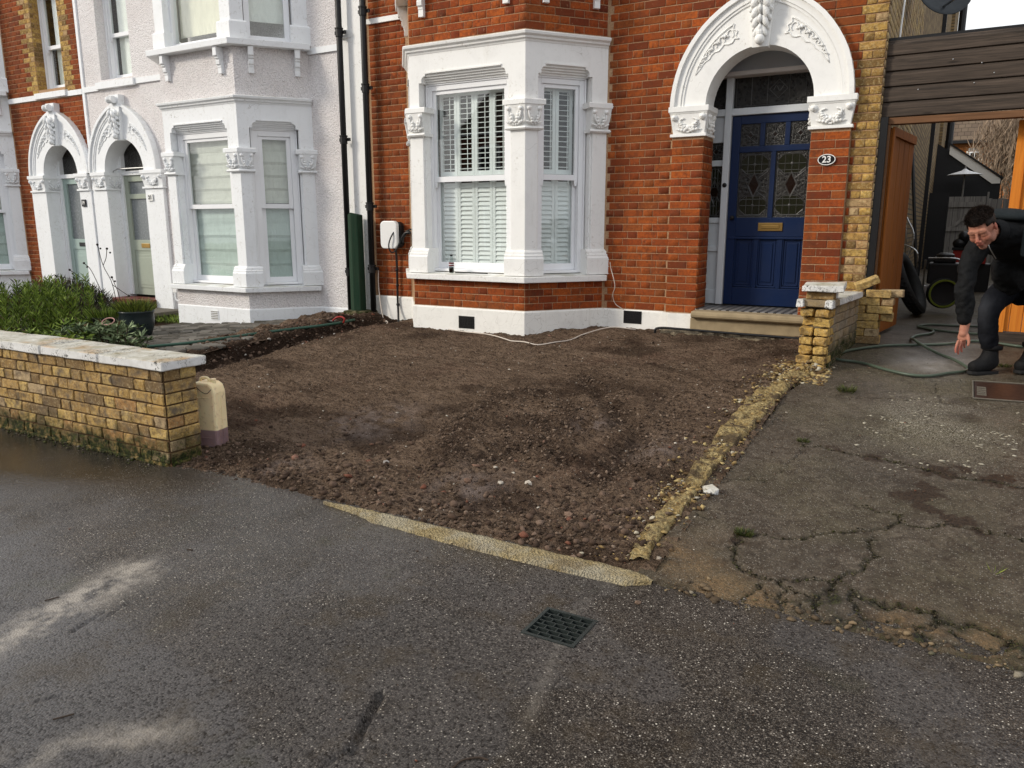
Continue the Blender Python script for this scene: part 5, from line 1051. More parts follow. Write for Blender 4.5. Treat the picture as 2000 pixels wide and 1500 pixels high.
# party strip
m=MB(); m.fbox(Fm,XL-.03,XL+.03,0.1,6.6,0,.025); m.build('party_line_strip',M['white21'],H)
# upper window over the porch
Fu=frame(0,WY,(1,0),(0,-1))
sash_window(H,Fu,-12.20,-11.44,3.80,5.35,4.49,-.16,M['upvc'],fw=.05,sash=.045)
m=MB(); m.fbox(Fu,-12.06,-11.40,3.80,5.3,-.285,-.28); m.build('roller_blind',M['blindpale'],H)
porch(H,cx21,zs21,M['white21'],Fp,ri=r21,ro=.86,co=.2)
m=MB(); m.fbox(Fm,-12.655,cx21-r21+.003,.02,2.09,-.19,.05); m.fbox(Fm,cx21+r21-.003,-10.86,.02,2.09,-.19,.05); m.build('porch_pier',M['white21'],H,bevel=.006)
pier_capital(H,Fp,-12.60,cx21-r21,2.09,2.375,M['white21']); pier_capital(H,Fp,cx21+r21,-10.86,2.09,2.375,M['white21'],inner_side=-1)
def simple_door(H,xa,xb,z0,z1,zt,Y,mat,frm,kind,archc):
    F=frame(0,Y,(1,0),(0,-1)); q=MB()
    q.fbox(F,xa-.10,xa,z0,zt,-.08,.03); q.fbox(F,xb,xb+.10,z0,zt,-.08,.03); q.fbox(F,xa,xb,z1,z1+.07,-.08,.03); q.fbox(F,xa-.1,xb+.1,zt,zt+.2,-.08,.03); f=q.build('door_frame',frm,H,bevel=.004)
    q=MB(); q.fbox(F,xa,xb,z1+.07,zt,-.05,-.045); q.build('fanlight_pane',M['leaded'],f)
    q=MB(); w_=xb-xa; st=.10; g0=z0+.92; q.fbox(F,xa,xa+st,z0,z1,-.045,0); q.fbox(F,xb-st,xb,z0,z1,-.045,0); q.fbox(F,xa+st,xb-st,z1-.1,z1,-.045,-.001); q.fbox(F,xa+st,xb-st,z0,g0,-.045,-.012); q.fbox(F,xa+st,xb-st,g0-.18,g0,-.045,-.001)
    if kind==21: q.fbox(F,xa+st,xb-st,z1-.38,z1-.30,-.045,-.001)
    d=q.build('front_door',mat,H,bevel=.004)
    q=MB(); q.fbox(F,xa+st,xb-st,g0,z1-.1,-.04,-.03); q.build('door_glass',M['pathslab'] if 0 else m_frost,d)
    for (p0,p1) in ((z0+.12,g0-.24),):
        q=MB(); q.fbox(F,xa+st+.06,xb-st-.06,p0,p1,-.012,-.004); q.fbox(F,xa+st+.10,xb-st-.10,p0+.05,p1-.05,-.004,.002); q.build('door_panel',mat,d,bevel=.003)
    q=MB(); q.fbox(F,(xa+xb)/2-.11,(xa+xb)/2+.11,g0-.13,g0-.06,0,.008); q.build('letterbox',M['brass'] if kind==21 else M['black'],d,bevel=.003)
    return d
m_frost=m_plain('frosted_glass',(.20,.22,.23),.25,var=.2)
simple_door(H,-12.22,-11.38,.36,2.33,2.98,8.27,M['sage'],M['white21'],21,None)
m=MB(); m.tube([(-12.2,8.16,2.43),(-11.26,8.16,2.43)],.012,8); m.tube([(-12.2,8.16,2.43),(-12.24,8.12,2.40),(-12.20,8.08,2.38)],.01,6); m.build('door_closer_bar',M['steel'],H)
m=MB(); m.box((-12.32,7.90,.10),(-11.28,8.24,.33)); m.build('door_step',M['redstep'],H,bevel=.01)
number_plate('house_number','small white square plate reading 21 on the white pier right of the sage door','21',Fp,-11.17,1.95,.115,.10,M['lettering'],M['blackletter'],False,.085)
# small fixings on the plinth of 21
q=MB(); F21=frame(-9.78,7.294,(1,0),(0,-1)); q.fbox(F21,.70,.86,.215,.345,.012,.020); ab=q.build('air_vent',M['white21'],H)
q=MB()
for j in range(5): q.fbox(F21,.71,.85,.227+.024*j,.237+.024*j,.020,.024)
q.build('vent_louvre',M['greywood'],ab)
t=thing('meter_cover','small grey wall cover with a round knob set in the white plinth beside the downpipe','meter cover',(-7.45,8.0,.2)); q=MB(); q.fbox(Fm,-7.58,-7.33,.20,.33,.012,.022); q.build('cover_plate',M['pathslab'],t,bevel=.004); q=MB(); q.lathe(Fm(-7.38,.225,.03),[(.022,-.01),(.022,.01),(.001,.012)],12,axis=(0,-1,0)); q.build('knob',M['black'],t)
t=thing('junction_box','small grey junction box with a cable low on the white pier beside the sage door','junction box',(-10.75,7.93,.45)); q=MB(); q.box((-10.80,7.96,.47),(-10.71,8.05,.56)); q.build('box_lid',M['whiteplastic'],t,bevel=.006); q=MB(); q.tube(curve([(-10.75,7.97,.47),(-10.73,7.96,.36),(-10.62,7.98,.33),(-10.40,8.02,.34)],6),.012,6); q.build('cable',M['white21'],t)
# ---------------------------------------------------------------- white chase, post and downpipes between 21 and 23
t=thing('party_pilaster','white painted strip of wall between the two black downpipes','pilaster',(-6.95,8.04,.3)); q=MB(); q.fbox(Fm,XR+.0,-6.721,.15,6.6,-.28,.0); q.fbox(Fm,-7.0,-6.735,.15,6.6,.0,.03); q.build('pilaster_face',M['white'],t)
q=MB(); q.fbox(Fm,XR,-6.93,3.86,3.95,.0,.035); q.build('pilaster_band',M['white'],t)
t=thing('green_post','rotten dark green timber post standing against the white strip between the downpipes','post',(-6.87,7.88,.4)); q=MB()
pp=[(-.085,-.07),(.0,-.10),(.085,-.06),(.08,.06),(-.08,.06)]
vs=[(-6.875+x*(1-.1*k)+.02*(k-1)*0,7.885+y,.38 if k==0 else (1.64+.05*(1 if abs(x)<.01 else .3))) for k in (0,1) for x,y in pp]
q.add(vs,[(4,3,2,1,0),(5,6,7,8,9)]+[(i,(i+1)%5,5+(i+1)%5,5+i) for i in range(5)]); q.build('post_shaft',M['greenwood'],t,bevel=.01)
q=MB(); q.box((-7.02,7.72,.20),(-6.66,8.02,.41)); q.build('post_footing',M['stock_grey'],t,bevel=.02)
def downpipe(x,y,z0,z1,label,r=.038,cl=(.9,2.6,3.9)):
    t=thing('downpipe',label,'downpipe',(x,y,z0)); q=MB(); q.tube([(x,y,z0),(x,y,z1)],r,14); q.build('pipe',M['blackiron'],t,smooth=True)
    for z in cl: q=MB(); q.lathe((x,y,z),[(r+.001,-.045),(r+.010,-.045),(r+.010,.04),(r+.016,.045),(r+.016,.06),(r+.001,.062)],14); q.box((x-r-.05,y+.012,z-.01),(x+r+.05,y+.035,z+.03)); q.build('pipe_collar',M['blackiron'],t)
downpipe(-7.06,7.93,.36,6.5,'black cast iron downpipe at the right edge of the white roughcast house')
downpipe(-6.665,7.93,.28,6.5,'black cast iron downpipe at the left edge of the orange brick wall',cl=(.95,1.75,3.2,4.1))
# ---------------------------------------------------------------- house 19
H=thing('brick_house','darker orange brick terraced house with mint door at the left edge','house',(-14.5,8.05,.2)); H_=H
cx19=-13.56; XE=-12.73; m=MB(); wbox(cx19+r21,XE,.02,zs21); wbox(-14.97,cx19-r21,.02,zs21)
m.prism([(-15.0,zs21),(-15.0,3.60),(XE,3.60),(XE,zs21)]+arch_pts(cx19,zs21,r21+.03,20),Fm,-.3,0)
wbox(-13.22,XE,3.60,6.6); wbox(-17.6,-14.0,3.60,6.6); wbox(-14.0,-13.22,5.4,6.6); wbox(-14.0,-13.22,3.6,3.79); wbox(-17.7,-15,.02,.7); wbox(-17.7,-15,3.0,3.6)
wall19=m.build('wall',M['mortar'],H)
m=MB(); m.box((-18,WY+.28,6.6),(XE,20,6.7)); m.box((-18,20,0),(XE,20.2,6.6)); m.box((-18,WY,0),(-17.7,20,6.6)); m.build('roof_slab',M['rooftile'],H)
room(-17.2,-15,WY,9.6,.6,2.95); room(-14,-13.22,WY+.26,9.5,3.7,5.5)
path19=[(-17.63,WY),(-17.04,7.294),(-15.56,7.294),(-14.97,WY)]
bay(H,-15.56,dz,M['white21'],M['upvc'],'upvc',True,ground=.02,upmat=M['white21'])
B19=bond(Fm,.30,3.63,lambda z:[(-14.93,-14.42)] if z<2.40 else ([(-14.93,cx19-archx(z,.86,.2,zs21)),(cx19+archx(z,.86,.2,zs21),XE)] if z<3.44 else [(-14.93,XE)]),pk('red'))
def pick19(u,z,i): 
    j=(i%2)*.05
    return 'stock' if (-14.22-j<u<-14.0) or (-13.22<u<-13.02+j) else 'red'
B19+=bond(Fm,3.72,6.0,lambda z:[(-14.93,-14.0),(-13.22,XE-.02)],pick19)
Fr19=frame(-14.0,WY,(0,1),(1,0)); B19+=bond(Fr19,3.80,5.4,lambda z:[(0,.16)],pk('stock'),D=.006)
emit(B19,wall19)
m=MB(); m.sweep([(-14.95,WY),(XE,WY)],[(0,3.63),(.03,3.63),(.03,3.71),(0,3.72)]); m.sweep([(-14.05,WY),(-13.15,WY)],[(-.2,3.64),(.06,3.64),(.06,3.73),(-.2,3.79)]); m.build('string_course',M['white21'],H)
sash_window(H,Fu,-13.98,-13.24,3.79,5.35,4.49,-.16,M['upvc'],fw=.05,sash=.045)
m=MB(); m.fbox(Fu,-13.80,-13.2,3.80,5.3,-.285,-.28); m.build('roller_blind',M['blindpale'],H)
porch(H,cx19,zs21,M['white21'],Fp,ri=r21,ro=.86,co=.2)
m=MB(); m.fbox(Fm,-14.50,cx19-r21+.003,.02,2.09,-.19,.05); m.fbox(Fm,cx19+r21-.003,-12.74,.02,2.09,-.19,.05); m.build('porch_pier',M['white21'],H,bevel=.006)
pier_capital(H,Fp,-14.46,cx19-r21,2.09,2.375,M['white21']); pier_capital(H,Fp,cx19+r21,-12.78,2.09,2.375,M['white21'],inner_side=-1)
simple_door(H,-13.98,-13.14,.36,2.33,2.98,8.27,M['mint'],M['white21'],19,None)
m=MB(); m.box((-14.08,7.90,.10),(-13.04,8.24,.33)); m.build('door_step',M['redstep'],H,bevel=.01)
number_plate('house_number','small black square plate reading 19 on the white pier right of the mint door','19',Fp,-12.95,1.89,.11,.115,M['navyplate'],M['lettering'],False,.075)
# ================================================================ GARDEN WALLS
t=thing('garden_wall','low yellow stock brick garden wall with white coping at the left of the footway','wall',(-6.3,3.1,0)); GW=t
Fw=frame(0,3.0,(1,0),(0,-1)); Fe=frame(-4.235,3.0,(0,1),(1,0))
m=MB(); m.box((-9.2,3.003,-.05),(-4.238,3.232,.632)); core=m.build('wall_core',M['mortar_brown'],t)
L_=bond(Fw,.018,.63,lambda z:[(-9.2,-4.235)],pk('stock_wall'),ch=.0768,H=.0655,Ls=.216,Lh=.104,gap=.011,D=.012,org=-4.235,phase=1)
pat=[]
for k in range(8):
    zc=.018+.0768*(k+.5)
    cuts=[0,.235] if k%2==0 else [0,.115,.235]
    for a,b in zip(cuts,cuts[1:]): pat.append((Fe,(a+b)/2,zc,b-a-.009,.0655,'stock_wall',.012,random.random()))
emit(L_+pat,core,c=.0048,jit=.0045,nv=14)
m=MB(); m.box((-9.2,2.985,-.06),(-4.26,3.1,.022)); m.box((-4.34,3.01,-.05),(-4.22,3.22,.03)); q=m.build('footing_course',M['stock_wall'],core,bevel=.01)
def rough_slab(name,x0,x1,y0,y1,z0,z1,mat,parent,seed=0,amp=.004,rot=None,tint=.5,n=10,T=None):
    bm=bmesh.new(); bmesh.ops.create_cube(bm,size=1); bmesh.ops.bevel(bm,geom=bm.edges[:],offset=.035 if (z1-z0)>.05 else .05,segments=2,affect='EDGES') if 0 else None
    for v in bm.verts: v.co=Vector((x0+(v.co.x+.5)*(x1-x0),y0+(v.co.y+.5)*(y1-y0),z0+(v.co.z+.5)*(z1-z0)))
    bmesh.ops.bevel(bm,geom=bm.edges[:],offset=min(.006,(z1-z0)*.15),segments=1,affect='EDGES')
    bmesh.ops.subdivide_edges(bm,edges=[e for e in bm.edges if e.calc_length()>.05],cuts=3,use_grid_fill=True)
    for v in bm.verts:
        p=v.co; v.co=p+Vector([amp*2*float(fbm(np.array(p.x*19+seed),np.array(p.y*19+p.z*23+k*7),3,seed+k)) for k in range(3)])
    c=Vector(((x0+x1)/2,(y0+y1)/2,(z0+z1)/2))
    if rot is not None: bmesh.ops.rotate(bm,cent=c,matrix=rot,verts=bm.verts)
    if T is not None: bmesh.ops.transform(bm,matrix=T,verts=bm.verts)
    me=bpy.data.meshes.new(name); bm.to_mesh(me); bm.free(); me.attributes.new('tint','FLOAT','POINT').data.foreach_set('value',np.full(len(me.vertices),tint,np.float32))
    return link(name,me,mat,parent)
x=-4.185
for i in range(8):
    rough_slab('coping_stone',x-.652,x,2.962,3.29,.632+.001*(i%2),.690+.002*(i%3),M['coping'],t,i,.003); x-=.668
# moss and grit along the foot of the wall
xx,yy=spts(2600,-9,-4.3,2.90,3.0,lambda x,y:np.exp((y-3.0)/.035)); scatter('moss_at_wall_foot',np.stack([xx,yy,0*xx+.004],-1),.003+.008*rng.random(len(xx))**2,m_pebble('wall_foot_moss',[(0,(.015,.02,.006)),(.6,(.05,.06,.015)),(.85,(.08,.065,.045)),(1,(.22,.20,.17))]),flat=.6)
# --- dwarf wall to the right
t=thing('dwarf_wall','crumbling yellow brick dwarf wall with white painted top beside the doorstep','wall',(-.92,7.3,.35))
u_=Vector((.091,.996)).normalized(); Tw=Matrix(((u_.y,u_.x,0,-1.085),(-u_.x,u_.y,0,6.71),(0,0,1,0),(0,0,0,1)))  # local x across, y along
def W2(x,y): v=Tw@Vector((x,y,0)); return (v.x,v.y)
m=MB(); m.add([Tw@Vector(p) for p in [(.02,.10,.2),(.218,.10,.2),(.218,1.2,.2),(.02,1.2,.2),(.02,.10,.86),(.218,.10,.86),(.218,1.2,.86),(.02,1.2,.86)]],[(0,3,2,1),(4,5,6,7),(0,1,5,4),(1,2,6,5),(2,3,7,6),(3,0,4,7)]); core=m.build('wall_core',M['mortar_grey'],t)
Fdr=frame(*W2(.218,.10),(u_.x,u_.y),(u_.y,-u_.x)); Fdl=frame(*W2(.02,.10),(u_.x,u_.y),(-u_.y,u_.x))
emit(bond(Fdr,.32,.855,lambda z:[(0,1.1)],pk('stock_grey'),ch=.0765,H=.0665,D=.010,gap=.009)+bond(Fdl,.32,.855,lambda z:[(0,1.1)],pk('stock_rot'),ch=.0765,H=.0665,D=.010,gap=.009),core,c=.004,jit=.003)
z=.845; k=0
while z>.20:   # ragged broken end: two headers a course, each knocked about
    for j in (0,1):
        if k==1 and j==0: d0,dep=.05,.03
        else: d0,dep=random.uniform(-.012,.02),.0
        w0=.003+j*.122+random.uniform(-.003,.004); lw_=.104+random.uniform(-.006,.006)
        if k in(1,) and j==1: w0-=.018; lw_+=.022
        if z<.42: d0-=.01+random.uniform(0,.03); w0-=.012
        rough_slab('end_brick',w0,w0+lw_,d0+dep,.20,z-.068,z-random.uniform(0,.008),M['stock_rot'],core,k*2+j,.008,Matrix.Rotation(random.uniform(-.06,.06),3,'Z')@Matrix.Rotation(random.uniform(-.035,.035),3,'Y'),random.choice([.5,.62,.75,.8,.35,.68]),T=Tw)
    z-=.0775; k+=1
y=.0
for i in range(5): rough_slab('coping_brick',-.022,.262,y+.002,y+.226,.862,.918,M['coping'] if i else M['stock_grey'],t,20+i,.003,T=Tw); y+=.232
rough_slab('coping_mortar',-.026,.03,-.03,.05,.855,.925,M['coping'],t,31,.004,T=Tw); rough_slab('coping_mortar',.20,.265,-.03,.05,.855,.922,M['coping'],t,32,.004,T=Tw)
xx,yy=spts(500,-1.15,-.82,6.45,6.8); scatter('crumbled_mortar',np.stack([xx,yy,h_drive(xx,yy)+.005+.09*np.clip(1-np.hypot(xx+.98,yy-6.72)/.16,0,1)],-1),.005+.020*rng.random(len(xx))**2,M['peb_y'],flat=.6)
o=rough_slab('loose_brick',.03,.245,.04,.15,.922,.982,M['stock_loose'],None,40,.003,Matrix.Rotation(.05,3,'Z'),.22,T=Tw); tag(o,'dark sided loose brick laid flat under the white slab on the dwarf wall','brick')
o=rough_slab('loose_brick',.04,.235,.155,.255,.922,.985,M['coping'],None,41,.003,Matrix.Rotation(-.06,3,'Z'),.5,T=Tw); tag(o,'white painted loose brick behind the dark one under the slab','brick')
o=rough_slab('coping_slab',-.01,.31,-.02,.29,.993,1.048,M['coping'],None,42,.005,Matrix.Rotation(.16,3,'Z')@Matrix.Rotation(.045,3,'X')@Matrix.Rotation(-.02,3,'Y'),.5,T=Tw); tag(o,'square white painted slab balanced loose on top of the dwarf wall','slab')
# --- pile of bricks
PX,PY,PZ=-.79,7.86,.425
piles=[(0,.0,.235,0,.10,.0,'brown broken brick at the bottom of the brick pile, its underside dark'),(0,.02,.235,.11,.21,.0,'half hidden bottom brick at the back of the pile'),
(1,.0,.10,0,.10,0,'short end brick at the left of the second course of the pile'),(1,.105,.22,0,.21,0,'cracked greyish brick at the right of the second course of the pile'),
(2,.0,.215,0,.10,0,'long pale brick of the third course facing the driveway'),(2,.005,.22,.11,.21,0,'rear brick of the third course of the pile'),
(3,-.005,.215,0,.102,0,'long yellow brick in the fourth course of the pile'),(3,.225,.33,.03,.24,0,'header brick jutting out at the right of the fourth course'),
(4,-.01,.095,0,.21,0,'small end brick at the left of the fifth course of the pile'),(4,.105,.325,.0,.103,.08,'long buff brick at the right of the fifth course of the pile'),
(5,-.01,.215,0,.102,0,'long pale brick in the sixth course of the pile'),(5,.225,.33,.02,.235,.03,'end-on brick at the right of the sixth course'),
(6,.09,.30,-.01,.095,.10,'pale yellow brick in the top course of the pile, in front'),(6,.20,.40,.11,.21,-.12,'whitish brick sticking out at the top right of the pile')]
for i,(k,x0,x1,y0,y1,rz,lb) in enumerate(piles):
    o=rough_slab('stacked_brick',PX+x0,PX+x1,PY+y0,PY+y1,PZ+.0725*k+.001,PZ+.0725*k+.0695,M['stock_loose'],None,60+i,.0035,Matrix.Rotation(rz+random.uniform(-.04,.04),3,'Z'),[.12,.6,.55,.97,.65,.5,.7,.6,.5,.72,.68,.95,.78,.97][i]); tag(o,lb,'brick','bricks stacked beside the dwarf wall')
o=rough_slab('stacked_brick',PX-.02,PX+.19,PY+.0,PY+.10,PZ+.535,PZ+.60,M['stock_loose'],None,90,.0035,Matrix.Rotation(-.42,3,'Y')@Matrix.Rotation(.25,3,'Z')@Matrix.Rotation(.3,3,'X'),.76); tag(o,'bright yellow brick leaning at a tilt on top of the pile','brick','bricks stacked beside the dwarf wall')
# ================================================================ SIDE GATE
t=thing('gate_canopy','dark weathered plank fascia spanning the side gateway beside the house','gate header',(.3,8.15,2.4))
z=2.486
for i in range(5):
    h=.130; q=MB(); x0=-.735; x1=2.1; y=8.10
    pr=[(y,z+.006),(y,z+h*.74),(y+.012,z+h*.86),(y+.016,z+h),(y+.040,z+h),(y+.040,z-.001),(y+.020,z-.001)]
    n=len(pr); wob_=.004*math.sin(i*3); vs=[(x0,a,b) for a,b in pr]+[(x1,a-.0,b+.015+wob_) for a,b in pr]
    q.add(vs,[tuple(range(n)),tuple(range(2*n-1,n-1,-1))]+[(k,(k+1)%n,n+(k+1)%n,n+k) for k in range(n)]); q.build('plank',M['darkplank'],t,bevel=.002); z+=.1325
q=MB()
for (x,z) in ((-.20,2.93),(.02,2.88),(.12,2.79),(-.02,2.72),(.34,2.83),(-.45,2.70)): q.lathe((x,8.098,z+.01),[(.006,-.002),(.005,.002),(.001,.003)],8,axis=(0,-1,0))
q.build('nail_head',M['steel'],t); 
q=MB(); q.box((-.70,8.11,2.425),(2.1,8.22,2.484)); q.build('lintel',M['lintelwood'],t,bevel=.004)
q=MB(); q.box((-.735,8.13,3.15),(2.1,8.30,3.175)); q.build('top_felt',M['black'],t)
t=thing('gate_post','black painted gate post at the corner of the house','post',(-.70,8.1,.42)); q=MB(); q.box((-.738,8.062,.42),(-.665,8.13,2.485)); q.build('post_shaft',M['black'],t,bevel=.004)
q=MB(); q.box((-.664,8.09,.43),(-.645,8.15,2.42)); q.build('door_stop',M['lintelwood'],t)
# open brown leaf
t=thing('side_gate_leaf','brown stained timber gate leaf standing open against the house wall','gate',(-.64,8.16,.45))
a=Vector((-.635,8.16)); b=Vector((-.50,9.22)); dv=(b-a).normalized(); Fg=frame(a.x,a.y,(dv.x,dv.y),(dv.y,-dv.x)); Lg=(b-a).length
for i in range(9):
    u0=i*Lg/9; q=MB(); q.fbox(Fg,u0+.0015,u0+Lg/9-.0015,.47,2.40,-.012,.006+.0015*(i%2)); q.build('board',M['browngate'],t,bevel=.003)
q=MB()
for z0 in (.62,1.40,2.22): q.fbox(Fg,.02,Lg-.02,z0,z0+.10,-.045,-.0125)
q.build('ledge',M['browngate'],t); q=MB(); q.fbox(Fg,-.006,.07,.45,2.41,.008,.026); q.fbox(Fg,.07,Lg,2.33,2.41,.008,.026); q.build('frame_strip',M['browngate'],t,bevel=.003)
# closed orange leaf
t=thing('side_gate_leaf','bright orange stained vertical board gate leaf behind the crouching man','gate',(.9,8.4,.5))
xb=.395
for i in range(12):
    w_=.098 if i else .085; q=MB(); q.box((xb+.002,8.36+(.004 if i%2 else 0),.56),(xb+w_-.002,8.385,2.425)); q.build('board',M['orange'],t,bevel=.004); xb+=w_
q=MB(); q.box((.40,8.386,.7),(xb,8.42,.82)); q.box((.40,8.386,2.1),(xb,8.42,2.2)); q.build('ledge',M['orange'],t)
q=MB(); q.box((.36,8.33,.555),(.44,8.359,2.425)); q.build('gate_stile',M['orange'],t,bevel=.004)
q=MB(); q.box((.30,8.30,.45),(2.1,8.44,.552)); tag(q.build('timber_sill',M['darkplank'],None,bevel=.006),'dark timber sill lying under the orange gate leaf','sill')
t=thing('boundary_wall','plain stock brick wall closing the side gateway on its right','wall',(2.2,8.2,.4)); q=MB(); q.box((2.1,8.05,.3),(2.3,26,3.3)); q.build('wall_face',M['sidefar'],t)
# ---------------------------------------------------------------- in the passage
t=thing('downpipe','black square rainwater pipe far down the side wall of the passage','downpipe',(-.62,19,.4)); q=MB(); q.box((-.735,19.0,.4),(-.66,19.06,9)); q.build('pipe',M['black'],t)
t=thing('downpipe','black rainwater pipe on the rear corner of the side wall','downpipe',(-.5,27,.4)); q=MB(); q.tube([(-.55,27.6,.4),(-.55,27.6,8.4)],.10,10); q.build('pipe',M['black'],t)
t=thing('cable_conduit','thin white conduit running up the brick side wall above the gateway','conduit',(-.73,9.14,2.9)); q=MB(); q.tube(curve([(-.725,9.13,2.6),(-.722,9.13,3.3),(-.72,9.15,3.5),(-.715,9.20,3.70),(-.72,9.32,3.80),(-.725,9.5,3.86)],5),.011,8); q.build('cable',M['whiteplastic'],t,smooth=True)
t=thing('satellite_dish','dark grey satellite dish bracketed to the side wall above the gateway','satellite dish',(-.45,9.8,4.1)); q=MB(); ax=Vector((.55,-.78,.22)).normalized(); q.lathe(Vector((-.40,9.8,3.99)),[(.001,-.055),(.16,-.04),(.27,-.012),(.325,.012),(.33,.016),(.325,.020),(.27,-.004),(.16,-.03),(.001,-.045)],32,axis=tuple(ax)); q.build('reflector',M['dish'],t,smooth=True)
q=MB(); q.tube([(-.73,9.95,4.0),(-.52,9.9,4.02),(-.44,9.85,4.05)],.02,8); q.tube([(-.40,9.8,3.76),(-.22,9.5,3.80),(-.15,9.42,3.92)],.012,8); q.build('feed_arm',M['steel'],t); q=MB(); q.lathe((-.15,9.42,3.94),[(.03,-.05),(.035,.04),(.001,.05)],12,axis=(-.5,.8,.1)); q.build('receiver',M['dish'],t)
t=thing('leaning_pole','long black pole leaning against the side wall in the passage','pole',(-.6,12,.5)); q=MB(); q.tube([(-.42,12.2,.48),(-.70,12.6,2.6)],.022,8); q.build('shaft',M['black'],t)
# big tyre leaning on the wall
t=thing('spare_tyre','large black knobbly tyre leaning against the side wall behind the brick pile','tyre',(-.5,10.4,.45))
ax=Vector((.90,-.10,.42)).normalized(); c=Vector((-.48,10.5,.84)); q=MB(); q.lathe(c,[(.27,-.05),(.36,-.075),(.395,-.05),(.402,0),(.395,.05),(.36,.075),(.27,.05),(.25,0),(.27,-.05)],40,axis=tuple(ax),caps=False); q.build('tyre_carcass',M['rubber'],t,smooth=True)
q=MB(); qq=Vector((0,0,1)).rotation_difference(ax)
for k in range(44):
    for s_ in (-1,0,1):
        an=2*math.pi*(k+.5*(s_==0))/44; p=Vector((.404*math.cos(an),.404*math.sin(an),.036*s_)); r_=Matrix.Rotation(an,3,'Z'); q.ball(c+qq@p,(.012,.02,.016),5,3,(qq.to_matrix()@r_))
o=q.build('tread_blocks',M['rubber'],t); o['kind']='stuff'
# pushed mower-like machine
t=thing('petrol_machine','black petrol machine with a lime green wheel parked in the passage','garden machine',(-.1,11,.45))
c=Vector((-.10,11.0,.69)); q=MB(); q.lathe(c,[(.13,-.05),(.175,-.05),(.19,-.02),(.19,.02),(.175,.05),(.13,.05),(.13,-.05)],28,axis=(.25,-.95,0),caps=False); q.build('tyre',M['rubber'],t,smooth=True)
q=MB(); q.lathe(c+Vector((.01,-.05,.0)),[(.152,-.012),(.174,-.012),(.174,.012),(.152,.012),(.152,-.012)],28,axis=(.25,-.95,0),caps=False); q.build('wheel_rim',M['limepaint'],t); q=MB(); q.lathe(c,[(.001,-.02),(.13,-.03),(.13,.03),(.001,.02)],20,axis=(.25,-.95,0)); q.build('wheel_hub',M['black'],t)
q=MB(); q.box((-.30,11.0,.80),(.06,11.35,1.06)); q.box((-.25,11.02,1.06),(.0,11.25,1.13)); q.build('engine_block',M['black'],t,bevel=.02)
q=MB(); q.lathe((-.12,11.12,1.10),[(.10,0),(.10,.06),(.07,.08),(.001,.085)],16); q.build('engine_cowl',M['black'],t)
q=MB(); q.tube(curve([(.10,10.95,.55),(.12,10.93,.85),(.06,10.9,1.10),(-.30,10.95,1.12)],5),.012,6); q.tube([(-.33,10.95,.5),(-.33,10.95,1.1)],.012,6); q.tube([(.06,10.9,1.1),(.10,11.5,1.12)],.01,6); q.build('tube_frame',M['steel'],t)
q=MB(); q.box((-.36,10.98,.50),(-.28,11.04,.78)); q.box((.12,10.9,.86),(.135,10.92,.96)); q.build('chrome_fork',M['steel'],t,bevel=.008)
t=thing('handlebar_tangle','tangle of bare metal tube handles leaning on the brick side wall','metal frame',(-.62,11.3,.5)); q=MB()
for pts_ in ([(-.66,11.2,.5),(-.58,11.2,1.2),(-.66,11.4,1.75),(-.7,11.7,1.8)],[(-.60,11.0,.9),(-.50,11.2,1.35),(-.62,11.5,1.62)],[(-.66,11.2,1.3),(-.45,11.1,1.2),(-.42,11.1,1.0)],[(-.70,11.0,1.9),(-.62,11.1,2.0),(-.66,11.2,1.86)]): q.tube(curve(pts_,5),.011,6)
q.build('tube_handle',M['steel'],t)
t=thing('red_crate','dull red box under black bags at the far end of the passage','box',(.15,15,.5)); q=MB(); q.box((-.06,14.8,.9),(.42,15.1,1.12)); q.build('box_body',M['redpaint'],t,bevel=.01); q=MB(); q.box((-.08,14.78,1.12),(.45,15.12,1.16)); q.build('box_lid',M['black'],t)
q=MB(); [q.ball((.02+.06*k,15.0+.02*(k%3),1.22+.035*((k*7)%4)),(.11,.12,.09),9,6,Matrix.Rotation(k*1.3,3,'Y')) for k in range(8)]; tag(q.build('bin_bags',M['black'],None,smooth=True),'black bags heaped above the red box in the passage','bin bags'); q=MB(); q.box((-.1,14.9,.42),(.5,15.3,.9)); tag(q.build('storage_chest',M['blackiron'],None,bevel=.02),'black chest under the red box in the passage','chest')
# garden door and fence beyond
t=thing('garden_door','weathered grey ledged and braced timber door at the end of the passage','gate',(0,22,.42)); x=-.30
for i in range(7): q=MB(); q.box((x,22,.45),(x+.104,22.03,2.20)); q.build('board',M['greywood'],t); x+=.112
q=MB(); q.box((-.30,21.96,1.95),(.47,22,2.07)); q.build('ledge',M['greywood'],t); q=MB(); q.box((-.30,21.96,1.38),(.47,22,1.48)); q.build('ledge',M['greywood'],t)
q=MB(); q.add([(-.22,21.965,1.48),(-.12,21.965,1.48),(.38,21.965,1.95),(.28,21.965,1.95),(-.22,21.995,1.48),(-.12,21.995,1.48),(.38,21.995,1.95),(.28,21.995,1.95)],[(0,1,2,3),(4,7,6,5),(0,4,5,1),(1,5,6,2),(2,6,7,3),(3,7,4,0)]); q.add([(-.30,21.965,.7),(-.2,21.965,.7),(.28,21.965,1.38),(.18,21.965,1.38),(-.3,21.995,.7),(-.2,21.995,.7),(.28,21.995,1.38),(.18,21.995,1.38)],[(0,1,2,3),(4,7,6,5),(0,4,5,1),(1,5,6,2),(2,6,7,3),(3,7,4,0)]); o=q.build('brace',M['greywood'],t); o['kind']='stuff'
t=thing('garden_fence','dark vertical board fence right of the grey garden door','fence',(1,22,.42)); x=.50
for i in range(14): q=MB(); q.box((x,22.02,.42),(x+.10,22.045,2.15-.02*(i%2))); q.build('board',M['greywood'],t); x+=.108
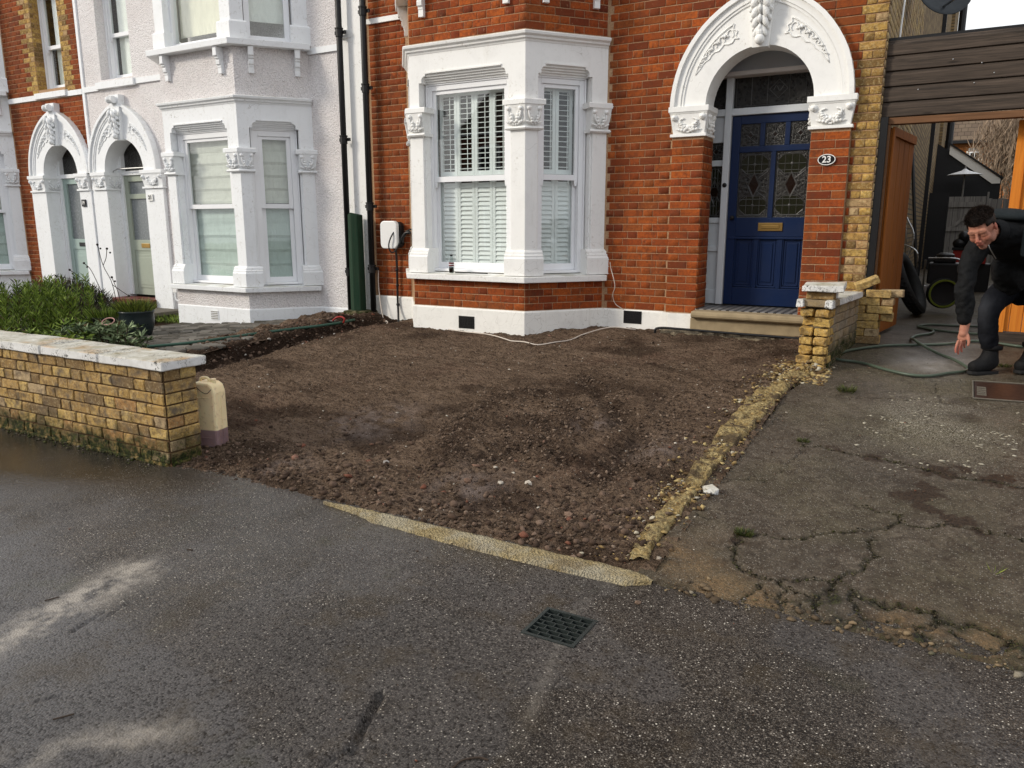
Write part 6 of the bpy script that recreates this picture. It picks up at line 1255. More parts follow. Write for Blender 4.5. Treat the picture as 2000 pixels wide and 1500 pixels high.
q=MB(); q.box((.49,21.98,.42),(.53,22.02,2.3)); q.build('fence_post',M['greywood'],t); q=MB(); q.box((-1.2,22.0,.42),(-.32,22.06,2.3)); q.build('fence_panel',M['black'],t)
t=thing('garden_shed','dark garden building with a sloping cream bargeboard','shed',(0,24,.42)); q=MB(); Fsh=frame(0,24,(1,0),(0,-1)); q.prism([(-3,.42),(.80,.42),(.80,2.68),(.62,2.68),(-.44,3.44),(-3,5.2)],Fsh,-2,-.05); q.build('shed_gable',M['black'],t)
q=MB(); q.prism([(-.44,3.36),(.60,2.58),(.78,2.58),(.78,2.70),(-.44,3.62)],Fsh,-.04,.02); q.build('bargeboard',M['barge'],t); q=MB(); q.prism([(-.50,3.63),(.84,2.69),(.84,2.73),(-.50,3.68)],Fsh,-2,.06); q.build('roof_edge',M['black'],t)
t=thing('garden_parasol','small white canvas garden parasol top showing over the grey garden door','parasol',(-.03,23,.42)); q=MB(); n=8
q.add([(-.03,23,2.93)]+[(-.03+.09*math.cos(2*math.pi*k/n),23+.09*math.sin(2*math.pi*k/n),2.865) for k in range(n)]+[(-.03+.40*math.cos(2*math.pi*k/n),23+.40*math.sin(2*math.pi*k/n),2.765) for k in range(n)],[(0,1+k,1+(k+1)%n) for k in range(n)]+[(1+k,1+n+k,1+n+(k+1)%n,1+(k+1)%n) for k in range(n)]); q.build('canopy',M['canvas'],t); q=MB(); q.tube([(-.03,23,.42),(-.03,23,2.98)],.02,8); q.build('pole',M['greywood'],t)
t=thing('distant_house','orange brick house with brown tiled roof seen far behind the gateway','house',(1,45,.4)); Fh=frame(0,45,(1,0),(0,-1)); q=MB(); q.fbox(Fh,-3.2,8,.4,5.58,-6,0); q.build('wall',M['farbrick'],t)
q=MB(); vs=[(-3.5,44.6,5.52),(8.3,44.6,5.52),(8.3,51.4,5.52),(-3.5,51.4,5.52),(.9,48,9.2),(7,48,9.2)]; q.add(vs,[(0,1,5,4),(1,2,5),(2,3,4,5),(3,0,4),(3,2,1,0)]); rf=q.build('roof',M['rooftile'],t); q=MB(); q.box((1.15,46.2,6.0),(1.55,46.7,8.6)); q.build('chimney',M['farbrick'],rf)
q=MB(); q.fbox(Fh,.02,.48,4.3,5.05,.0,.03); wn=q.build('window',M['upvc'],t); q=MB(); q.fbox(Fh,.08,.24,4.35,4.98,.03,.035); q.fbox(Fh,.27,.43,4.35,4.98,.03,.035); o=q.build('panes',M['dark'],wn); o['kind']='stuff'
q=MB()
for k in range(7):
    for x in (-.10,.50): q.fbox(Fh,x+(.02 if k%2 else 0),x+.10,4.2+.13*k,4.3+.13*k,.0,.025)
for k in range(6): q.fbox(Fh,-.02+.09*k,.05+.09*k,5.08,5.22,.0,.025)
o=q.build('window_surround',M['barge'],t); o['kind']='stuff'; q=MB(); q.box((-3.5,44.5,5.42),(8.3,44.62,5.56)); q.build('gutter',M['black'],t)
# bare bush
t=thing('bare_bush','leafless brown winter bush rising behind the bargeboard','bush',(1.3,33,.4)); q=MB()
for k in range(7): q.tube(curve([(1.25+.1*k-.3,33,.4),(1.2+.2*k-.4,33.1,2.2),(1.1+.33*k-.7,33.2,3.6)],4),.02,5)
q.build('trunk',M['twig'],t)
n=5200; c=np.stack([rng.normal(1.35,.62,n),rng.normal(33,.5,n),rng.normal(3.9,.85,n)],-1); k=((c[:,0]-1.35)/1.3)**2+((c[:,2]-3.9)/1.75)**2<1; c=c[k]; d=np.stack([rng.normal(.1,.35,len(c)),rng.normal(0,.3,len(c)),rng.uniform(.5,1.2,len(c))],-1)
o=leaves('twig_crown',c,d,.40,.035,M['barebush'],t); o['kind']='stuff'
# houses across the road, seen in the window glass
M['oppbrick']=m_tilemap('street_brick',(.26,.10,.06),(.20,.075,.045),.225,.08)
for i in range(5):
    x0=-22+7.5*i; t=thing('house_across_street',['red brick gabled house across the street mirrored in the window glass at far left','red brick gabled house across the street mirrored in the left windows','red brick gabled house across the street mirrored in the middle windows','red brick gabled house across the street mirrored in the navy door glass','red brick gabled house across the street beyond the driveway'][i],'house',(x0+3.7,-18,0),'houses across the street')
    Fo=frame(x0,-18,(-1,0),(0,1)); Fo=frame(x0+7.5,-18,(-1,0),(0,1)); q=MB(); q.fbox(Fo,0,7.49,0,5.8,-7,0); q.fbox(Fo,.6,3.4,0,6.0,.001,.7); q.build('wall',M['oppbrick'],t); q=MB(); q.prism([(.4,6.0),(3.6,6.0),(2.0,7.9)],Fo,-3,.75); q.prism([(-.01,5.8),(7.5,5.8),(7.5,5.9),(-.01,5.9)],Fo,-7.2,.2); q.build('gable',M['white21'],t)
    q=MB(); q.add([(x0,-17.9,5.9),(x0+7.5,-17.9,5.9),(x0+7.5,-21.5,8.6),(x0,-21.5,8.6),(x0,-25,5.9),(x0+7.5,-25,5.9)],[(0,1,2,3),(3,2,5,4)]); q.build('roof',M['rooftile'],t)
    for a,b,c0,c1,dd in ((1,3,1,2.6,.72),(1,3,3.8,5.3,.72),(5,6.2,3.8,5.3,.02),(5,6,.3,2.5,.02)): q=MB(); q.fbox(Fo,a,b,c0,c1,dd-.01,dd+.01); wn=q.build('window',M['white21'],t); q=MB(); q.fbox(Fo,a+.12,b-.12,c0+.12,c1-.12,dd+.01,dd+.02); q.build('pane',M['dark'],wn)
struct(MB().box((-60,-9,-.12),(60,-3.0,-.09)).build('road',m_plain('road_asphalt',(.05,.05,.05),.6)))
# ================================================================ SMALL THINGS
# charger
t=thing('car_charger','white rounded wall charger with a black cable on the orange brick wall','car charger',(-6.35,7.9,1.2))
def rrect(x0,x1,z0,z1,r,n=5):
    pts=[]
    for cx,cz,a0 in ((x1-r,z1-r,0),(x0+r,z1-r,90),(x0+r,z0+r,180),(x1-r,z0+r,270)):
        for k in range(n+1): a=R(a0+90*k/n); pts.append((cx+r*math.cos(a),cz+r*math.sin(a)))
    return pts
q=MB(); q.prism(rrect(-6.49,-6.225,1.225,1.575,.06),Fm,.085,.145); q.build('cover',M['whiteplastic'],t,bevel=.012); q=MB(); q.prism(rrect(-6.47,-6.205,1.235,1.565,.055),Fm,.012,.084); q.build('back_case',M['black'],t,bevel=.005)
q=MB(); q.tube(curve([(-6.26,7.93,1.46),(-6.29,7.88,1.38),(-6.325,7.87,1.28),(-6.31,7.87,1.20),(-6.27,7.89,1.18),(-6.22,7.93,1.26),(-6.18,7.98,1.40),(-6.10,8.0,1.46),(-6.04,7.98,1.47)],6),.009,8); q.tube(curve([(-6.2,7.99,1.30),(-6.17,7.96,1.36),(-6.12,7.96,1.42),(-6.05,7.96,1.43)],5),.022,8); q.build('charging_cable',M['black'],t,smooth=True)
q=MB(); q.tube(curve([(-6.31,7.99,1.24),(-6.31,8.005,1.0),(-6.315,8.005,.6),(-6.30,7.99,.42),(-6.26,7.94,.28),(-6.24,7.93,.2)],6),.014,8)
for z in (.95,.75,.50): q.lathe((-6.313,8.005,z),[(.015,-.015),(.022,-.012),(.022,.012),(.015,.015)],10)
q.build('supply_conduit',M['black'],t,smooth=True)
# bottle and rod on the sill
t=thing('cola_bottle','half empty plastic cola bottle with black cap standing on the white bay sill','bottle',(-4.93,7.24,.995))
c=Vector((-4.93,7.235,.992)); q=MB(); q.lathe(c,[(.020,0),(.029,.006),(.030,.03),(.0285,.055),(.0295,.07),(.0295,.125),(.026,.145),(.014,.175),(.0125,.19)],18); q.build('bottle_body',M['clear'],t,smooth=True)
q=MB(); q.lathe(c,[(.018,.004),(.027,.009),(.0285,.05),(.0275,.066),(.001,.067)],16); q.build('cola',M['cola'],t,smooth=True); q=MB(); q.lathe(c,[(.0302,.076),(.0302,.118)],18); q.build('label_band',M['labelred'],t); q=MB(); q.lathe(c,[(.0306,.092),(.0306,.102)],18); q.build('label_print',M['lettering'],t); q=MB(); q.lathe(c,[(.014,.188),(.0145,.205),(.001,.206)],12); q.build('bottle_cap',M['black'],t)
q=MB(); q.tube([(-4.87,7.225,1.003),(-4.45,7.23,1.003)],.008,8); tag(q.build('metal_rod',M['blackiron'],None),'thin dark rod lying on the white bay sill right of the bottle','rod')
# cables
q=MB(); q.tube(curve([(-6.60,7.98,.95),(-6.60,7.97,.75),(-6.56,7.95,.50),(-6.50,7.92,.32),(-6.42,7.86,.24),(-6.36,7.80,.30),(-6.25,7.70,.305),(-6.18,7.60,.30)],6),.007,6); tag(q.build('white_cable',M['cable'],None,smooth=True),'white cable drooping from the wall to the soil beside the right downpipe','cable')
q=MB(); q.tube(curve([(-3.33,8.0,1.12),(-3.31,7.99,1.04),(-3.26,7.93,.97),(-3.235,7.93,.86),(-3.27,7.96,.76),(-3.25,8.0,.66),(-3.16,8.02,.60)],6),.0042,6); tag(q.build('white_cable',M['cable'],None,smooth=True),'white cable hanging beside the right end of the bay sill into the air vent','cable')
pz=[(-4.99,7.24),(-4.75,7.20),(-4.39,7.13),(-4.1,6.98),(-3.98,6.94),(-3.8,6.88),(-3.63,6.87),(-3.50,7.0),(-3.42,7.2),(-3.37,7.45),(-3.2,7.75),(-2.95,7.86)]
q=MB(); q.tube(curve([(x,y,hs_(x,y)+.016) for x,y in pz],5),.0065,6); tag(q.build('white_cable',M['cable'],None,smooth=True),'thin whitish cable lying in a curve on the soil in front of the bay','cable')
q=MB(); q.tube(curve([(-2.70,7.80,.26),(-2.70,7.77,.40),(-2.66,7.77,.455),(-2.4,7.775,.458),(-1.9,7.78,.45),(-1.4,7.78,.445),(-1.12,7.78,.44)],6),.013,8); tag(q.build('black_pipe',M['black'],None,smooth=True),'thin black pipe running along the foot of the stone doorstep','pipe')
# hose
HO=[(.40,9.62),(.06,9.59),(-.17,9.54),(-.28,9.39),(-.26,9.22),(-.15,9.05),(-.13,8.85),(-.17,8.69),(-.27,8.50),(-.30,8.28),(-.27,8.05),(-.20,7.84),(-.05,7.62),(.07,7.44),(.16,7.23),(.17,7.13),(.14,7.06),(.03,6.95),(-.09,6.82),(-.23,6.80),(-.41,6.90),(-.56,7.03),(-.67,7.09),(-.79,7.09),(-.85,7.16),(-.84,7.31),(-.77,7.48),(-.66,7.62),(-.48,7.78),(-.24,7.89),(.01,8.04),(.25,8.36),(.6,8.2)]
def hz(x,y): return float(h_drv(np.array([x]),np.array([y]))[0])
q=MB(); q.tube(curve([(x,y,hz(x,y)+.017+(.022 if i in (10,11) else 0)) for i,(x,y) in enumerate(HO)],6),.0125,10); tag(q.build('garden_hose',M['hose'],None,smooth=True),'grey green garden hose looped on the wet concrete driveway','hose')
q=MB(); q.tube(curve([(x,y,hz(x,y)+.018) for x,y in [(-.28,9.39),(-.20,9.20),(-.08,9.02),(.10,8.95),(.30,8.93),(.55,9.0)]],6),.0125,10); tag(q.build('garden_hose',M['hose'],None,smooth=True),'short hose length crossing behind the man towards the orange gate','hose')
q=MB(); q.tube(curve([(x,y,float(h_nb(np.array(x),np.array(y)))+.035) for x,y in [(-7.75,4.75),(-7.4,5.05),(-7.06,5.35),(-6.92,5.75),(-6.80,6.15),(-6.62,6.5),(-6.50,6.7),(-6.42,7.0),(-6.45,7.3)]],6),.016,8); tag(q.build('garden_hose',M['darkhose'],None,smooth=True),'dark green hose trailing along the edge of the grey stone paving','hose')
t=thing('hand_saw','small hand saw with a red handle lying at the top of the trench','saw',(-6.55,7.2,.4)); c=Vector((-6.52,7.05,.40)); q=MB(); q.box((-6.82,6.98,.372),(-6.52,7.04,.377)); q.build('blade',M['steel'],t); q=MB(); q.tube(curve([(-6.53,7.0,.38),(-6.47,7.0,.42),(-6.41,7.02,.43),(-6.36,7.02,.41),(-6.38,7.02,.36)],4),.012,8); q.build('handle',M['redpaint'],t,smooth=True)
# jerry can
t=thing('jerry_can','yellowed translucent plastic jerry can with dark liquid in the bottom, behind the wall end','jerry can',(-4.2,3.4,.02))
q=MB(); pl=[(-.085,0),(.085,0),(.092,.015),(.092,.385),(.078,.435),(.045,.455),(-.06,.458),(-.092,.42)]
Fj=frame(-4.325,3.345,(.97,.24),(.24,-.97)); q.prism([(a,b+.025) for a,b in pl],Fj,-.13,-.0); q.build('can_body',M['jerry'],t,bevel=.022)
q=MB(); q.tube(curve([Fj(-.06,.478,-.065),Fj(-.045,.502,-.065),Fj(.0,.502,-.065),Fj(.02,.478,-.065)],4),.010,8); q.build('handle',M['jerry'],t); q=MB(); q.lathe(Fj(.045,.478,-.065),[(.018,-.01),(.020,.018),(.017,.024),(.001,.025)],14); q.build('cap',M['jerry'],t); q=MB(); q.tube([Fj(-.094,.04,-.065),Fj(-.094,.40,-.065)],.0025,5); q.tube([Fj(.094,.04,-.065),Fj(.094,.38,-.065)],.0025,5); q.tube([Fj(-.06,.10,.003),Fj(.06,.10,.003)],.003,5); q.tube([Fj(-.06,.38,.003),Fj(.05,.38,.003)],.003,5); o=q.build('mould_seams',M['jerry'],t); o['kind']='stuff'; q=MB(); q.tube(curve([Fj(-.04,.45,.004),Fj(.0,.42,.006),Fj(.04,.41,.006),Fj(.075,.44,.004)],4),.002,5); q.build('string',M['twig'],t)
# drain grate in the footway
t=thing('drain_grate','square dark iron drain grate with a brick-pattern grid set in the wet footway','drain cover',(-1.19,2.44,0)); gx0,gx1,gy0,gy1=-1.292,-1.082,2.338,2.552
q=MB(); q.box((gx0,gy0,-.030),(gx1,gy1,-.022)); q.build('grate_plate',M['iron'],t)
q=MB()
for a in ((gx0-.006,gy0-.006,gx1+.006,gy0+.008),(gx0-.006,gy1-.008,gx1+.006,gy1+.006),(gx0-.006,gy0+.008,gx0+.008,gy1-.008),(gx1-.008,gy0+.008,gx1+.006,gy1-.008)): q.box((a[0],a[1],-.03),(a[2],a[3],.003))
q.build('grate_rim',M['ironedge'],t)
ny=7; hy=(gy1-gy0-.016)/ny; hx=(gx1-gx0-.016)/4
for j in range(1,ny): q=MB(); q.box((gx0+.008,gy0+.008+hy*j-.0025,-.022),(gx1-.008,gy0+.008+hy*j+.0025,.0005)); q.build('grate_bar',M['ironedge'],t)
q=MB()
for j in range(ny):
    for i in range(4):
        x=gx0+.008+hx*(i+(.5 if j%2 else 1)); 
        if x<gx1-.012: q.box((x-.0022,gy0+.008+hy*j+.0027,-.022),(x+.0022,gy0+.008+hy*(j+1)-.0027,0))
o=q.build('grate_cross_bars',M['ironedge'],t); o['kind']='stuff'
# manhole by the man's feet
t=thing('inspection_cover','wet rusty rectangular inspection cover set in the concrete near the boots','drain cover',(.48,6.6,.31))
z=lambda y:.085*(y-3)+.014
q=MB(); q.add([(.215,6.33,z(6.33)-.02),(.86,6.39,z(6.39)-.02),(.86,6.86,z(6.86)-.02),(.215,6.80,z(6.8)-.02),(.215,6.33,z(6.33)+.004),(.86,6.39,z(6.39)+.004),(.86,6.86,z(6.86)+.004),(.215,6.80,z(6.8)+.004)],[(0,3,2,1),(4,5,6,7),(0,1,5,4),(1,2,6,5),(2,3,7,6),(3,0,4,7)]); q.build('cover_plate',M['rust'],t)
q=MB()
for p in ([(.205,6.32),(.205,6.81)],[(.205,6.32),(.87,6.38)],[(.205,6.81),(.87,6.87)]): q.tube([(x,y,z(y)+.006) for x,y in p],.006,6)
q.build('cover_frame',M['pathslab'],t)
q=MB()
for k in range(5): q.box((.23,6.42+.05*k,z(6.42+.05*k)+.004),(.29,6.445+.05*k,z(6.44+.05*k)+.009))
o=q.build('lifting_ribs',M['pathslab'],t); o['kind']='stuff'
# sticks and leaf litter on the footway
for (pts_,lb) in (([(-1.10,1.58),(-1.095,1.62),(-1.06,1.655),(-1.03,1.66)],'curled brown twig with a small bent tip on the near footway'),([(-2.31,1.14),(-2.28,1.19)],'short black stick on the bare patch at the lower left'),([(-3.05,2.20),(-3.02,2.21)],'tiny dark twig right of the pale streak on the footway'),([(-3.12,1.57),(-3.10,1.62)],'small dark twig lying on the pale streak'),([(-3.75,1.62),(-3.70,1.63)],'small black twig at the left edge of the footway')):
    q=MB(); q.tube(curve([(x,y,.004) for x,y in pts_],4),.003,5); tag(q.build('twig',M['twig'],None),lb,'twig')
# weeds in the concrete
def tuft(x,y,r,n,lb,h=.03,mat='leafa',base=None):
    z0=hz(x,y) if base is None else base; a=rng.random(n)*6.28; rr=r*rng.random(n)**.7; c=np.stack([x+rr*np.cos(a),y+rr*np.sin(a),z0+.002+h*.35*rng.random(n)],-1); d=np.stack([np.cos(a)*.7,np.sin(a)*.7,.25+rng.random(n)],-1)
    o=leaves('weed_tuft',c,d,h,.0038,M['weedleaf'] if mat=='leafa' else M[mat]); return tag(o,lb,'weed')
tuft(-.76,3.58,.035,260,'green weed tuft growing in the curved crack near the front of the driveway',.028)
tuft(-.62,6.17,.05,240,'grassy weed tuft on the driveway joint near the loop of hose',.05)
tuft(-.72,4.96,.03,120,'small weed at the start of the long diagonal crack',.025)
tuft(.42,7.35,.05,150,'low weed growing between the two boots of the man',.03)
tuft(.27,3.64,.012,8,'single pale green leaf lying on the right of the driveway',.05,'leafd')
# ================================================================ NEIGHBOUR PLANTS
def nbz(x,y): return float(h_nb(np.array(x),np.array(y)))
t=thing('rosemary_bush','tall upright bright green needle-leaved shrub behind the left garden wall','bush',(-10.2,5.4,.06)); C_=[];D_=[];q=MB()
for k in range(72):
    bx=rng.uniform(-11.6,-9.45); by=rng.uniform(5.0,6.1); z0=nbz(bx,by); H_s=rng.uniform(.45,.80)*(1.08 if -10.4<bx<-9.9 else .92); ln=rng.normal(0,.08,2); P=[(bx,by,z0),(bx+ln[0]*.4,by+ln[1]*.4,z0+H_s*.5),(bx+ln[0],by+ln[1],z0+H_s)]; q.tube(P,.006,5)
    for i in range(110):
        t_=.12+.88*rng.random(); p=np.array(P[0])*(1-t_)+np.array(P[2])*t_; a=rng.random()*6.28; C_.append(p+np.array([math.cos(a),math.sin(a),0])*.006); D_.append((math.cos(a)*.75,math.sin(a)*.75,.55+.8*rng.random()))
q.build('stems',M['leafa'],t); o=leaves('foliage',C_,D_,.085,.013,M['leafa'],t); o['kind']='stuff'
t=thing('lavender_mound','dull grey brown lavender mound in front of the mint door','bush',(-12.2,7.0,.1)); n=5200; a=rng.random(n)*6.28; ph=np.arccos(rng.random(n)); rr=.75+.3*rng.random(n); X_=np.sin(ph)*np.cos(a);Y_=np.sin(ph)*np.sin(a);Z_=np.cos(ph)
c=np.stack([-12.35+1.15*X_*rr,7.05+.55*Y_*rr,.10+.48*Z_*rr],-1); o=leaves('foliage',c,np.stack([X_,Y_,Z_+.6],-1),.13,.011,M['leafc'],t); o['kind']='stuff'; q=MB(); q.ball((-12.35,7.05,.12),(.95,.45,.34),16,10); q.build('twig_core',M['twig'],t)
q=MB()
def rosette_plant(cx,cy,n,r,h,label,mat='leafb'):
    t=thing('border_plant',label,'plant',(cx,cy,nbz(cx,cy))); C_=[];D_=[]; q=MB()
    for k in range(n):
        a=rng.random()*6.28; rr=r*math.sqrt(rng.random()); x,y=cx+rr*math.cos(a),cy+rr*math.sin(a); z=nbz(x,y)+h*(.35+.65*rng.random()); q.tube([(x*.7+cx*.3,y*.7+cy*.3,nbz(x,y)),(x,y,z)],.005,4)
        for i in range(14): b=rng.random()*6.28; e=.15+.9*rng.random(); C_.append((x,y,z-.01)); D_.append((math.cos(b),math.sin(b),e))
        for i in range(10): b=rng.random()*6.28; C_.append((x,y,z*rng.uniform(.5,1))); D_.append((math.cos(b),math.sin(b),.2))
    q.build('stems',M['twig'],t); o=leaves('foliage',C_,D_,.085,.024,M[mat],t); o['kind']='stuff'
rosette_plant(-9.15,5.0,34,.42,.30,'dark leafy border plant behind the wall nearest the tall green shrub','leafa'); rosette_plant(-8.5,5.15,30,.35,.28,'grey green rosette plant behind the wall, middle one of the border'); rosette_plant(-7.75,4.95,26,.30,.27,'grey green rosette plant with reddish stems right of the border'); rosette_plant(-7.12,4.72,12,.16,.20,'small pale rosette plant at the right end of the border below the pot')
rosette_plant(-9.7,5.6,30,.4,.25,'dark green ground plant between the tall shrub and the path','leafa'); rosette_plant(-8.1,4.6,20,.35,.22,'low leafy plant tight against the garden wall coping','leafa')
t=thing('plant_pot','big dark glazed plant pot filled with lime green grass','plant pot',(-8.88,6.0,.13)); c=Vector((-8.88,6.0,.125)); q=MB(); q.lathe(c,[(.12,0),(.15,.02),(.195,.15),(.205,.25),(.198,.31),(.215,.33),(.215,.345),(.19,.345),(.185,.32),(.001,.31)],28); q.build('pot_body',M['pot'],t,smooth=True)
n=900; a=rng.random(n)*6.28; r_=.19*np.sqrt(rng.random(n)); cc=np.stack([-8.9+1.15*r_*np.cos(a),6.0+r_*np.sin(a),.43+0*a+.06*rng.random(n)],-1); o=leaves('grass_tuft',cc,np.stack([np.cos(a)*r_*3.2,np.sin(a)*r_*3.2,.6+.5*rng.random(n)],-1),.13,.007,M['leafd'],t); o['kind']='stuff'
t=thing('plant_pot','small black plastic pot with grassy weeds left of the big pot','plant pot',(-9.25,5.85,.12)); q=MB(); q.lathe((-9.3,5.85,.12),[(.11,0),(.15,.24),(.16,.26),(.14,.26),(.001,.24)],20); q.build('pot_body',M['black'],t,smooth=True)
n=420; a=rng.random(n)*6.28; r_=.16*np.sqrt(rng.random(n)); cc=np.stack([-9.3+r_*np.cos(a)*1.3,5.85+r_*np.sin(a),.36+0*a],-1); o=leaves('grass_tuft',cc,np.stack([np.cos(a)*.5,np.sin(a)*.5,.6+.5*rng.random(n)],-1),.14,.008,M['leafa'],t); o['kind']='stuff'
t=thing('metal_hoop','small pinkish wire hoop standing among the border plants','hoop',(-8.2,5.2,.3)); q=MB(); q.tube([(-8.22+.10*math.cos(a),5.2+.04*math.sin(a),.46+.035*math.sin(a)) for a in np.linspace(0,6.283,20)],.006,6); q.build('ring',m_plain('pink_wire',(.45,.25,.22),.5),t)
t=thing('seed_head_weed','tall dry weed with wiry stems and dark round seed heads before the mint door','weed',(-9.7,6.2,.1)); q=MB(); sh=MB()
for P in ([(-9.55,6.2,.3),(-9.62,6.2,.75),(-9.78,6.2,1.0),(-9.86,6.2,1.27)],[(-9.78,6.2,1.0),(-9.70,6.2,1.1),(-9.66,6.2,1.22)],[(-9.55,6.2,.3),(-9.85,6.2,.62),(-10.2,6.2,.78),(-10.55,6.2,.92)],[(-10.2,6.2,.78),(-10.6,6.2,.80),(-10.9,6.2,.83)],[(-9.5,6.2,.3),(-9.8,6.2,.55),(-10.05,6.2,.92),(-10.2,6.2,1.02)],[(-9.5,6.2,.3),(-9.5,6.2,.6),(-9.62,6.2,.85)],[(-9.45,6.2,.35),(-9.25,6.2,.52),(-9.1,6.2,.56)],[(-9.62,6.2,.75),(-9.3,6.2,.62)]):
    q.tube(curve(P,5),.0045,5); sh.ball(P[-1],.016,6,4); sh.ball((P[-1][0]+.06,P[-1][1],P[-1][2]-.05),.013,6,4)
q.build('stems',M['seed'],t); o=sh.build('seed_heads',M['seed'],t); o['kind']='stuff'
n=500; o=leaves('verge_grass',np.stack([rng.uniform(-10.6,-9.6,n),rng.uniform(7.3,7.9,n),np.full(n,.08)],-1),np.stack([rng.normal(0,.4,n),rng.normal(0,.4,n),np.ones(n)],-1),.10,.01,M['leafa']); o['kind']='stuff'
# ================================================================ PERSON
def evalmesh(o):
    dg=bpy.context.evaluated_depsgraph_get(); dg.update(); me=bpy.data.meshes.new_from_object(o.evaluated_get(dg)); return me
def skin(chains,root=0,sub=2):
    """chains of (x,y,z,r); a point given by index int joins an earlier vertex"""
    vs=[];es=[];rs=[];key={}
    for ch in chains:
        prev=None
        for p in ch:
            k=tuple(round(c,4) for c in p[:3])
            if k not in key: key[k]=len(vs); vs.append(p[:3]); rs.append(p[3] if len(p)==4 else (p[3],p[4]))
            i=key[k]
            if prev is not None: es.append((prev,i))
            prev=i
    me=bpy.data.meshes.new('tmp'); me.from_pydata(vs,es,[]); o=bpy.data.objects.new('tmp',me); COL.objects.link(o); m_=o.modifiers.new('s','SKIN'); m_.use_smooth_shade=True
    for i,r in enumerate(rs): sv_=me.skin_vertices[0].data[i]; sv_.radius=r if isinstance(r,tuple) else (r,r); sv_.use_root=(i==root)
    s2=o.modifiers.new('sub','SUBSURF'); s2.levels=sub; s2.render_levels=sub
    out=evalmesh(o); bpy.data.objects.remove(o); return out
def joinremesh(meshes,vox,smooth=3,fac=.5):
    bm=bmesh.new()
    for m_ in meshes:
        me=m_[0] if isinstance(m_,tuple) else m_; n0=len(bm.verts); bm.from_mesh(me)
        if isinstance(m_,tuple):
            bm.verts.ensure_lookup_table(); bmesh.ops.transform(bm,matrix=m_[1],verts=bm.verts[n0:])
    me=bpy.data.meshes.new('tmp'); bm.to_mesh(me); bm.free(); o=bpy.data.objects.new('tmp',me); COL.objects.link(o)
    r=o.modifiers.new('r','REMESH'); r.mode='VOXEL'; r.voxel_size=vox; r.use_smooth_shade=True
    s_=o.modifiers.new('s','SMOOTH'); s_.iterations=smooth; s_.factor=fac
    out=evalmesh(o); bpy.data.objects.remove(o)
    bm=bmesh.new(); bm.from_mesh(out); seen=set(); best=[]
    for v in bm.verts:
        if v in seen: continue
        st=[v]; isl=[]; seen.add(v)
        while st:
            q=st.pop(); isl.append(q)
            for e in q.link_edges:
                u=e.other_vert(q)
                if u not in seen: seen.add(u); st.append(u)
        if len(isl)>700: best+=isl
    keep=set(best); bmesh.ops.delete(bm,geom=[v for v in bm.verts if v not in keep],context='VERTS'); bm.to_mesh(out); bm.free(); return out
def capsules(chains):
    q=MB()
    for ch in chains:
        k=[p[3]*(.50 if .05<p[3]<.10 else (.66 if p[3]>.034 else 1)) if abs(p[3]-.058)>1e-6 else p[3] for p in ch]
        q.tube([p[:3] for p in ch],k,14)
        for p,r in zip(ch,k): q.ball(p[:3],r,14,10)
    return rawmesh(q)
def rawmesh(mb): me=bpy.data.meshes.new('tmp'); me.from_pydata(mb.v,[],mb.f); fixnormals(me); return me
person=thing('person','man in black jacket and dark jeans bending down to reach towards the hose','person',(.35,7.1,.35))
# head, built upright looking along -y
hm=MB(); hm.ball((0,.012,.022),(.074,.094,.088),24,16); hm.ball((0,-.022,-.045),(.058,.066,.068),20,14); hm.ball((0,-.068,-.098),(.026,.022,.022),14,10); hm.ball((0,-.030,-.085),(.046,.046,.030),14,10)
for s_ in (-1,1):
    hm.ball((s_*.036,-.056,-.034),(.030,.026,.032),14,10); hm.ball((s_*.076,.014,-.008),(.011,.019,.031),12,8,Matrix.Rotation(s_*.25,3,'Z')); hm.ball((s_*.012,-.104,-.036),(.010,.012,.009),10,8); hm.ball((s_*.050,-.01,-.07),(.018,.04,.03),10,8)
    hm.ball((s_*.026,-.070,.020),(.034,.018,.020),14,10); hm.ball((s_*.030,-.064,-.004),(.028,.020,.026),14,10)
hm.ball((0,-.078,.024),(.03,.014,.018),12,8); hm.tube([(0,-.088,.014),(0,-.100,-.008),(0,-.112,-.028),(0,-.108,-.038)],[.0085,.0095,.0125,.011],10); hm.ball((0,-.094,-.062),(.025,.011,.0065),12,8); hm.ball((0,-.091,-.074),(.021,.011,.0075),12,8)
HC=Vector((.135,6.50,1.50)); HR=Matrix.Rotation(R(-24),4,'Z')@Matrix.Rotation(R(-10),4,'Y')@Matrix.Rotation(R(36),4,'X'); HM=Matrix.Translation(HC)@HR@Matrix.Scale(1.08,4)
hl=lambda p:(HM@Vector(p))
nb_=hl((0,.03,-.05))
torso=capsules([[(.50,7.36,1.10,.13),(.46,7.16,1.30,.125),(.36,6.92,1.41,.145),(.27,6.74,1.46,.08),(nb_.x,nb_.y,nb_.z,.058)],
 [(.36,6.92,1.41,.145),(.12,6.70,1.38,.062),(.095,6.60,1.06,.045),(.105,6.60,.80,.033),(.100,6.585,.73,.030)],
 [(.36,6.92,1.41,.145),(.46,6.80,1.45,.062),(.66,6.86,1.20,.045),(.60,6.98,.98,.033)],
 [(.50,7.36,1.10,.13),(.40,7.32,1.02,.085),(.258,7.03,.88,.062),(.275,7.06,.68,.055),(.31,7.13,.48,.042)],
 [(.50,7.36,1.10,.13),(.60,7.38,1.02,.085),(.60,7.03,.88,.062),(.60,7.18,.68,.055),(.60,7.30,.48,.042)]])
hand=MB()
palm=skin([[(.105,6.60,.79,.030,.022),(.102,6.59,.745,.034,.020),(.098,6.585,.70,.038,.018),(.096,6.583,.672,.034,.014)]],0,2)
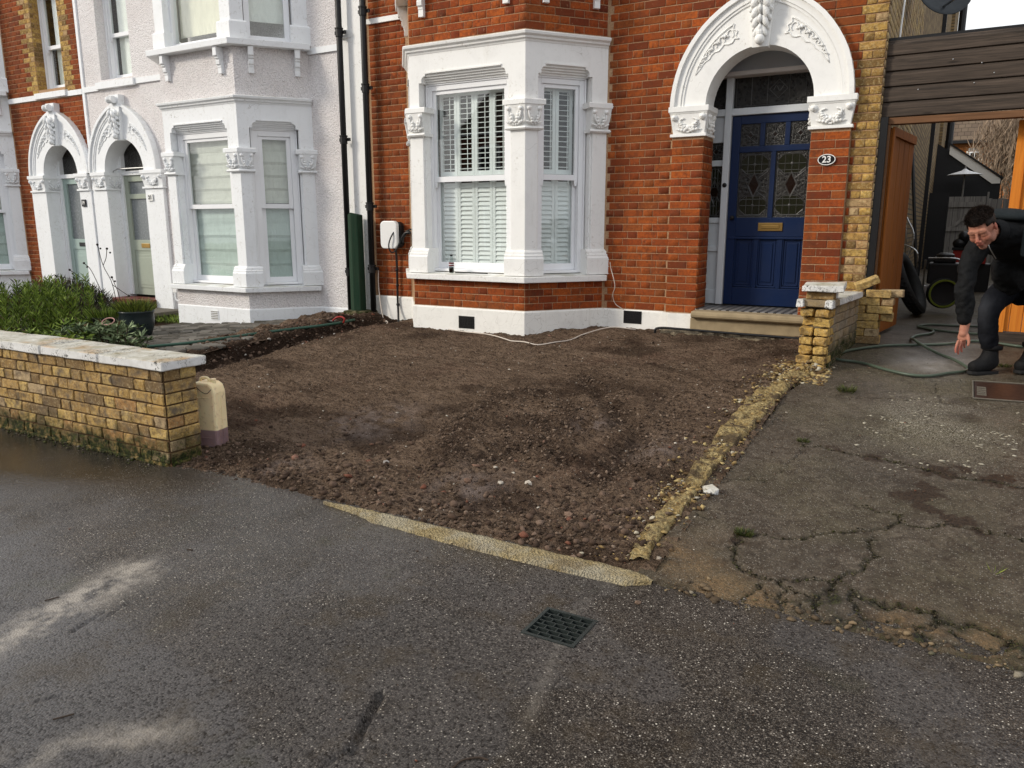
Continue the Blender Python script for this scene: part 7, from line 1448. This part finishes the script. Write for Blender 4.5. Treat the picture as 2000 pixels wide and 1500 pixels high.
fing=[[(.076,6.566,.685,.011),(.066,6.548,.645,.0100),(.062,6.540,.612,.009),(.068,6.540,.584,.0075)],
[(.092,6.578,.676,.011),(.084,6.563,.632,.0102),(.080,6.560,.598,.009),(.086,6.565,.571,.0075)],
[(.106,6.590,.676,.0105),(.100,6.586,.636,.0098),(.100,6.590,.606,.0088),(.108,6.598,.586,.0075)],
[(.118,6.602,.682,.0098),(.116,6.606,.652,.0088),(.118,6.612,.632,.0080),(.124,6.620,.618,.007)],
[(.122,6.585,.735,.0135),(.138,6.568,.700,.0125),(.143,6.558,.668,.0110),(.138,6.555,.640,.0085)]]
parts=[torso,(rawmesh(hm),HM),palm]+[skin([f],0,2) for f in fing]
body=joinremesh(parts,.0042,4,.5)
bo=link('body',body,M['skin'],person,smooth=True,fix=False)
co=np.empty(len(body.vertices)*3,np.float32); body.vertices.foreach_get('co',co); co=co.reshape(-1,3); inv=np.array(HM.inverted()); lc=co@inv[:3,:3].T+inv[:3,3]
def gs(c,r): return np.exp(-(((lc-np.array(c))/np.array(r))**2).sum(1))
bl=np.clip(gs((0,-.108,-.034),(.018,.02,.02))*.9+gs((.04,-.07,-.03),(.022,.03,.022))*.22+gs((-.04,-.07,-.03),(.022,.03,.022))*.22+gs((0,-.095,-.067),(.024,.02,.009))*1.1+gs((.078,.014,-.008),(.02,.02,.03))*.8+.6*np.exp(-((co[:,2]-.60)/.05)**2)*(co[:,2]<.75),0,1)
bd=np.clip((gs((0,-.075,-.095),(.045,.04,.03))+gs((.05,-.03,-.07),(.03,.05,.04))+gs((-.05,-.03,-.07),(.03,.05,.04)))*.4+gs((.031,-.095,.030),(.020,.03,.0045))*.8+gs((-.031,-.095,.030),(.020,.03,.0045))*.8+gs((.03,-.095,.004),(.014,.02,.004))*.35+gs((-.03,-.095,.004),(.014,.02,.004))*.35+(gs((.03,-.095,.012),(.018,.02,.010))+gs((-.03,-.095,.012),(.018,.02,.010)))*.06+gs((0,-.1,-.0685),(.022,.02,.003))*.9,0,.9)  # stubble, brows, lid and lip lines, plus shade painted round the eyes
for a,v in (('blush',bl),('beard_eye_shade',bd)): body.attributes.new(a,'FLOAT','POINT').data.foreach_set('value',v.astype(np.float32))
# brows and hair
q=MB()
for s_ in (-1,1): q.tube([hl((s_*.012,-.097,.026)),hl((s_*.028,-.096,.033)),hl((s_*.048,-.080,.027))],[.0022,.0032,.0016],6)
q=MB()
hb=MB(); hb.ball((0,.020,.036),(.083,.100,.090),32,20); me=rawmesh(hb); bm=bmesh.new(); bm.from_mesh(me)
for v in bm.verts:
    p=v.co; n=float(fbm(np.array(p.x*60+p.z*40),np.array(p.y*60),3,5)); s_=1+.07*n*(1 if p.z>.05 else .2)
    if p.z>.06: s_+=.02
    v.co=Vector((p.x*s_,p.y*s_,p.z*s_))
bmesh.ops.delete(bm,geom=[v for v in bm.verts if (v.co.z<(.058 if v.co.y<-.055 else (.030 if v.co.y<-.01 else (-.005 if v.co.y<.03 else -.045))))],context='VERTS'); bm.to_mesh(me); bm.free(); me.transform(HM); hr=link('hair',me,M['hair'],person,smooth=True,fix=True); hr.modifiers.new('t','SOLIDIFY').thickness=.006
n=4200; a=rng.uniform(0,6.283,n); ph=np.arccos(rng.uniform(.30,1,n)); P=np.stack([.083*np.sin(ph)*np.cos(a),.020+.100*np.sin(ph)*np.sin(a),.040+.093*np.cos(ph)],-1); D=P-np.array([0,.02,.0]); D/=np.linalg.norm(D,axis=1)[:,None]; D=D+np.stack([rng.normal(0,.5,n),-.7+rng.normal(0,.4,n),.2+0*a],-1)
Hm=np.array(HM); o=leaves('hair_tufts',P@Hm[:3,:3].T+Hm[:3,3],D@Hm[:3,:3].T,.018,.0026,M['hair'],hr,bend=.5); o['kind']='stuff'
# jacket
jk=skin([[(.52,7.38,1.06,.160),(.47,7.20,1.27,.165),(.37,6.96,1.42,.185),(.30,6.80,1.47,.13),(.235,6.68,1.475,.082)],
 [(.37,6.96,1.42,.185),(.135,6.73,1.395,.090),(.085,6.63,1.20,.080),(.080,6.59,1.04,.074),(.095,6.59,.90,.066),(.108,6.60,.785,.056)],
 [(.37,6.96,1.42,.185),(.50,6.80,1.47,.092),(.70,6.86,1.22,.078),(.62,6.98,1.0,.056)]],0,2)
hem=skin([[(.30,6.95,1.28,.10),(.34,7.05,1.14,.12),(.44,7.22,1.05,.15)]],0,2)
jm=joinremesh([jk,hem],.009,3,.6)
jo=link('jacket',jm,M['jacket'],person,smooth=True,fix=False); tx=bpy.data.textures.new('folds','CLOUDS'); tx.noise_scale=.11; tx.noise_depth=3; d_=jo.modifiers.new('folds','DISPLACE'); d_.texture=tx; d_.strength=.055; d_.mid_level=.55
# collar standing round the neck, zip and chest badge
q=MB(); cc=Vector((.215,6.655,1.475)); ax=(Vector(nb_)-Vector((.30,6.80,1.47))).normalized(); q.lathe(cc,[(.088,-.05),(.080,.0),(.076,.045),(.070,.047),(.074,0),(.08,-.05)],26,axis=tuple(ax)); q.build('collar',M['jacket'],person,smooth=True)
q=MB(); q.tube(curve([(.175,6.585,1.42),(.20,6.60,1.36),(.25,6.68,1.28)],4),.004,6); q.build('zip',M['steel'],person)
q=MB(); nrm=Vector((-.05,-.95,.1)).normalized(); q.prism(rrect(-.075,.075,-.10,.09,.02),lambda u,z,d=0:(.465+u*.95,6.655+u*.15-d+.0,1.40+z),-.03,.004); q.build('chest_pocket',M['jacket2'],person,bevel=.006)
q=MB(); q.tube([(.455+.020*math.cos(a),6.648,1.395+.026*math.sin(a)) for a in np.linspace(.4,5.8,14)],.004,6); q.build('badge',M['bluelogo'],person)
q=MB(); q.ball((.32,6.88,1.595),(.16,.17,.045),18,10,Matrix.Rotation(.5,3,'Z')@Matrix.Rotation(.15,3,'X')); q.build('shoulder_yoke',M['jacket2'],person,smooth=True)
# jeans
jn=skin([[(.50,7.38,1.08,.145),(.40,7.31,1.04,.115),(.30,7.12,.955,.098),(.255,7.02,.885,.084),(.262,7.05,.78,.080),(.285,7.08,.64,.074),(.305,7.12,.54,.072)],
 [(.50,7.38,1.08,.145),(.61,7.38,1.04,.115),(.61,7.18,.955,.098),(.60,7.05,.885,.086),(.60,7.12,.76,.080),(.60,7.22,.62,.074),(.60,7.28,.54,.072)]],0,2)
jn=joinremesh([jn],.008,3,.6); co=np.empty(len(jn.vertices)*3,np.float32); jn.vertices.foreach_get('co',co); co=co.reshape(-1,3)
fd=np.clip(np.exp(-(((co-np.array([.20,6.92,.93]))/np.array([.06,.12,.13]))**2).sum(1))*1.1+.25*np.exp(-(((co-np.array([.25,6.95,.72]))/np.array([.04,.12,.12]))**2).sum(1)),0,1); jn.attributes.new('fade','FLOAT','POINT').data.foreach_set('value',fd.astype(np.float32))
jo=link('jeans',jn,M['denim'],person,smooth=True,fix=False); d_=jo.modifiers.new('folds','DISPLACE'); d_.texture=tx; d_.strength=.028; d_.mid_level=.5
# boots
def boot(ax_,ay,gz,dx,dy):
    f=Vector((dx,dy,0)).normalized(); s_=Vector((-f.y,f.x,0)); c=Vector((ax_,ay,gz))
    b=skin([[tuple(c+Vector((0,0,.235)))+(.062,),tuple(c+Vector((0,0,.15))+f*.004)+(.056,),tuple(c+Vector((0,0,.085))+f*.012)+(.056,),tuple(c+Vector((0,0,.066))+f*.07)+(.058,),tuple(c+Vector((0,0,.056))+f*.13)+(.055,),tuple(c+Vector((0,0,.050))+f*.175)+(.046,)],[tuple(c+Vector((0,0,.085))+f*.012)+(.056,),tuple(c+Vector((0,0,.055))-f*.045)+(.045,)]],0,2)
    m=joinremesh([b],.006,2,.5); o=link('boot',m,M['boot'],person,smooth=True,fix=False)
    q=MB(); pts=[(-.066,-.028),(-.056,-.038),(0,-.043),(.09,-.050),(.135,-.047),(.170,-.032),(.185,0),(.170,.032),(.135,.047),(.09,.050),(0,.043),(-.056,.038),(-.066,.028)]
    n=len(pts); V=[c+f*a+s_*b_+Vector((0,0,z)) for z in (0,.026) for a,b_ in pts]; q.add(V,[tuple(range(n))[::-1],tuple(range(n,2*n))]+[(k,(k+1)%n,n+(k+1)%n,n+k) for k in range(n)]); q.build('sole',M['rubber'],o,bevel=.004)
    q=MB()
    for k in range(5): z=.085+.027*k; e=.062-.006*k; q.tube([c+f*(e+.012)+s_*-.03+Vector((0,0,z)),c+f*(e+.022)+Vector((0,0,z+.012)),c+f*(e+.012)+s_*.03+Vector((0,0,z))],.004,5)
    o2=q.build('laces',M['black'],o); o2['kind']='stuff'
    q=MB(); q.lathe(c+Vector((0,0,.215)),[(.068,-.02),(.076,-.015),(.078,.015),(.070,.022),(.06,.022)],16); q.build('boot_cuff',M['boot'],o,smooth=True)
boot(.315,7.12,hz(.3,7.1),-.80,-.60); boot(.60,7.28,hz(.6,7.28),-.55,-.83)
